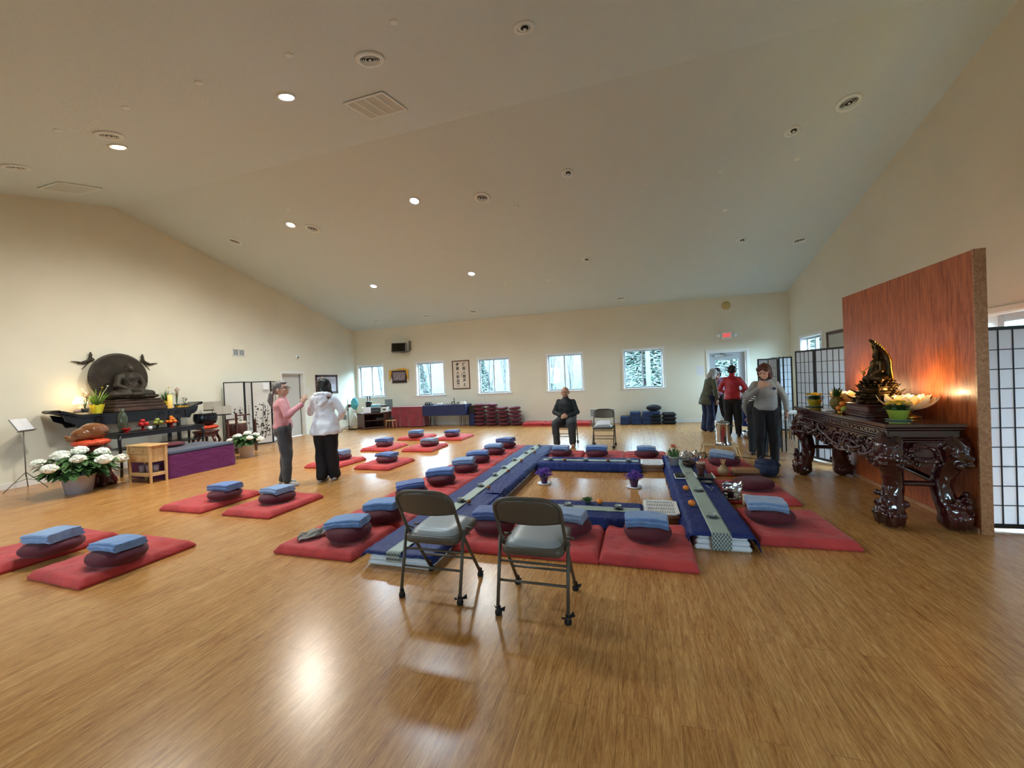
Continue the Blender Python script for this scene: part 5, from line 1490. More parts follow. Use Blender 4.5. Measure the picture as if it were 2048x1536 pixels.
# things on the offering table
OZ = .828
g = G(); g.lathe([(0, 0), (.06, 0), (.055, .03), (.075, .12), (.08, .28), (.05, .36), (.03, .40), (.045, .46), (.04, .46), (0, .40)], n=24)
ob('glass_vase', g, mat('smoky_green_glass', (84, 92, 76), .15, trans=.35), None, 'smoky green vase on the offering table', 'vase', loc=(-9.55, 5.19, OZ))
M['redlac'] = mat('red_lacquer', (170, 24, 24), .25)
g = G(); g.lathe([(0, 0), (.06, 0), (.03, .015), (.05, .04), (.075, .075), (.07, .08), (0, .05)], n=24); me_red = g
ob('candle_cup', g, M['redlac'], None, 'red lotus candle cup in front of the smoky vase', 'candle', loc=(-9.40, 5.16, OZ))
def stand_plate(label, y, x, mt, plate_mt, R_=.11, hh=.06):
    t = thing('fruit_stand', label, 'fruit stand', (x, y, OZ), 0, 'fruit stands on the offering table')
    g = G(); g.lathe([(0, 0), (.05, 0), (.022, .02), (.022, hh-.015), (.04, hh-.01)], n=20); ob('foot', g, mt, t)
    g = G(); g.lathe([(0, hh-.01), (.05, hh-.01), (R_, hh+.01), (R_, hh+.016), (.05, hh), (0, hh)], n=26); ob('plate', g, plate_mt, t)
stand_plate('red footed stand carrying apples on the offering table', 5.50, -9.52, M['redlac'], M['redlac'], .10, .085)
stand_plate('dark footed stand carrying green pears on the offering table', 5.76, -9.52, M['ebony'], M['gold'], .12, .085)
stand_plate('red footed stand carrying oranges on the offering table', 6.02, -9.52, M['redlac'], M['redlac'], .12, .085)
M['apple'] = mat('apple_red', (176, 34, 36), .3, var=.25, vs=25); M['pear'] = mat('pear_green', (150, 160, 76), .45, var=.1, vs=20)
for n, (a, b, c) in enumerate(((-.05, 0, 0), (.035, .045, 0), (.035, -.045, 0), (0, 0, .06))):
    fruit('apple', -9.52+a, 5.50+b, OZ+.095+c, .042, M['apple'], 'red apple on the footed red stand', 'apple', 'apples on the offering table')
for n, (a, b, c) in enumerate(((-.05, 0, 0), (.03, .05, 0), (.03, -.05, 0), (.0, .0, .055))):
    fruit('pear', -9.52+a, 5.76+b, OZ+.095+c, .04, M['pear'], 'green pear on the dark stand', 'pear', 'pears on the offering table')
for n, (a, b, c) in enumerate(((-.045, -.045, 0), (-.045, .045, 0), (.045, .045, 0), (.045, -.045, 0), (0, 0, .05), (.0, .035, .052), (.0, 0, .09))):
    fruit('orange', -9.52+a, 6.02+b, OZ+.095+c, .034, M['orange'], 'orange piled on the footed red stand', 'orange', 'oranges on the offering table', leaf=False)
g = G(); g.lathe([(0, 0), (.03, 0), (.036, .07), (.032, .07), (.028, .01), (0, .01)], n=16); ob('offering_cup', g, M['white'], None, 'small white cup in front of the apple stand', 'cup', loc=(-9.36, 5.53, OZ))
# ------------------------------------------------------------------ wooden fish drum, bowl and stands
M['fishwood'] = mat('fish_wood', (118, 70, 38), .25, var=.15, vs=8, coat=.4)
M['brocade_o'] = mat('orange_brocade', (196, 66, 34), .45, var=.35, vs=30, bump=.3, bs=60)
M['darkred'] = mat('dark_red_wood', (70, 24, 20), .3, var=.3, vs=10, coat=.3)
t = thing('wooden_fish', 'large glossy brown wooden fish drum on an orange cushion', 'wooden fish', (-9.0, 4.42, .80))
g = G(); g.ell((0, .05, .14), (.20, .20, .15)); g.ell((0, -.08, .11), (.16, .16, .11)); g.chain([(0, -.12, .10), (0, -.2, .06), (0, -.27, .04)], [.10, .06, .035]); 
g.cap((0, -.24, .04), (0, -.30, .09), .035, .025)
for a in range(9): g.ell((.14*cos(a*.5-.6), -.02+.02*a, .19+.02*sin(a)), (.02, .02, .02), None, 8, 6)
blob('body', g, .010, M['fishwood'], t, 2)
g = G(); g.box((.12, .17, .11), (.16, .10, .012), RZ(-.5), .004); ob('sound_slot', g, M['darkgap'], t)
def round_cushion(label, loc, R_, h_, lobes=2):
    g = G()
    def f(u, v):
        a = 2*pi*u; t_ = -pi/2+pi*v; r = R_*cos(t_)**.5 if cos(t_) > 0 else 0
        return (r*cos(a), r*sin(a), h_/2+h_/2*sin(t_)*(1-.25*math.exp(-(sin(a*2.0+.6)/.35)**2)))
    g.grid(f, 40, 11, closed_u=True); return ob('brocade_cushion', g, M['brocade_o'], None, label, 'cushion', loc=loc)
round_cushion('orange brocade cushion under the wooden fish', (-9.0, 4.43, .69), .245, .13)
t = thing('drum_stand', 'dark carved root stand holding the orange cushion and wooden fish', 'stand', (-9.0, 4.46, 0))
g = G(); g.chain([(0, 0, .6), (.03, .02, .4), (.0, .03, .2), (.02, .02, .1)], [.20, .16, .15, .20]); g.ell((0, 0, .62), (.23, .23, .06))
rr = random.Random(4)
for i in range(10):
    a = i*.63; g.chain([(.12*cos(a), .12*sin(a), .45), (.17*cos(a), .17*sin(a), .2), (.24*cos(a), .24*sin(a), .03)], [.05, .045, .05])
g.xf(Matrix.Diagonal((1, 1, 1, 1)))
for i, v_ in enumerate(g.v):
    if v_[2] < .0: g.v[i] = (v_[0], v_[1], 0.0)
blob('root_body', g, .014, M['darkred'], t, 1, (.015, 14, (1, 1, .5)))
t = thing('singing_bowl', 'large black bronze singing bowl on an orange cushion', 'singing bowl', (-9.8, 6.93, .75))
g = G(); g.lathe([(0, 0), (.12, .005), (.20, .05), (.235, .13), (.235, .20), (.22, .27), (.225, .28), (.215, .28), (.21, .26), (.222, .19), (.19, .06), (0, .02)], n=36); ob('bowl', g, mat('black_bronze', (26, 30, 36), .25, .4), t)
round_cushion('orange brocade cushion under the singing bowl', (-9.8, 6.93, .65), .25, .115)
t = thing('round_stool', 'dark red round carved stool under the singing bowl', 'stool', (-9.8, 6.93, 0))
g = G(); g.lathe([(0, .63), (.25, .63), (.26, .61), (.25, .585), (.23, .57), (.23, .52), (.245, .50), (0, .50)], n=32); ob('seat', g, M['darkred'], t)
for i in range(5):
    a = i*2*pi/5; g = G(); g.tube([(.21*cos(a), .21*sin(a), .52), (.27*cos(a), .27*sin(a), .38), (.20*cos(a), .20*sin(a), .18), (.22*cos(a), .22*sin(a), 0)], [.035, .03, .02, .028], 8); ob('leg', g, M['darkred'], t)
g = G(); g.torus((0, 0, .16), .19, .014, 24, 6); ob('stretcher', g, M['darkred'], t)
# music stands
def music_stand(label, loc, rz, h, mt, pages=True):
    t = thing('music_stand', label, 'music stand', loc, rz, 'music stands')
    g = G(); g.tube([(0, 0, .22), (0, 0, h)], .008, 8); ob('pole', g, mt, t)
    for k in range(3):
        a = k*2.094+.5; g = G(); g.tube([(0, 0, .30), (.28*cos(a), .28*sin(a), .01)], .007, 6); g.tube([(0, 0, .18), (.14*cos(a), .14*sin(a), .15)], .005, 5); ob('leg', g, mt, t)
    g = G(); g.box((0, .02, h+.09), (.34, .012, .24), RX(-.5), .003); g.box((0, -.045, h-.01), (.34, .05, .012), RX(-.5)); ob('desk', g, mt, t)
    if pages:
        g = G()
        for s in (-1, 1): g.box((s*.084, .008, h+.095), (.165, .006, .23), RX(-.5) @ RZ(s*.02))
        ob('sheet_music', g, M['paperw'] if pages is True else pages, t)
M['greymetal'] = mat('grey_stand_metal', (120, 118, 112), .5, .3)
music_stand('thin grey music stand with white pages at the far left edge', (-10.02, 4.06, 0), 2.2, 1.02, M['greymetal'])
M['kraft'] = mat('kraft_page', (158, 150, 138), .8)
music_stand('dark music stand holding a tan folder behind the singing bowl', (-10.08, 7.30, 0), .9, 1.10, M['black'], M['kraft'])
music_stand('dark music stand with tan pages beside the drum rack', (-9.76, 7.32, 0), 1.0, .98, M['black'], M['kraft'])
# drum rack and drum
M['walnut'] = wood('walnut', (58, 28, 22), (86, 44, 34), 'z', 1, .4)
t = thing('drum_rack', 'dark reddish wooden rack holding a drum before the painted screen', 'rack', (-9.35, 7.50, 0))
for x, y, h_ in ((.0, -.38, .86), (.0, -.16, 1.0), (.0, .34, .80), (-.3, .30, .9)):
    g = G(); g.bx(x-.02, x+.02, y-.02, y+.02, 0, h_, .004); ob('post', g, M['walnut'], t)
g = G()
for z in (.14, .42): g.bx(-.015, .015, -.38, .34, z, z+.04)
g.bx(-.015, .015, -.16, .2, .92, .95); g.bx(-.3, 0, .30, .33, .42, .46); g.bx(-.02, .02, -.42, -.12, .84, .87); g.bx(-.31, -.28, .29, .31, .14, .18)
ob('crossbars', g, M['walnut'], t)
t = thing('drum', 'brown barrel drum with white skin standing in the dark rack', 'drum', (-9.62, 7.55, .36))
g = G(); g.lathe([(0, 0), (.17, 0), (.215, .10), (.235, .22), (.225, .34), (.20, .40), (0, .40)], n=32); ob('shell', g, M['walnut'], t)
g = G(); g.lathe([(0, .405), (.205, .405), (.215, .395), (.215, .36), (.21, .36)], n=32); ob('skin', g, mat('drum_skin', (214, 206, 188), .6), t)
t = thing('drum_stand', 'low wooden tripod under the barrel drum', 'stand', (-9.62, 7.55, 0))
for k in range(4):
    a = k*pi/2+.7; g = G(); g.tube([(.16*cos(a), .16*sin(a), .357), (.2*cos(a), .2*sin(a), 0)], .014, 6); ob('leg', g, M['walnut'], t)
g = G(); g.torus((0, 0, .34), .16, .014, 20, 6); ob('ring', g, M['walnut'], t)
# framed picture on the left wall
t = thing('framed_picture', 'wide dark framed ink picture on the left wall beside the door', 'picture', (XL+.001, 11.56, 1.64))
g = G(); W_, H_ = .52, .33
for a in ((-W_, W_, H_-.07, H_), (-W_, W_, -H_, -H_+.07), (-W_, -W_+.07, -H_, H_), (W_-.07, W_, -H_, H_)): g.bx(0, .03, a[0], a[1], a[2], a[3], .006)
ob('frame', g, mat('mahogany_frame', (66, 34, 38), .35), t)
g = G(); g.bx(0, .012, -W_+.06, W_-.06, -H_+.06, H_-.06); ob('mat_board', g, mat('lilac_paper', (206, 204, 218), .6), t)
g = G(); rr = random.Random(6)
for i in range(16):
    y = -.36+i*.048; l = rr.uniform(.08, .2); g.bx(.012, .014, y, y+.014, .02, .02+l); g.ell((.013, y+.007, .03+l), (.002, .012, .014), None, 6, 4)
for i in range(60):
    y = rr.uniform(-.36, .36); z = rr.uniform(-.2, -.04); g.bx(.012, .013, y, y+rr.uniform(.004, .02), z, z+rr.uniform(.004, .02))
ob('ink_figures', g, mat('grey_ink', (84, 84, 100), .8), t)

# ------------------------------------------------------------------ back wall things
t = thing('wall_television', 'small black television on a wall bracket above the draped plaque', 'television', (-8.22, 12.82, 2.88))
g = G(); g.box((0, 0, 0), (.58, .10, .33), RX(-.12) @ RZ(.15), .012); ob('housing', g, mat('grey_housing', (120, 118, 120), .5), t)
g = G(); g.box((.01, -.055, 0), (.50, .006, .29), RX(-.12) @ RZ(.15), .002); ob('screen', g, M['mirrorblack'], t)
g = G(); g.bx(.27, .34, .22, .28, -.12, .24, .004); g.tube([(.30, .24, -.14), (.1, .1, -.2), (0, 0, -.19)], .016, 6); g.bx(-.3, .3, -.06, .1, -.195, -.18); ob('bracket', g, M['greymetal'], t)
t = thing('memorial_plaque', 'dark framed plaque draped with a yellow scarf between first two windows', 'plaque', (-8.43, YB-.001, 1.82))
g = G()
g.prism([(-.36, .22), (.36, .22), (.29, -.18), (-.29, -.18)], -.04, -.0, 'y'); g.bx(-.31, .31, -.05, 0, -.24, -.17, .004); ob('frame', g, mat('dark_wood_frame', (44, 24, 24), .4), t)
m_ = MT('engraved_panel'); v_ = m_.coord(); f_ = m_.noise(v_, 45, 3); m_.L(m_.ramp(f_, [(.42, (64, 46, 54)), (.56, (172, 160, 164))]), m_.b.inputs['Base Color']); m_.b.inputs['Roughness'].default_value = .5
g = G(); g.prism([(-.28, .17), (.28, .17), (.24, -.14), (-.24, -.14)], -.05, -.04, 'y'); ob('engraved_panel', g, m_.m, t)
M['yellowsilk'] = mat('yellow_silk', (226, 168, 46), .5, bump=.6, bs=25, bd=.02)
g = G()
def drape(u, v):
    x = (u-.5)*.82; e = abs(u-.5)*2
    top = .25+.045*(1-e*e)*1.0; ln = .05 if e < .76 else .05+.38*((e-.76)/.24)**.5
    return (x, -.06-.012*sin(u*40)*v, top-v*ln+.02*sin(x*8)*(1-v))
g.grid(drape, 70, 10); o = ob('scarf', g, M['yellowsilk'], t); md = o.modifiers.new('s', 'SOLIDIFY'); md.thickness = .006
t = thing('calligraphy_scroll', 'framed two column black calligraphy between second and third windows', 'calligraphy', (-5.92, YB-.001, 1.775))
W_, H_ = .335, .51
g = G()
for a in ((-W_, W_, H_-.035, H_), (-W_, W_, -H_, -H_+.035), (-W_, -W_+.035, -H_, H_), (W_-.035, W_, -H_, H_)): g.bx(a[0], a[1], -.025, 0, a[2], a[3], .004)
ob('frame', g, mat('brown_frame', (104, 56, 34), .4), t)
g = G(); g.bx(-W_+.03, W_-.03, -.01, 0, -H_+.03, H_-.03); ob('paper', g, mat('cream_paper', (226, 216, 200), .8), t)
M['ink'] = mat('black_ink', (24, 22, 24), .8)
g = G()
for a in ((-.24, .24, .435, .438), (-.24, .24, -.438, -.435), (-.24, -.237, -.438, .438), (.237, .24, -.438, .438)): g.bx(a[0], a[1], -.012, -.01, a[2], a[3])
ob('inner_line', g, M['ink'], t)
for x, txt in ((.125, '建設人間淨土'), (-.125, '提昇人的品質')):
    for i, chh in enumerate(txt):
        me = text_mesh(chh, .125, .001, bold=.003); me.transform(Matrix.Rotation(rad(90), 4, 'X')); me.materials.append(M['ink'])
        o = bpy.data.objects.new('character', me); COL.objects.link(o); o.parent = t; o.location = (x, -.012, .36-.144*i)
for i, chh in enumerate('聖嚴題'):
    me = text_mesh(chh, .045, .001); me.transform(Matrix.Rotation(rad(90), 4, 'X')); me.materials.append(M['ink'])
    o = bpy.data.objects.new('signature', me); COL.objects.link(o); o.parent = t; o.location = (.02, -.012, .06-.06*i)
g = G(); g.bx(-9.12, -8.79, YB-.012, YB, .60, .98, .002); ob('access_panel', g, mat('grey_panel', (128, 134, 138), .5), None, 'plain grey square access panel below the corner window', 'wall panel')
g = G(); g.bx(XL, XL+.012, 12.32, 12.48, .30, .48, .003); ob('wall_outlet', g, mat('grey_outlet', (110, 108, 100), .5), None, 'grey outlet plate low on the left wall by the mic stands', 'outlet')
# tables along the back wall
def draped(name, label, x0, x1, y0, y1, z, mt, front, seed, side=True, flare=.04, cat='tablecloth'):
    g = G(); nu = 120
    P_ = [(x0, y0), (x1, y0), (x1, y1), (x0, y1)]; Ls = [x1-x0, y1-y0, x1-x0, y1-y0]; tot = sum(Ls)
    def f(u, v):
        s = u*tot; i = 0
        while i < 3 and s > Ls[i]: s -= Ls[i]; i += 1
        a, b = P_[i], P_[(i+1) % 4]; q = s/Ls[i]; x = a[0]+(b[0]-a[0])*q; y = a[1]+(b[1]-a[1])*q
        cx, cy = (x0+x1)/2, (y0+y1)/2; k = v*flare*(1+.8*sin(u*tot*16+seed)*.6+.8*noise.noise(V((u*30, v, seed))))
        nx = (-1 if i == 3 else 1 if i == 1 else 0); ny = (-1 if i == 0 else 1 if i == 2 else 0)
        return (x+nx*k, y+ny*k, z-v*front)
    g.grid(f, nu, 8, closed_u=True); g.bx(x0, x1, y0, y1, z-.006, z)
    return ob(name, g, mt, None, label, cat)
M['redvelvet'] = mat('crimson_velvet', (124, 30, 44), .8, sheen=.6, var=.12, vs=5, bump=.3, bs=6, bd=.03)
M['navyflat'] = mat('navy_table_cloth', (26, 34, 76), .75, var=.08, vs=4)
def folding_table(label, x0, x1, y0, y1, z):
    t = thing('folding_table', label, 'table', ((x0+x1)/2, (y0+y1)/2, 0)); hx_, hy_ = (x1-x0)/2, (y1-y0)/2
    g = G(); g.bx(-hx_, hx_, -hy_, hy_, z-.03, z, .006); ob('tabletop', g, M['white'], t)
    for sx in (-1, 1):
        for sy in (-1, 1):
            g = G(); x = sx*(hx_-.2); g.tube([(x, sy*(hy_-.12), z-.03), (x, sy*(hy_-.12), .02), (x+.0, sy*(hy_-.05), .012)], .013, 8); g.tube([(x-.05, sy*(hy_-.12), z-.03), (x-.05, sy*(hy_-.12), .02)], .011, 6); ob('leg', g, M['steel'], t)
folding_table('folding table hidden under the crimson cloth', -8.36, -7.20, 12.42, 12.98, .715)
draped('tablecloth', 'crimson velvet cloth draped to the floor over a table by the back wall', -8.38, -7.18, 12.40, 12.99, .725, M['redvelvet'], .70, 1)
folding_table('folding table with steel legs half covered by a navy cloth', -7.12, -5.55, 12.45, 13.0, .735)
draped('tablecloth', 'navy cloth hanging halfway down the back wall folding table', -7.14, -5.53, 12.43, 13.01, .745, M['navyflat'], .36, 2, flare=.01)
g = G(); g.box((0, 0, 0), (.22, .3, .42), None, .02); ob('navy_bin', g, M['navyflat'], None, 'navy fabric bin at the end of the back navy table', 'bin', loc=(-5.40, 12.80, .50-.005))
bpy.data.objects['navy_bin'].location.z = .211
g = G(); g.bx(-.11, .11, -.15, .15, 0, .27, .01); ob('cardboard_box', g, M['black'], None, 'black box stacked on the navy bin beside the cushion stacks', 'box', loc=(-5.40, 12.80, .422))
for k, (x, n_, lab) in enumerate(((-7.0, 4, 'black headphones like tangle on the navy back table, left end'), (-6.05, 3, 'small dark metal figure stand on the navy back table'), (-5.85, 3, 'small dark wire stand next to the metal figure on the back table'))):
    g = G()
    if k == 0:
        for q in range(3): g.torus((q*.09-.1, 0, .05), .05, .016, 16, 6, RX(1.2) @ RY(.4*q)); g.ell((q*.12-.1, .03, .03), (.06, .05, .03), None, 10, 6)
    elif k == 1: g.torus((0, 0, .05), .055, .016, 16, 6, RX(1.57)); g.tube([(.04, 0, .06), (.05, 0, .16), (.03, 0, .19)], .012, 6); g.ell((.03, 0, .2), .02); g.ell((0, 0, .01), (.08, .04, .01))
    else: g.tube([(-.07, 0, 0), (-.06, 0, .07), (-.02, 0, .05), (.03, 0, .07), (.07, 0, 0)], .008, 6); g.ell((0, 0, .06), (.03, .02, .02))
    ob(('cable_tangle', 'metal_figure', 'wire_stand')[k], g, M['black'], None, lab, ('cables', 'ornament', 'stand')[k], loc=(x, 12.62, .748))
for x in (-6.60, -6.48): g = G(); g.ell((0, 0, .03), (.05, .05, .03)); g.ell((.0, 0, .065), (.018, .018, .012)); ob('lidded_bowl', g, M['trim'], None, 'cream lidded bowl on the navy back table', 'bowl', 'cream bowls on the back table', loc=(x, 12.60, .748))
g = G(); g.bx(-.11, .11, -.06, .06, 0, .06, .008); g.bx(-.08, .08, -.05, .05, .06, .10, .01); ob('tissue_box', g, M['white'], None, 'white box at the end of the navy back table', 'box', loc=(-5.68, 12.62, .748))
# zafu stacks
sk = [(-5.10, 6, 'first'), (-4.68, 6, 'second'), (-4.24, 5, 'third'), (-3.82, 5, 'fourth')]
rr = random.Random(9)
for ci, (x, n_, nm_) in enumerate(sk):
    for k in range(n_):
        lv = ['bottom', 'second', 'third', 'fourth', 'fifth', 'top'][k] if k < n_-1 else 'topmost'
        dx = rr.uniform(-.012, .012)-(k*.012 if ci > 1 else 0); tl = rr.uniform(-.07, .07)+(.1 if ci > 1 else 0)
        o = inst('zafu', ZF[(k+ci) % 4], (x+dx, 12.72+rr.uniform(-.02, .02), .002+k*.127), rr.random()*6, 'burgundy cushion %s in the %s stack from the navy table' % (lv, nm_), 'cushion', 'stacked burgundy cushions', (.99, .99, .84))
        if k: o.rotation_euler = (0, -tl*.6, 0)
for k, x in enumerate((-3.05, -2.28, -1.85)):
    pass
zfm = zabuton_mesh(9, .4, .70, .70, .06).mesh('folded_zabuton'); zfm.materials.append(M['zabuton'])
for k, x in enumerate((-3.18, -2.46, -1.74)):
    for q in range(2):
        inst('zabuton', zfm, (x+.02*q, 12.66, .001+q*.062), 0, 'spare red mat, %s of pair %s along the back wall' % (('lower', 'upper')[q], ('nearest the burgundy stacks', 'behind the seated man', 'under the wall vent')[k]), 'floor mat', 'spare mats by the back wall', (1.02, .9, 1))
# blue blankets and bags
M['denim'] = mat('blue_blanket', (50, 70, 112), .9, var=.12, vs=14, bump=.5, bs=60); M['blackbag'] = mat('black_bag', (20, 24, 36), .8, bump=.4, bs=30)
def bundle(w, d, h, seed):
    g = G()
    for k in range(3): g.box((0, 0, h*(k+.5)/3), (w*(1-.02*k), d, h/3*.96), RZ(.03*(k-1)), .03)
    return g
rr = random.Random(12)
row3 = [(-.34, 3, .30), (-.02, 3, .32), (.30, 3, .30)]
for ci, (x, n_, w) in enumerate(row3):
    for k in range(n_):
        if ci == 0 and k == 2: continue
        g = bundle(w, .34, .125, k)
        ob('blanket_bundle', g, M['denim'], None, 'folded blue blanket bundle, %s in pile %s by the back wall' % (('lowest', 'middle', 'top')[k], ('nearest the vent', 'in the middle', 'next to the black bags')[ci]), 'blanket', 'blue blanket bundles', loc=(x+rr.uniform(-.02, .02), 12.80, .001+k*.127))
for x, z, w, h_, lab in ((.52, .001, .36, .30, 'black padded bundle beside the blue blanket piles'), (.92, .001, .40, .34, 'wide black padded bundle nearest the outlet'), (.50, .385, .44, .20, 'rounded dark navy bag on top of the bundles')):
    g = G(); n_ = 3 if z < .1 else 1
    for k in range(n_): g.box((0, 0, h_*(k+.5)/n_), (w, .36, h_/n_*.97), None, .05)
    if z > .1: g = G(); g.ell((0, 0, h_*.5), (w/2, .17, h_*.5)); g.tube([(-.1, -.12, h_*.8), (0, -.15, h_*1.02), (.1, -.12, h_*.8)], .008, 6)
    ob('padded_bag', g, M['blackbag'], None, lab, 'bag', loc=(x, 12.80, z))
ob('blanket_bundle', bundle(.34, .34, .075, 1), M['denim'], None, 'thin blue blanket under the rounded navy bag', 'blanket', 'blue blanket bundles', loc=(.50, 12.80, .305))

# ------------------------------------------------------------------ corner equipment
M['vwood'] = wood('walnut_veneer', (70, 42, 34), (96, 60, 46), 'z', .7, .45)
t = thing('av_cabinet', 'brown veneer corner cabinet with open shelves below the corner window', 'cabinet', (-8.95, 12.25, 0))
cz = .56
pl_ = [(-.55, -.30), (-.10, -.52), (.42, -.10), (.50, .45), (-.50, .45)]
g = G(); g.prism(pl_, cz-.03, cz, 'z'); g.prism(pl_, .03, .06, 'z'); ob('panels', g, M['vwood'], t)
g = G()
def side(g, a, b, z0, z1, th=.025):
    a = V((a[0], a[1], 0)); b = V((b[0], b[1], 0)); d = (b-a); n_ = V((-d.y, d.x, 0)).normalized()*th
    g.add([a+V((0, 0, z0)), b+V((0, 0, z0)), b+n_+V((0, 0, z0)), a+n_+V((0, 0, z0)), a+V((0, 0, z1)), b+V((0, 0, z1)), b+n_+V((0, 0, z1)), a+n_+V((0, 0, z1))], [(0, 3, 2, 1), (4, 5, 6, 7), (0, 1, 5, 4), (1, 2, 6, 5), (2, 3, 7, 6), (3, 0, 4, 7)])
side(g, pl_[0], pl_[1], .0, cz); side(g, pl_[4], pl_[0], 0, cz); side(g, pl_[2], pl_[3], 0, cz); side(g, pl_[3], pl_[4], 0, cz); ob('sides', g, M['vwood'], t)
g = G(); g.prism([(-.08, -.46), (.40, -.08), (.44, .40), (-.2, .40)], .29, .305, 'z'); ob('shelf', g, M['vwood'], t)
M['devgrey'] = mat('silver_device', (150, 156, 162), .4, .3)
M['cyan'] = mat('cyan_cloth', (84, 178, 190), .8, bump=.3, bs=20)
for nm_, lab, cat_, mt_, c, d, rz_ in (
        ('amplifier', 'black amplifier on the cabinet top behind the box', 'amplifier', M['black'], (-8.93, 12.16, .64), (.40, .30, .15), .5),
        ('speaker_tower', 'tall black speaker with twin microphones beside the cyan bag', 'speaker', M['black'], (-9.17, 12.20, .765), (.16, .18, .40), .3),
        ('projector', 'silver and teal device stacked on the amplifier', 'device', M['devgrey'], (-8.88, 12.22, .785), (.32, .26, .13), .5),
        ('storage_case', 'white and black plastic case on the cabinet nearest the wall', 'case', M['white'], (-8.60, 12.36, .66), (.20, .20, .19), .2),
        ('disc_player', 'dark disc player on the shelf of the corner cabinet', 'device', M['black'], (-8.72, 12.20, .345), (.30, .26, .075), .65),
        ('open_box', 'open white cardboard box hanging over the cabinet front edge', 'box', M['paperw'], (-9.05, 11.94, .665), (.24, .18, .20), .45)):
    g = G(); g.box((0, 0, 0), d, None, .008); o = ob(nm_, g, mt_, None, lab, cat_, loc=c, rz=rz_)
    if nm_ == 'open_box': g = G(); g.box((-.14, 0, .09), (.06, .18, .004), RY(.6)); g.box((.14, 0, .10), (.05, .18, .004), RY(-.4)); ob('flap', g, M['paperw'], o)
    if nm_ == 'projector': g = G(); g.box((0, -.135, .02), (.28, .01, .05), None, .002); ob('front_panel', g, M['cyan'], o)
    if nm_ == 'amplifier': g = G(); [g.cyl((x_, -.15, 0), (x_, -.165, 0), .015, n=10) for x_ in (-.12, -.06, 0, .08, .14)]; ob('knobs', g, M['devgrey'], o)
    if nm_ == 'storage_case': g = G(); g.box((0, 0, .12), (.21, .21, .06), None, .01); g.box((.0, -.11, .0), (.1, .01, .05)); ob('lid', g, M['black'], o)
for x in (-9.22, -9.12): g = G(); g.cyl((0, 0, 0), (0, 0, .14), .012, .016, 8); g.ell((0, 0, .16), (.025, .025, .03), None, 10, 8); ob('microphone', g, M['black'], None, 'black microphone standing on the speaker by the window', 'microphone', 'microphones on the speaker', loc=(x, 12.2, .966))
t = thing('tripod', 'white tripod leg stand under the cyan bag', 'tripod', (-9.74, 12.10, 0))
for k in range(3):
    a = k*2.094-1.9; g = G(); g.tube([(0, 0, .62), (.24*cos(a), .24*sin(a), .0)], .012, 6); ob('leg', g, M['white'], t)
g = G(); g.cyl((0, 0, .56), (0, 0, .72), .03, n=10); ob('head', g, M['white'], t)
g = G(); g.ell((0, 0, .20), (.13, .12, .22)); g.box((-.02, 0, .16), (.16, .18, .28), None, .06); blob('cyan_bag', g, .014, M['cyan'], None, 2, (.02, 9, (1, 1, 1)), label='cyan fabric bag set on the tripod in the corner', cat='bag', loc=(-9.70, 12.10, .70))
g = G(); g.box((0, 0, 0), (.14, .12, .11), None, .005); ob('wooden_box', g, M['walnut'], None, 'small brown wooden box fixed on the left wall by the corner', 'box', loc=(XL+.075, 12.62, .80))
def mic_stand(label, loc, h, boom, base_r=.14, tripod=True):
    t = thing('microphone_stand', label, 'microphone stand', loc, 0, 'microphone stands in the corner')
    g = G(); g.tube([(0, 0, .02), (0, 0, h)], .010, 8); g.cyl((0, 0, h*.62), (0, 0, h*.68), .02, n=8); ob('pole', g, M['black'], t)
    if tripod:
        for k in range(3): a = k*2.094; g = G(); g.tube([(0, 0, .16), (.28*cos(a), .28*sin(a), .012)], .010, 6); ob('leg', g, M['black'], t)
    else: g = G(); g.lathe([(0, 0), (base_r, 0), (base_r, .012), (.03, .03), (0, .03)], n=28); ob('round_base', g, M['black'], t)
    if boom: g = G(); g.tube([(0, 0, h*.66), (-.05, -.03, .3)], .006, 6); ob('boom', g, M['black'], t)
mic_stand('tall black microphone stand with tripod base in the corner', (-9.60, 11.62, 0), 1.10, True)
mic_stand('short black microphone stand with round weighted base', (-9.68, 11.10, 0), .55, False, .17, False)
t = thing('microphone_boom', 'thin grey boom pole leaning by the wall behind the white jacket', 'pole', (-9.95, 11.0, 0))
g = G(); g.tube([(0, -.1, 0), (.0, .02, .6), (.05, .28, 1.15)], .008, 6); ob('pole', g, M['greymetal'], t)
g = G(); rr = random.Random(3); pts = [(rr.uniform(-.25, .25), rr.uniform(-.2, .2), .012+.03*rr.random()) for _ in range(26)]; g.tube(pts, .008, 5); ob('cable_tangle', g, M['black'], None, 'tangle of black cables on the floor left of the corner cabinet', 'cables', loc=(-9.60, 11.92-.2, 0))
# stool with beads between cabinet and crimson cloth
t = thing('wooden_stool', 'small light wooden stool beside the corner cabinet', 'stool', (-8.32, 11.98, 0)); g = G(); g.bx(-.15, .15, -.12, .12, .28, .30, .004); ob('seat', g, M['pine'], t)
for sx in (-1, 1):
    for sy in (-1, 1): g = G(); g.tube([(sx*.12, sy*.09, .28), (sx*.15, sy*.11, 0)], .010, 6); ob('leg', g, M['pine'], t)
t.location = (-8.18+.0, 12.0, 0)
t.location.x = -8.18; t.location.y = 12.05
g = G(); g.ell((0, 0, .05), (.10, .06, .05)); g.torus((0, 0, .09), .06, .012, 16, 6, RX(1.2)); ob('black_case', g, M['black'], None, 'rounded black case on the small wooden stool', 'case', loc=(-8.18, 12.05, .302))

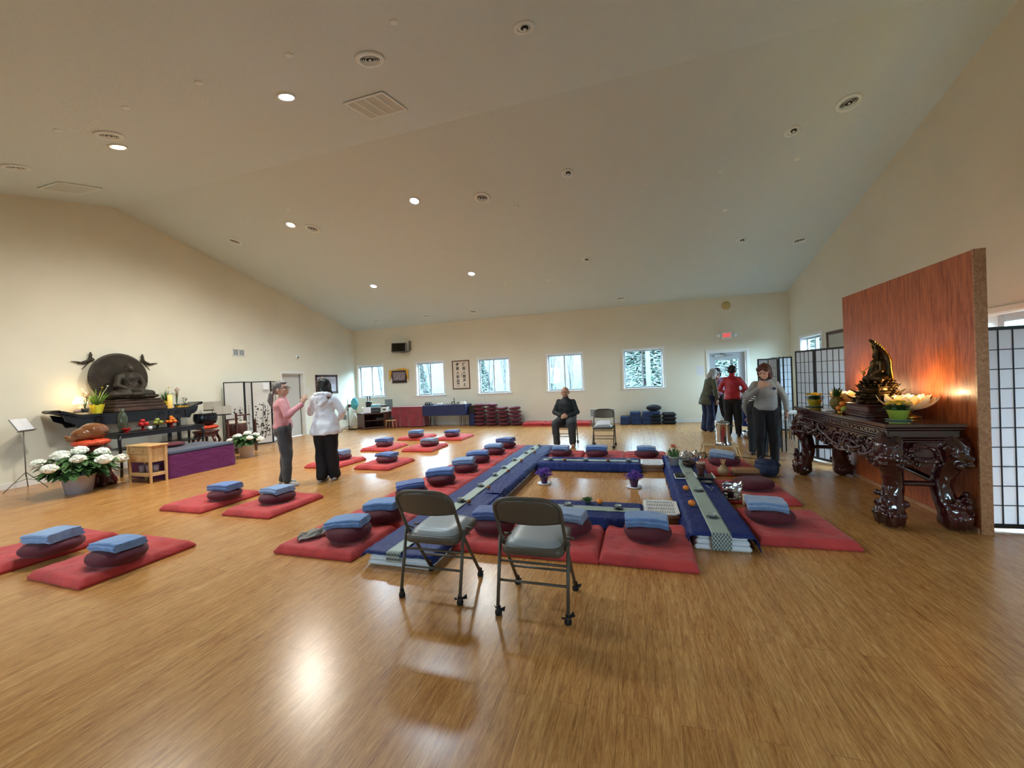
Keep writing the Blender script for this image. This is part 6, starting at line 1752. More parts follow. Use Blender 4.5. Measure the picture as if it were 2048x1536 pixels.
# ------------------------------------------------------------------ tea things on and beside the right table
RZ_ = TR[4]+.03
t = thing('cactus_pot', 'orange flowering succulent in a white pot at the far end of the right table', 'potted plant', (.50, 6.30, RZ_-.004)); rr = random.Random(8)
g = G(); g.lathe([(0, 0), (.055, 0), (.075, .13), (.08, .13), (.08, .12), (.0, .11)], n=24); ob('pot', g, mat('cream_blue_glaze', (190, 192, 190), .3), t)
g = G(); f = G()
for i in range(22):
    a = rr.random()*6.28; r = rr.random()*.05; l = rr.uniform(.06, .13); g.cap((cos(a)*r, sin(a)*r, .12), (cos(a)*r*1.8, sin(a)*r*1.8, .12+l), .012, .007, 7)
for i in range(9):
    a = rr.random()*6.28; p = V((cos(a)*.035, sin(a)*.035, .25+rr.random()*.04))
    for q in range(6): leaf(f, p, (cos(q*1.05), sin(q*1.05), .5), .028, .012, 0)
ob('stalks', g, M['green'], t); ob('blossoms', f, M['petal_o'], t)
g = G(); rr = random.Random(1); 
def foil(u, v):
    a = 2*pi*u; r = .11*(sin(pi*min(1, v*.9+.08)))**.6; k = 1+.35*noise.noise(V((cos(a)*2.2, sin(a)*2.2, v*5)))
    return (r*cos(a)*k, r*sin(a)*k, .0+v*.17+.02*noise.noise(V((a*2, v*6, 3))))
g.grid(foil, 26, 12, closed_u=True, smooth=False); M['foil'] = mat('crumpled_foil', (200, 204, 210), .18, 1)
ob('foil_bundle', g, M['foil'], None, 'crumpled silver foil bundle by the dark bowl on the right table', 'foil', loc=(.70, 6.50, RZ_))
g = G(); g.lathe([(0, 0), (.05, 0), (.09, .045), (.095, .07), (.088, .07), (.045, .012), (0, .012)], n=26); ob('clay_bowl', g, mat('dark_clay', (60, 38, 34), .5), None, 'dark clay bowl before the foil bundle', 'bowl', loc=(.69, 6.20, RZ_))
t = thing('teapot', 'shiny steel teapot with black handle beyond the right table', 'teapot', (.93, 7.33, 0))
g = G(); g.lathe([(0, 0), (.085, 0), (.10, .04), (.085, .11), (.05, .16), (.045, .165), (0, .18)], n=28); ob('body', g, M['chrome'], t)
g = G(); g.ell((0, 0, .19), .014); ob('lid_knob', g, M['black'], t)
g = G(); g.tube([(.06, 0, .15), (.14, 0, .16), (.155, 0, .10), (.12, 0, .04), (.09, 0, .04)], .011, 8); ob('handle', g, M['black'], t)
g = G(); g.tube([(-.08, 0, .07), (-.13, 0, .11), (-.15, 0, .16)], [.018, .012, .008], 8); ob('spout', g, M['chrome'], t)
for i, (x, y) in enumerate(((.46, 6.98), (.60, 7.02), (.71, 6.98))):
    g = G(); g.lathe([(0, 0), (.03, 0), (.035, .03), (.018, .075), (.006, .10), (0, .105)], n=16); ob('incense_cone', g, mat('cream_cone%d' % i, (206, 186, 160), .6), None, 'small cream cone shaped jar at the far end of the right table', 'jar', 'cream cone jars', loc=(x, y, RZ_-.006))
t = thing('serving_tray', 'black tray with pale handles under the brown tea pitcher', 'tray', (.78, 5.62, RZ_+.002))
g = G(); g.bx(-.09, .13, -.13, .13, 0, .012, .003); ob('tray', g, M['black'], t)
for x in (-.085, .125): g = G(); g.bx(x-.006, x+.006, -.12, .12, .012, .028); ob('handle', g, M['traywood'], t)
t = thing('clay_pitcher', 'reddish brown clay tea pitcher with pale rim on the black tray', 'pitcher', (.77, 5.66, RZ_+.015))
g = G(); g.lathe([(0, 0), (.035, 0), (.03, .03), (.05, .07), (.052, .12), (.045, .14), (0, .14)], n=24); ob('body', g, mat('red_clay', (84, 44, 38), .4), t)
g = G(); g.lathe([(.04, .14), (.056, .145), (.056, .17), (.046, .172), (.04, .14)], n=24); ob('rim', g, mat('pale_rim', (186, 150, 130), .4), t)
t = thing('sushi_dish', 'pale rimmed dish of dark leaves beside the runner', 'dish', (.50, 5.60, RZ_-.003))
g = G(); g.bx(-.06, .07, -.12, .12, 0, .012, .003); ob('dish', g, M['white'], t); g = G(); g.bx(-.052, .062, -.112, .112, .012, .015); rr = random.Random(2)
for i in range(26): g.ell((rr.uniform(-.04, .05), rr.uniform(-.09, .09), .022), (rr.uniform(.01, .02), rr.uniform(.01, .02), .012), None, 6, 4)
ob('leaves', g, mat('dark_leaves', (42, 46, 40), .6), t)
g = G(); g.lathe([(0, 0), (.05, 0), (.07, .012), (.05, .008), (0, .008)], n=20); ob('small_plate', g, M['cupglaze'], None, 'small dark plate in front of the black tray', 'plate', loc=(.79, 5.34, RZ_))
for k, (x, y, a) in enumerate(((.765, 5.10, .2), (.79, 5.02, -.3))):
    g = G(); g.tube([(-.0, -.06, .006), (0, .05, .006)], .004, 6); g.ell((0, .065, .006), (.01, .018, .004), None, 8, 6); o = ob('tea_scoop', g, M['devgrey'], None, 'small pale tea scoop lying on the navy cloth', 'tea scoop', 'tea scoops', loc=(x, y, RZ_), rz=a)
# beside the table on the mats
t = thing('tool_jar', 'round tan jar holding wooden tea tools on the mat edge', 'jar', (1.12, 6.15, .068)); g = G(); g.lathe([(0, 0), (.045, 0), (.075, .05), (.07, .095), (.035, .12), (.04, .135), (.032, .135), (.0, .11)], n=24); ob('jar', g, mat('tan_ceramic', (168, 142, 104), .5), t)
for i in range(4): a = i*1.6; g = G(); g.tube([(0, 0, .10), (.03*cos(a), .03*sin(a), .22)], .006, 5); ob('wooden_tool', g, M['pine'], t)
g = G(); g.bx(-.15, .15, -.08, .08, 0, .05, .004); ob('book', g, mat('tan_book', (158, 116, 74), .6), None, 'thick tan book lying on a lower wooden block by the jar', 'book', loc=(1.40, 6.19, .108), rz=.1)
g = G(); g.bx(-.17, .17, -.09, .09, 0, .04, .004); ob('wooden_block', g, M['vwood'], None, 'dark wooden block under the tan book', 'block', loc=(1.40, 6.19, .066), rz=.1)
t = thing('foil_pouch', 'tall silver foil tea pouch standing beside the bare cushion', 'pouch', (.99, 4.96, .072))
def po(u, v):
    a = 2*pi*u; w = .085+.02*v; d = .03*(1-v)+.003; k = .008*noise.noise(V((u*12, v*9, 0)))
    return (w*cos(a)+k, d*sin(a)+k, v*.21+.01*noise.noise(V((u*6, v*3, 1)))*v)
g = G(); g.grid(po, 30, 14, closed_u=True, smooth=False); ob('pouch', g, M['foil'], t)
g = G(); g.bx(-.06, .0, -.035, -.03, .03, .10); ob('dark_label', g, M['black'], t)
g = G(); g.lathe([(0, 0), (.036, 0), (.036, .10), (.030, .104), (.036, .106), (.036, .12), (0, .12)], n=24); ob('canister', g, mat('cream_canister', (206, 196, 172), .5), None, 'short cream canister beside the foil pouch', 'canister', loc=(1.09, 4.82, .058))
g = G(); g.bx(-.17, .17, -.10, .10, 0, .02, .003); ob('wooden_board', g, M['oaktrim'], None, 'thin wooden board at the mat edge behind the pale blue towel', 'board', loc=(1.30, 4.83, .062), rz=-.1)
t = thing('shoulder_bag', 'navy shoulder bag slumped on the floor by the woman in grey', 'bag', (1.72, 6.42, 0))
g = G(); g.box((0, 0, .11), (.30, .20, .20), None, .05); g.ell((0, 0, .2), (.15, .10, .05)); blob('body', g, .012, mat('navy_bag', (38, 46, 74), .7, bump=.4, bs=40), t, 2, (.02, 10, (1, 1, 1)))
g = G(); g.tube([(-.12, 0, .22), (-.06, .03, .28), (.06, .02, .28), (.12, 0, .22)], .010, 6); ob('strap', g, M['black'], t)
# bamboo tray table with the steel urn
t = thing('bamboo_tray_table', 'low bamboo folding tray table under the steel urn', 'tray table', (1.36, 7.72, 0)); bz = .225
g = G(); g.bx(-.27, .27, -.17, .17, bz-.014, bz, .003)
for y in (-.17, .16): g.bx(-.27, .27, y, y+.01, bz, bz+.018)
ob('tray_top', g, M['bamboo'] if 'bamboo' in M else M['pine'], t)
for sx in (-1, 1):
    g = G(); g.tube([(sx*.25, -.14, bz-.01), (sx*.31, -.15, 0)], .011, 6); g.tube([(sx*.25, .14, bz-.01), (sx*.31, .15, 0)], .011, 6); g.tube([(sx*.30, -.15, .04), (sx*.30, .15, .04)], .008, 6); ob('leg', g, M['pine'], t)
g = G(); g.tube([(-.31, -.12, bz+.0), (-.27, -.12, bz+.06), (-.27, .0, bz+.06)], .009, 6); ob('handle', g, M['pine'], t)
t = thing('coffee_urn', 'tall polished steel coffee urn with black handles on the bamboo tray', 'urn', (1.42, 7.72, bz+.002))
g = G(); g.lathe([(0, .0), (.12, 0), (.125, .02), (.11, .05), (.105, .06), (.108, .07), (.108, .36), (.115, .365), (.115, .375), (0, .375)], n=36); ob('body', g, M['chrome'], t)
g = G(); g.lathe([(.117, .375), (.117, .385), (.09, .405), (.03, .42), (.03, .43), (0, .43)], n=32); ob('lid', g, M['steel'], t)
g = G(); g.cyl((0, 0, .43), (0, 0, .455), .022, n=12); g.ell((0, 0, .46), (.028, .028, .014)); ob('lid_knob', g, M['chrome'], t)
for s in (-1, 1): g = G(); g.tube([(s*.11, 0, .33), (s*.155, 0, .335), (s*.17, 0, .32)], .010, 8); g.tube([(s*.11, 0, .30), (s*.15, 0, .315)], .006, 6); ob('handle', g, M['black'], t)
g = G(); g.lathe([(.10, .0), (.128, .0), (.128, .022), (.1, .022)], n=32); ob('base_ring', g, M['black'], t)
g = G(); g.cyl((0, -.10, .09), (0, -.145, .09), .012, n=8); g.cyl((0, -.14, .12), (0, -.14, .06), .009, n=8); g.ell((0, -.14, .13), (.014, .014, .02)); ob('spigot', g, M['black'], t)
g = G(); g.tube([(1.10, 7.60, .02), (1.2, 7.75, .012), (1.0, 7.9, .012), (1.3, 8.0, .012), (1.5, 7.9, .012), (1.9, 7.6, .012), (2.3, 7.55, .012)], .006, 6); ob('power_cord', g, M['black'], None, 'black power cord trailing on the floor behind the urn', 'cord')
# tables near the exit door
folding_table('folding table under blue cloth behind the red jacket', 2.40, 3.0, 10.45, 11.0, .745)
draped('tablecloth', 'royal blue cloth hanging from the table by the exit door', 2.38, 3.02, 10.43, 11.02, .755, M['navy'], .55, 5, flare=.04)
g = G(); g.bx(-.2, .1, -.15, .15, 0, .008); ob('papers', g, M['paperw'], None, 'white paper sheets on the blue cloth table by the exit', 'papers', loc=(2.62, 10.7, .757))
folding_table('dark topped low table behind the woman in grey', 2.62, 3.3, 9.5, 10.0, .60)
g = G(); g.box((0, 0, .09), (.34, .26, .16), None, .04); g.ell((0, -.05, .12), (.14, .12, .08)); blob('silver_bag', g, .014, M['foil'], None, 1, (.03, 12, (1, 1, 1)), label='shiny silver bag on the floor before the blue cloth table', cat='bag', loc=(2.42, 10.0, 0))

# ------------------------------------------------------------------ on the carved altar
az2 = az+.001
def goldstatue():
    t = thing('golden_statue', 'golden seated figure with curved flame halo on a tiered lotus throne', 'statue', (2.50, 5.30, az2))
    M['oldgold'] = mat('old_gold', (66, 48, 24), .3, .8, var=.35, vs=14, bump=.4, bs=60, bd=.004)
    M['throne'] = mat('rosewood_throne', (70, 30, 26), .35, var=.2, vs=8)
    g = G()
    for r, z0, z1 in ((.27, 0, .025), (.25, .025, .045), (.225, .045, .11), (.24, .11, .125)): g.bx(-r*.86, r*.86, -r, r, z0, z1, .006)
    ob('throne_base', g, M['throne'], t)
    z = .125
    for k, (r, h_) in enumerate(((.225, .075), (.185, .06), (.155, .055))):
        g = G(); g.lathe([(r*.8, 0), (r*.9, .01), (r*.86, h_*.5), (r*.92, h_-.01), (r, h_-.004), (r, h_), (0, h_)], n=8 if k < 2 else 24)
        for i in range(8):
            a = (i+.5)*pi/4; g.chain([(r*.8*cos(a), r*.8*sin(a), h_*.6), (r*1.02*cos(a), r*1.02*sin(a), h_*.9), (r*1.18*cos(a), r*1.18*sin(a), h_*1.35)], [.012, .012, .003], 6)
            g.ell((r*.86*cos(a), r*.86*sin(a), h_*.45), (.03, .03, h_*.3), None, 8, 6)
        g.xf(Matrix.Translation((0, 0, z))); ob('tier', g, M['oldgold'], t); z += h_
    g = G(); g.ell((0, 0, .02), (.13, .13, .03))
    for row, (r, n_, el) in enumerate(((.13, 16, .1), (.125, 16, .5), (.11, 14, .9))):
        for i in range(n_):
            a = 2*pi*(i+.5*row)/n_; g.cap((r*.7*cos(a), r*.7*sin(a), .012+.014*row), ((r*.7+.06*cos(el))*cos(a), (r*.7+.06*cos(el))*sin(a), .012+.014*row+.05*sin(el)), .022, .012, 8)
    g.xf(Matrix.Translation((0, 0, z))); ob('lotus_seat', g, M['oldgold'], t); z += .045
    g = G(); seated_figure(g, .34); 
    for i in range(7): a = -1.2+i*.4; g.cap((.02*cos(a)*.3, .025*sin(a), .315), (.045*cos(a)*.3, .05*sin(a), .375-.02*abs(a)), .008, .003, 6)
    g.cap((0, 0, .31), (0, 0, .40), .028, .01)
    g.xf(Matrix.Translation((0, 0, z)) @ Matrix.Rotation(pi, 4, 'Z')); 
    blob('figure', g, .005, M['oldgold'], t, 1)
    g = G()
    def fl(u, v):
        w = .155*(sin(pi*min(1, .12+v*.86))**.8)*(1-.15*v); x = (u-.5)*2*w
        bx_ = .12-.30*max(0, v-.45)**1.6*1.5; bz_ = z-.02+.50*v-.02*v*v
        return (bx_-.5*x*x/.16, x, bz_+.006*sin(u*30))
    g.grid(fl, 17, 24); o = ob('flame_halo', g, M['oldgold'], t); md = o.modifiers.new('s', 'SOLIDIFY'); md.thickness = .012
    g = G()
    for s in (0, 1):
        for i in range(22):
            v = .05+i*.042; p = V(fl(s, min(1, v))); q = V(fl(.5, v)); d = (p-q).normalized() if (p-q).length > 1e-4 else V((0, 0, 1)); g.cap(p, p+d*.012+V((-.004, 0, .012)), .010, .003, 6)
    for s in (.25, .5, .75): g.tube([V(fl(s, v/12))+V((-.012, 0, 0)) for v in range(1, 12)], .005, 5)
    ob('flame_rim', g, M['gold'], t)
    g = G(); g.tube([(-.10, .03, z+.06), (-.14, .05, z+.16)], .004, 6); g.tube([(-.06, -.06, z+.2), (-.12, 0, z+.12)], .004, 6); g.ell((-.12, 0, z+.10), .018); ob('attributes', g, M['gold'], t)
    return t
goldstatue()
LG = 'white lotus lamps on the carved altar'
lotus_lamp('glowing white lotus lamp behind the pineapple', (2.60, 6.18, az2), .9, LG, 6)
lotus_lamp('glowing white lotus lamp nearest the camera on the carved altar', (2.60, 5.00, az2), .95, LG, 6)
def mums(label, loc, seed, potcol, n=36):
    rr = random.Random(seed); t = thing('potted_chrysanthemum', label, 'potted plant', loc, 0, 'yellow flower pots on the carved altar')
    g = G(); g.lathe([(0, 0), (.085, 0), (.10, .012), (.085, .01), (0, .01)], n=24); ob('saucer', g, mat('clear_saucer%d' % seed, (150, 180, 160), .15, trans=.4), t)
    g = G(); g.lathe([(0, .01), (.06, .01), (.085, .095), (.09, .10), (.08, .10), (0, .085)], n=22); ob('wrapped_pot', g, potcol, t)
    g = G()
    for i in range(130): a = rr.random()*6.28; r = rr.random()*.075; leaf(g, (cos(a)*r, sin(a)*r, .10+rr.random()*.04), (cos(a), sin(a), rr.uniform(-.2, .8)), .05, .014, .2)
    ob('leaves', g, M['green'], t)
    g = G()
    for i in range(n):
        a = rr.random()*6.28; r = .095*math.sqrt(rr.random()); p = V((cos(a)*r, sin(a)*r, .185-2.5*r*r+rr.uniform(-.008, .008))); g.ell(p, (.016, .016, .008), None, 8, 4)
        for q in range(8): leaf(g, p, (cos(q*.785), sin(q*.785), .15), .021, .006, 0)
    ob('blossoms', g, M['petal_y'], t)
mums('yellow chrysanthemum pot at the far end of the carved altar', (2.36, 6.52, az2), 1, mat('yellow_pot', (222, 196, 60), .45))
mums('yellow green chrysanthemum pot at the near end of the carved altar', (2.42, 4.80, az2), 2, mat('lime_pot', (170, 190, 70), .45), 22)
t = thing('pineapple', 'whole pineapple with leafy crown standing on the carved altar', 'pineapple', (2.42, 6.02, az2))
g = G()
def pn(u, v):
    a = 2*pi*u; s = sin(pi*min(1, max(0, v*.94+.04)))**.42; r = .075*s; k = 1+.06*abs(sin(a*5+v*14))*abs(sin(a*5-v*14)); return (r*k*cos(a), r*k*sin(a), v*.165)
g.grid(pn, 60, 24, closed_u=True); ob('fruit', g, mat('pineapple_skin', (112, 96, 44), .6, var=.35, vs=60, bump=.6, bs=90, bd=.004), t)
g = G(); rr = random.Random(3)
for i in range(46):
    a = i*2.4; el = .3+1.2*(i/46); l = rr.uniform(.09, .15); leaf(g, (cos(a)*.012, sin(a)*.012, .155), (cos(a)*cos(el), sin(a)*cos(el), sin(el)), l, .010, -.0+.35*(1-i/46), V((0, 0, 1)))
ob('crown', g, M['green'], t)
g = G(); g.lathe([(0, 0), (.05, 0), (.09, .012), (.095, .018), (.05, .008), (0, .008)], n=26); ob('fruit_plate', g, M['darkred'], None, 'dark plate holding oranges and a green apple on the carved altar', 'plate', loc=(2.36, 5.68, az2))
for a, b, c in ((-.035, .035, 0), (.035, .035, 0), (0, .03, .055), (-.0, -.01, .0)): fruit('orange', 2.36+a, 5.70+b, az2+.012+c, .036, M['orange'], 'orange on the dark plate on the carved altar', 'orange', 'oranges on the carved altar')
fruit('apple', 2.33, 5.60, az2+.006, .045, mat('apple_green', (142, 160, 48), .3), 'round green apple beside the oranges on the carved altar', 'apple')
g = G(); g.bx(-.05, .05, -.06, .06, 0, .018, .003); ob('white_dish', g, M['white'], None, 'small white dish near the front edge of the carved altar', 'dish', loc=(2.26, 5.86, az2))
g = G(); g.lathe([(0, 0), (.028, 0), (.03, .03), (.026, .03), (0, .012)], n=16); ob('offering_cup', g, M['gold'], None, 'small golden offering cup at the front edge of the carved altar', 'cup', loc=(2.24, 5.50, az2))
t = thing('framed_picture', 'dark framed pale picture on the right wall behind the oak panel', 'picture', (XR-.001, 10.25, 1.9))
g = G()
for a in ((-.52, .52, .31, .38), (-.52, .52, -.38, -.31), (-.52, -.45, -.38, .38), (.45, .52, -.38, .38)): g.bx(-.03, 0, a[0], a[1], a[2], a[3], .004)
ob('frame', g, M['walnut'], t); g = G(); g.bx(-.012, 0, -.46, .46, -.32, .32); ob('print', g, mat('pale_print', (184, 184, 172), .5), t)
# ------------------------------------------------------------------ people
M['skin'] = mat('skin', (192, 152, 130), .55, var=.05, vs=10)
M['skin2'] = mat('skin_tan', (178, 130, 102), .55, var=.05, vs=10)
M['eye'] = mat('eye_dark', (26, 20, 18), .2); M['lip'] = mat('lips', (160, 88, 80), .5)
def basis(d, n):
    """orthonormal frame: x along d, z close to n"""
    x = V(d).normalized(); z = (V(n)-x*V(n).dot(x)).normalized(); y = z.cross(x); return x, y, z
def hand(g, w, d, n, curl=.5, side=1, k=1.0, spread=.0):
    """palm from the wrist w along d; n is the back of the hand; side +1: thumb toward +y of the frame"""
    x, y, z = basis(d, n); w = V(w); R = Matrix((x, y, z)).transposed()
    g.cap(w-x*.02*k, w+x*.02*k, .024*k, .026*k, 10)
    g.ell(w+x*.055*k, (.052*k, .042*k, .017*k), R, 12, 8)
    for i, L in enumerate((.068, .076, .070, .056)):
        off = (.030-.020*i)*k*side; b = w+x*.092*k+y*off; p = b; a = 0; pts = [w+x*.06*k+y*off*.8, b]
        sp = y*(1.5-i)*.12*side*spread
        for j, f in enumerate((.42, .32, .26)):
            a += curl*(.55, .75, .5)[j]*1.5; dv = (x*cos(a)-z*sin(a)+sp).normalized(); p = p+dv*L*f*k; pts.append(p)
        g.chain(pts, [.0105*k, .0098*k, .0092*k, .0085*k, .0072*k], 7)
    b = w+x*.03*k+y*.032*k*side; t1 = b+(x*.6+y*side*.75-z*.25).normalized()*.034*k; t2 = t1+(x*.9+y*side*.25-z*.45*(.3+curl)).normalized()*.028*k
    g.chain([w+x*.01*k+y*.015*k*side, b, t1, t2], [.014*k, .0135*k, .0105*k, .0085*k], 7)
def person(label, loc, rz, H, pitch=0, twist=0, headyaw=0, headpitch=0, armL=None, armR=None, handL=None, handR=None, legL=None, legR=None,
           top=None, bot=None, hair=None, haircol=None, skin=None, feet='sock', footmat=None, toplen=0, loose=1.0, wide=1.0, glasses=False, pelvis=None, fat=1.0, extra=None, sleeve=1.0, collar=None, footdirs=(0, 0), hood=False, hem=None, cap_=None):
    k = H/1.62; skin = skin or M['skin']
    pv = V(pelvis or (0, 0, .90))*k
    Rt = RZ(twist) @ RX(-pitch)
    tp = lambda x, y, z: pv+Rt @ (V((x, y, z-.90))*k)
    nk = (0, .005, 1.40)
    Rh = RZ(headyaw) @ RX(-headpitch)
    HK = 1.13; hp = lambda x, y, z: tp(*nk)+(RZ(twist) @ RX(-pitch*.6) @ Rh) @ (V((x, y, z-1.412))*k*HK)
    Rhead = RZ(twist) @ RX(-pitch*.6) @ Rh
    f = fat
    sh = {-1: tp(-.145*f**.5, -.005, 1.308), 1: tp(.145*f**.5, -.005, 1.308)}
    arms = {-1: armL, 1: armR}; hands = {-1: handL, 1: handR}; A = {}
    for s in (-1, 1):
        a = arms[s] or ((s*.22, -.03, 1.08), (s*.235, .03, .86))
        A[s] = (sh[s], tp(*a[0]), tp(*a[1]))
    legs = {-1: legL, 1: legR}; Lg = {}
    for s in (-1, 1):
        l = legs[s] or ((s*.095, .02, .47), (s*.10, -.02, .075))
        Lg[s] = (pv+RZ(twist*.3) @ (V((s*.085, 0, -.02))*k), V(l[0])*k, V(l[1])*k)
    # ---- skin body
    g = G()
    g.cap(tp(0, 0, .92), tp(0, 0, 1.10), .10*k*f, .10*k*f); g.cap(tp(0, 0, 1.10), tp(0, 0, 1.28), .10*k*f, .105*k)
    g.cap(tp(0, -.005, 1.32), tp(*nk), .06*k, .052*k); g.cap(tp(*nk), hp(0, .01, 1.46), .052*k, .05*k)
    for s in (-1, 1):
        g.cap(tp(0, 0, 1.29), sh[s].lerp(A[s][1], .1), .045*k, .036*k); g.chain(A[s], [.036*k, .034*k, .026*k])
        hd = hands[s] or {}
        d = Rt @ V(hd.get('d', (0, .1, -1))); n_ = Rt @ V(hd.get('n', (s, 0, 0)))
        hand(g, A[s][2], d, n_, hd.get('curl', .45), hd.get('side', 1), k, hd.get('spread', 0))
        g.chain(Lg[s], [.075*k, .052*k, .036*k])
        fd = V((sin(footdirs[0 if s < 0 else 1]), cos(footdirs[0 if s < 0 else 1]), 0)); an = Lg[s][2]
        g.cap(an+V((0, 0, -.03*k))-fd*.02*k, V((an.x, an.y, .03*k))+fd*.13*k, .034*k, .024*k)
    E = lambda p, r: g.ell(hp(*p), tuple(q*k*HK for q in r), Rhead, 18, 12)
    E((0, -.008, 1.535), (.072, .088, .088)); E((0, .028, 1.49), (.056, .058, .075)); E((0, .045, 1.445), (.032, .034, .026))
    g.cap(hp(0, .088, 1.525), hp(0, .104, 1.492), .009*k, .014*k, 8)
    for s in (-1, 1):
        E((s*.074, -.005, 1.505), (.010, .02, .032)); E((s*.03, .072, 1.495), (.022, .018, .02)); E((s*.012, .096, 1.49), (.01, .01, .008))
        E((s*.028, .082, 1.548), (.024, .012, .009))
    E((0, .082, 1.463), (.022, .014, .007)); E((0, .08, 1.452), (.019, .014, .007))
    root = blob('person', g, .0065*k, skin, None, 2, label=label, cat='person', loc=loc, rz=rz)
    # ---- face details
    g = G()
    for s in (-1, 1): g.ell(hp(s*.029, .080, 1.522), (.013*k, .008*k, .0055*k), Rhead, 10, 6)
    ob('eyes', g, M['eye'], root)
    g = G(); g.ell(hp(0, .0935, 1.4575), (.019*k, .006*k, .0055*k), Rhead, 10, 6); ob('lips', g, M['lip'], root)
    if hair != 'bald':
        g = G()
        for s in (-1, 1): g.tube([hp(s*.014, .0925, 1.545), hp(s*.032, .089, 1.551), hp(s*.05, .074, 1.544)], .0035*k, 5)
        ob('eyebrows', g, haircol, root)
    if glasses:
        g = G()
        for s in (-1, 1):
            g.tube([hp(s*.032+.026*cos(a), .104-.006*abs(cos(a)), 1.52+.019*sin(a)) for a in [q*pi/6 for q in range(12)]], .0028*k, 5, closed=True)
            g.tube([hp(s*.058, .098, 1.525), hp(s*.074, .05, 1.525), hp(s*.078, -.01, 1.518)], .0026*k, 5)
        g.tube([hp(-.006, .107, 1.523), hp(.006, .107, 1.523)], .003*k, 5); ob('glasses', g, M['black'], root)
    # ---- hair
    if hair and hair != 'bald':
        g = G(); HE = lambda p, r: g.ell(hp(*p), tuple(q*k*HK for q in r), Rhead, 18, 12)
        HE((0, -.022, 1.552), (.083, .092, .086))
        if hair == 'bob':
            for s in (-1, 1): HE((s*.062, -.018, 1.49), (.030, .056, .09)); HE((s*.05, -.05, 1.45), (.038, .05, .07)); HE((s*.05, .045, 1.575), (.03, .04, .03))
            HE((0, -.06, 1.47), (.07, .05, .10)); HE((0, .05, 1.598), (.05, .035, .022))
        if hair == 'longbob':
            for s in (-1, 1): HE((s*.062, -.018, 1.48), (.034, .06, .10)); HE((s*.055, -.03, 1.40), (.045, .06, .09)); HE((s*.045, .045, 1.575), (.03, .04, .03))
            HE((0, -.06, 1.44), (.08, .055, .13)); HE((0, -.06, 1.36), (.07, .045, .07))
        if hair == 'ponytail':
            HE((0, -.05, 1.53), (.078, .07, .08)); HE((0, .04, 1.603), (.05, .045, .022))
            g.chain([hp(0, -.10, 1.50), hp(0, -.155, 1.46), hp(0, -.175, 1.38), hp(0, -.16, 1.27)], [.03*k, .034*k, .040*k, .010*k])
        if hair == 'short':
            HE((0, -.05, 1.52), (.075, .06, .075)); HE((0, .04, 1.606), (.06, .05, .026))
            for s in (-1, 1): HE((s*.066, -.01, 1.54), (.018, .05, .05))
        blob('hair', g, .007*k, haircol, root, 1, (.010, 30, (1, 1, .35)))
        if hair == 'ponytail': g = G(); g.torus(hp(0, -.118, 1.485), .028*k, .008*k, 14, 6, Rhead @ RX(1.1)); ob('hair_tie', g, M['white'], root)
    if hair == 'bald':
        g = G()
        for s in (-1, 1): g.ell(hp(s*.068, -.03, 1.515), (.012*k*HK, .05*k*HK, .03*k*HK), Rhead, 12, 8)
        ob('cropped_hair', g, haircol, root)
    if cap_:
        g = G(); g.ell(hp(0, -.01, 1.575), (.09*k, .098*k, .065*k), Rhead, 18, 12); g.ell(hp(0, .09, 1.565), (.06*k, .05*k, .010*k), Rhead, 14, 8); blob('cap', g, .007, cap_, root, 1)
    # ---- trousers
    g = G(); w = loose
    hw = .115*k*f
    g.cap(pv+V((-.045*k, 0, .04*k)), pv+V((.045*k, 0, .04*k)), hw, hw); g.cap(pv, tp(0, 0, 1.0), .118*k*f, .112*k*f)
    g.cap(pv+V((-.05*k, -.02*k, -.04*k)), pv+V((.05*k, -.02*k, -.04*k)), .115*k*f, .115*k*f)
    for s in (-1, 1):
        hpx, kn, an = Lg[s]; an2 = an.lerp(kn, .04)
        g.cap(hpx, kn, .098*k*w*f, .072*k*w); g.cap(kn, an2, .072*k*w, .056*k*w*wide)
        if wide > 1.3: g.cap(kn.lerp(an, .5), V((an.x, an.y, .09*k)), .075*k*wide*.8, .075*k*wide*.85)
    blob('trousers', g, .010*k, bot, root, 2, (.014, 11, (1, 1, .6)))
    # ---- top
    g = G(); hb = .93-toplen; lo = loose
    tw = (hem or 1.0); q = lo**.4
    secs = []
    hz_ = hb-.01
    for z, rx, ry in ((hz_, .146*tw, .122*tw), (hz_+.05, .150*tw, .124*tw)): secs.append((z, rx, ry))
    if toplen > .12: secs.append((.92, .150*(tw*.6+.4), .122*(tw*.6+.4)))
    for z, rx, ry in ((1.02, .143*(tw*.3+.7), .118), (1.10, .138, .113), (1.18, .142, .115), (1.26, .146, .112), (1.31, .128, .096), (1.35, .092, .076), (1.385, .060, .056)):
        if z > secs[-1][0]+.015: secs.append((z, rx, ry))
    g.loft([(tp(0, -.004, z), rx*k*f*q, ry*k*f*q, Rt) for z, rx, ry in secs])
    for s in (-1, 1):
        g.cap(tp(s*.04, -.005, 1.325), sh[s], .052*k, .050*k)
        a, b, c = A[s]; cc = b.lerp(c, .9*sleeve)
        g.cap(a, b, .050*k*lo, .044*k*lo); g.cap(b, cc, .044*k*lo, .036*k*lo)
    if collar: g.cap(tp(0, 0, 1.36), tp(0, .005, 1.405), .066*k, .062*k)
    blob('top_garment' if not isinstance(top, tuple) else top[1], g, .009*k, top if not isinstance(top, tuple) else top[0], root, 2, (.016, 9, (1, 1, 1)))
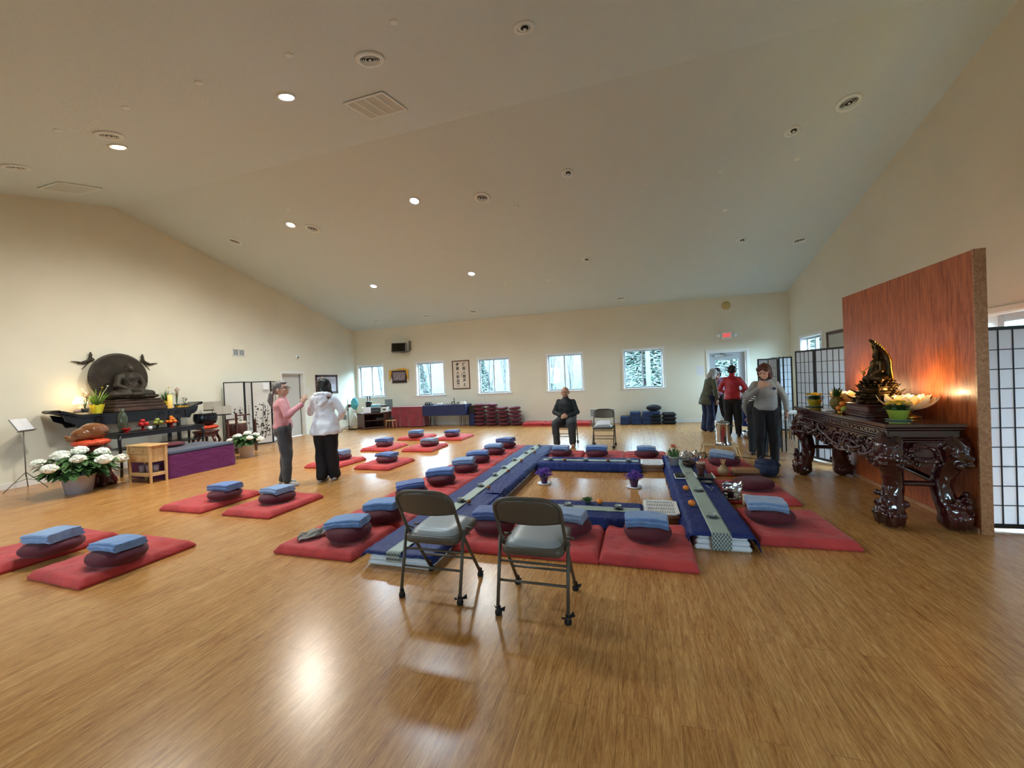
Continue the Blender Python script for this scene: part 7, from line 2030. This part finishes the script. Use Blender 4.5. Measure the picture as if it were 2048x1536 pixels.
    if hood:
        g = G(); 
        for i in range(9): a = -2.6+i*.65; g.ell(tp(.085*cos(a), -.06+.065*sin(a), 1.375-.02*sin(a)), (.05*k, .045*k, .035*k), Rt, 10, 8)
        g.ell(tp(0, -.13, 1.30), (.095*k, .055*k, .085*k), Rt); g.ell(tp(0, -.14, 1.24), (.06*k, .04*k, .06*k), Rt)
        blob('hood', g, .010, top if not isinstance(top, tuple) else top[0], root, 1, (.02, 14, (1, 1, 1)))
    # ---- feet
    for i, s in enumerate((-1, 1)):
        an = Lg[s][2]; fd = V((sin(footdirs[i]), cos(footdirs[i]), 0)); g = G()
        th = .006 if feet == 'sock' else .012
        b = V((an.x, an.y, 0)); z0 = .032*k
        g.cap(an+V((0, 0, .02*k)), an+V((0, 0, -.03*k)), .042*k+th*.5, .042*k); g.cap(b-fd*.035*k+V((0, 0, z0+.006)), b+fd*.10*k+V((0, 0, z0)), .036*k+th*.4, .032*k+th*.4); g.cap(b+fd*.08*k+V((0, 0, z0)), b+fd*.155*k+V((0, 0, z0*.8)), .034*k+th*.4, .024*k)
        for j, p in enumerate(g.v):
            if p[2] < .001: g.v[j] = (p[0], p[1], .001)
        blob('sock' if feet == 'sock' else 'shoe', g, .008, footmat, root, 1)
    if extra: extra(root, tp, hp, A, k, Rt)
    return root
M['pink'] = mat('pink_knit', (206, 140, 144), .9, var=.05, vs=12, bump=.35, bs=140, sheen=.3)
M['charcoal'] = mat('charcoal_jersey', (62, 64, 68), .9, var=.08, vs=8, sheen=.2)
M['whitejkt'] = mat('white_nylon', (226, 230, 238), .55, bump=.5, bs=14, bd=.02)
M['blackpants'] = mat('black_trousers', (20, 20, 24), .85, var=.1, vs=8)
M['hairblack'] = mat('black_hair', (16, 13, 14), .42, bump=.4, bs=90, st=(1, 1, .2))
M['hairgrey'] = mat('grey_hair', (104, 98, 96), .5, var=.3, vs=40, bump=.4, bs=90, st=(1, 1, .2))
M['hairsilver'] = mat('silver_hair', (156, 154, 152), .6, var=.15, vs=40)
M['hairauburn'] = mat('auburn_hair', (74, 34, 20), .42, var=.2, vs=30, bump=.4, bs=90, st=(1, 1, .2))
M['sockw'] = mat('white_sock', (206, 206, 206), .9)
M['sockg'] = mat('grey_sock', (176, 176, 174), .9)
M['greysweat'] = mat('grey_sweatshirt', (146, 144, 140), .9, var=.04, vs=10, bump=.3, bs=120)
M['darkjkt'] = mat('black_jacket', (28, 32, 34), .75, var=.1, vs=6)
M['greytrs'] = mat('dark_grey_trousers', (60, 62, 64), .85, var=.08, vs=6)
M['olive'] = mat('olive_cardigan', (88, 92, 78), .95, var=.08, vs=12, bump=.5, bs=120)
M['denimw'] = mat('dark_denim', (34, 46, 80), .85, var=.1, vs=6)
M['mauve'] = mat('mauve_sweater', (150, 104, 134), .9, var=.05, vs=12)
M['redpuff'] = mat('red_puffer', (168, 24, 40), .45, var=.05, vs=6)
M['stripe'] = None
m_ = MT('striped_knit'); wv = m_.new('ShaderNodeTexWave'); wv.bands_direction = 'Z'; wv.inputs['Scale'].default_value = 9; m_.L(m_.coord(), wv.inputs[0]); m_.L(m_.ramp(wv.outputs[0], [(.45, (34, 34, 40)), (.55, (200, 198, 196))]), m_.b.inputs['Base Color']); m_.b.inputs['Roughness'].default_value = .9
M['stripe'] = m_.m
# woman in pink, seen from behind-left, facing her friend
person('person in pink sweater and dark trousers with ponytail and glasses, hands raised', (-5.36, 4.98, 0), rad(-42), 1.63, headyaw=rad(-32), headpitch=rad(-6),
       armL=((-.25, .06, 1.09), (-.10, .27, 1.24)), armR=((.27, .05, 1.10), (.16, .27, 1.28)), handL=dict(d=(.3, .45, .8), n=(-.5, -.7, .2), curl=.35, spread=1, side=-1), handR=dict(d=(.0, .35, .95), n=(.6, -.6, .2), curl=.25, spread=1.3, side=1),
       top=(M['pink'], 'sweater'), bot=M['charcoal'], hair='ponytail', haircol=M['hairgrey'], footmat=M['sockw'], glasses=True, loose=1.12, toplen=.02, hem=1.0, footdirs=(-.1, .3), legL=((-.09, .02, .46), (-.10, -.03, .075)), legR=((.09, .03, .46), (.11, .01, .075)), fat=1.03)
def phone_(root, tp, hp, A, k, Rt):
    pass
person('person in white hooded jacket and black trousers with black bob, hand at mouth', (-4.86, 5.33, 0), rad(22), 1.66, headyaw=rad(38), headpitch=rad(6),
       armL=((-.25, .05, 1.10), (-.12, .19, 1.36)), armR=((.26, .02, 1.08), (.18, .18, .98)), handL=dict(d=(.35, .1, 1), n=(-.6, .7, 0), curl=.6, side=-1), handR=dict(d=(-.6, .8, -.1), n=(.3, .2, 1), curl=.5),
       top=(M['whitejkt'], 'jacket'), bot=M['blackpants'], hair='longbob', haircol=M['hairblack'], footmat=M['sockg'], loose=1.25, toplen=.17, hem=1.42, hood=True, footdirs=(.25, -.1), wide=1.25, legL=((-.09, .02, .47), (-.08, -.03, .075)), legR=((.08, -.01, .47), (.09, .05, .075)))
# seated man
person('seated bald man in black jacket with hands clasped in his lap', (-1.53, 8.93, 0), pi, 1.66, pelvis=(0, -.12, .535), pitch=rad(2), headpitch=rad(4),
       armL=((-.255, .04, 1.08), (-.06, .25, 1.01)), armR=((.255, .04, 1.08), (.06, .24, 1.03)), handL=dict(d=(1, .3, -.05), n=(-.15, .9, .4), curl=.55, side=-1), handR=dict(d=(-1, .3, -.05), n=(.15, .9, .5), curl=.55, side=1),
       legL=((-.17, .30, .51), (-.17, .22, .075)), legR=((.17, .32, .50), (.16, .26, .075)), top=(M['darkjkt'], 'jacket'), bot=M['greytrs'], hair='bald', haircol=M['hairgrey'], skin=M['skin2'], footmat=M['skin2'], loose=1.22, fat=1.2, collar=True, footdirs=(-.15, .15), toplen=-.02)
# woman in grey, facing the camera
def badge(root, tp, hp, A, k, Rt):
    g = G(); g.ell(tp(-.10, .145, 1.24), (.026, .012, .02), Rt, 12, 8); ob('chest_logo', g, M['navyflat'], root)
    g = G(); g.cap(tp(0, .0, 1.375), tp(0, .012, 1.43), .070*k, .066*k); blob('black_neck_warmer', g, .008, M['blackcloth'], root, 1)
    g = G(); p = A[-1][1].lerp(A[-1][2], .93); d = (A[-1][2]-A[-1][1]).normalized(); g.cyl(p-d*.012, p+d*.012, .033, n=14); ob('wristwatch', g, M['black'], root)
person('person in grey sweatshirt and black joggers with auburn bob, hand at chin', (1.96, 7.22, 0), rad(172), 1.58, headyaw=rad(-22), headpitch=rad(24),
       armL=((-.26, -.02, 1.10), (-.27, .05, .87)), armR=((.27, .07, 1.10), (.11, .24, 1.26)), handL=dict(d=(0, .15, -1), n=(-1, 0, 0), curl=.5, side=1), handR=dict(d=(-.35, -.1, 1), n=(.3, .9, .1), curl=.75, side=-1),
       top=(M['greysweat'], 'sweatshirt'), bot=M['blackpants'], hair='bob', haircol=M['hairauburn'], footmat=M['blackpants'], loose=1.15, toplen=.03, hem=1.1, footdirs=(-.2, .25), extra=badge, wide=.9)
# group by the door
person('person in long olive cardigan and wide denim with silver hair, leaning forward', (1.72, 11.12, 0), rad(-62), 1.58, pitch=rad(16), headpitch=rad(22),
       armL=((-.22, .08, 1.10), (-.12, .27, 1.0)), armR=((.24, .02, 1.07), (.2, .14, .86)), handL=dict(d=(.4, .9, 0), n=(-.2, 0, 1), curl=.5, side=-1), handR=dict(d=(0, .4, -1), n=(1, 0, 0), curl=.5),
       top=(M['olive'], 'cardigan'), bot=M['denimw'], hair='bob', haircol=M['hairsilver'], footmat=M['sockw'], feet='shoe', loose=1.2, toplen=.24, hem=1.15, wide=1.5)
person('person in mauve sweater and dark cap reading between two others', (2.08, 11.74, 0), rad(168), 1.60, pitch=rad(14), headpitch=rad(30),
       armL=((-.25, .06, 1.12), (-.08, .27, 1.08)), armR=((.25, .06, 1.12), (.08, .28, 1.06)), handL=dict(d=(.5, .8, 0), n=(0, 0, 1), curl=.6, side=-1), handR=dict(d=(-.5, .8, 0), n=(0, 0, 1), curl=.6, side=1),
       top=(M['mauve'], 'sweater'), bot=M['blackpants'], hair='bob', haircol=M['hairblack'], footmat=M['black'], feet='shoe', loose=1.15, toplen=.05, cap_=mat('dark_cap', (58, 44, 48), .9), legL=((-.12, .02, .47), (-.22, .0, .075)), legR=((.12, .02, .47), (.2, .02, .075)))
def quilt(root, tp, hp, A, k, Rt):
    g = G(); g.cap(tp(0, 0, 1.36), tp(0, .0, 1.40), .068*k, .064*k); blob('collar', g, .010, M['redpuff'], root, 1)
person('person in red quilted jacket and black trousers with short dark hair, back turned', (2.12, 10.28, 0), rad(-12), 1.62, pitch=rad(9), headpitch=rad(28), headyaw=rad(-10),
       armL=((-.26, .04, 1.10), (-.16, .24, 1.04)), armR=((.27, .04, 1.10), (.17, .23, 1.03)), handL=dict(d=(.3, .9, 0), n=(0, 0, 1), curl=.5, side=-1), handR=dict(d=(-.3, .9, 0), n=(0, 0, 1), curl=.5, side=1),
       top=(M['redpuff'], 'quilted_jacket'), bot=M['blackpants'], hair='short', haircol=M['hairblack'], footmat=M['black'], feet='shoe', loose=1.2, toplen=.08, fat=1.0, hem=1.2, extra=quilt)
person('person in striped top bending behind the woman in grey', (2.04, 8.02, 0), rad(-14), 1.5, pitch=rad(58), headpitch=rad(20),
       armL=((-.22, .12, 1.10), (-.15, .3, 1.0)), armR=((.22, .12, 1.10), (.15, .3, 1.0)), handL=dict(d=(0, .7, -.7), n=(0, .6, .6), curl=.5), handR=dict(d=(0, .7, -.7), n=(0, .6, .6), curl=.5, side=-1),
       top=(M['stripe'], 'striped_shirt'), bot=M['blackpants'], hair='short', haircol=M['hairblack'], footmat=M['black'], feet='shoe', loose=1.1, toplen=.03)
# sheet the group is reading
g = G(); g.bx(-.11, .11, -.08, .08, 0, .006); o = ob('paper_sheet', g, M['paperw'], None, 'white sheet held by the people reading near the exit door', 'paper', loc=(1.95, 11.22, 1.06)); o.rotation_euler = (.5, .3, .4)

bpy.data.scenes.remove(TMP)
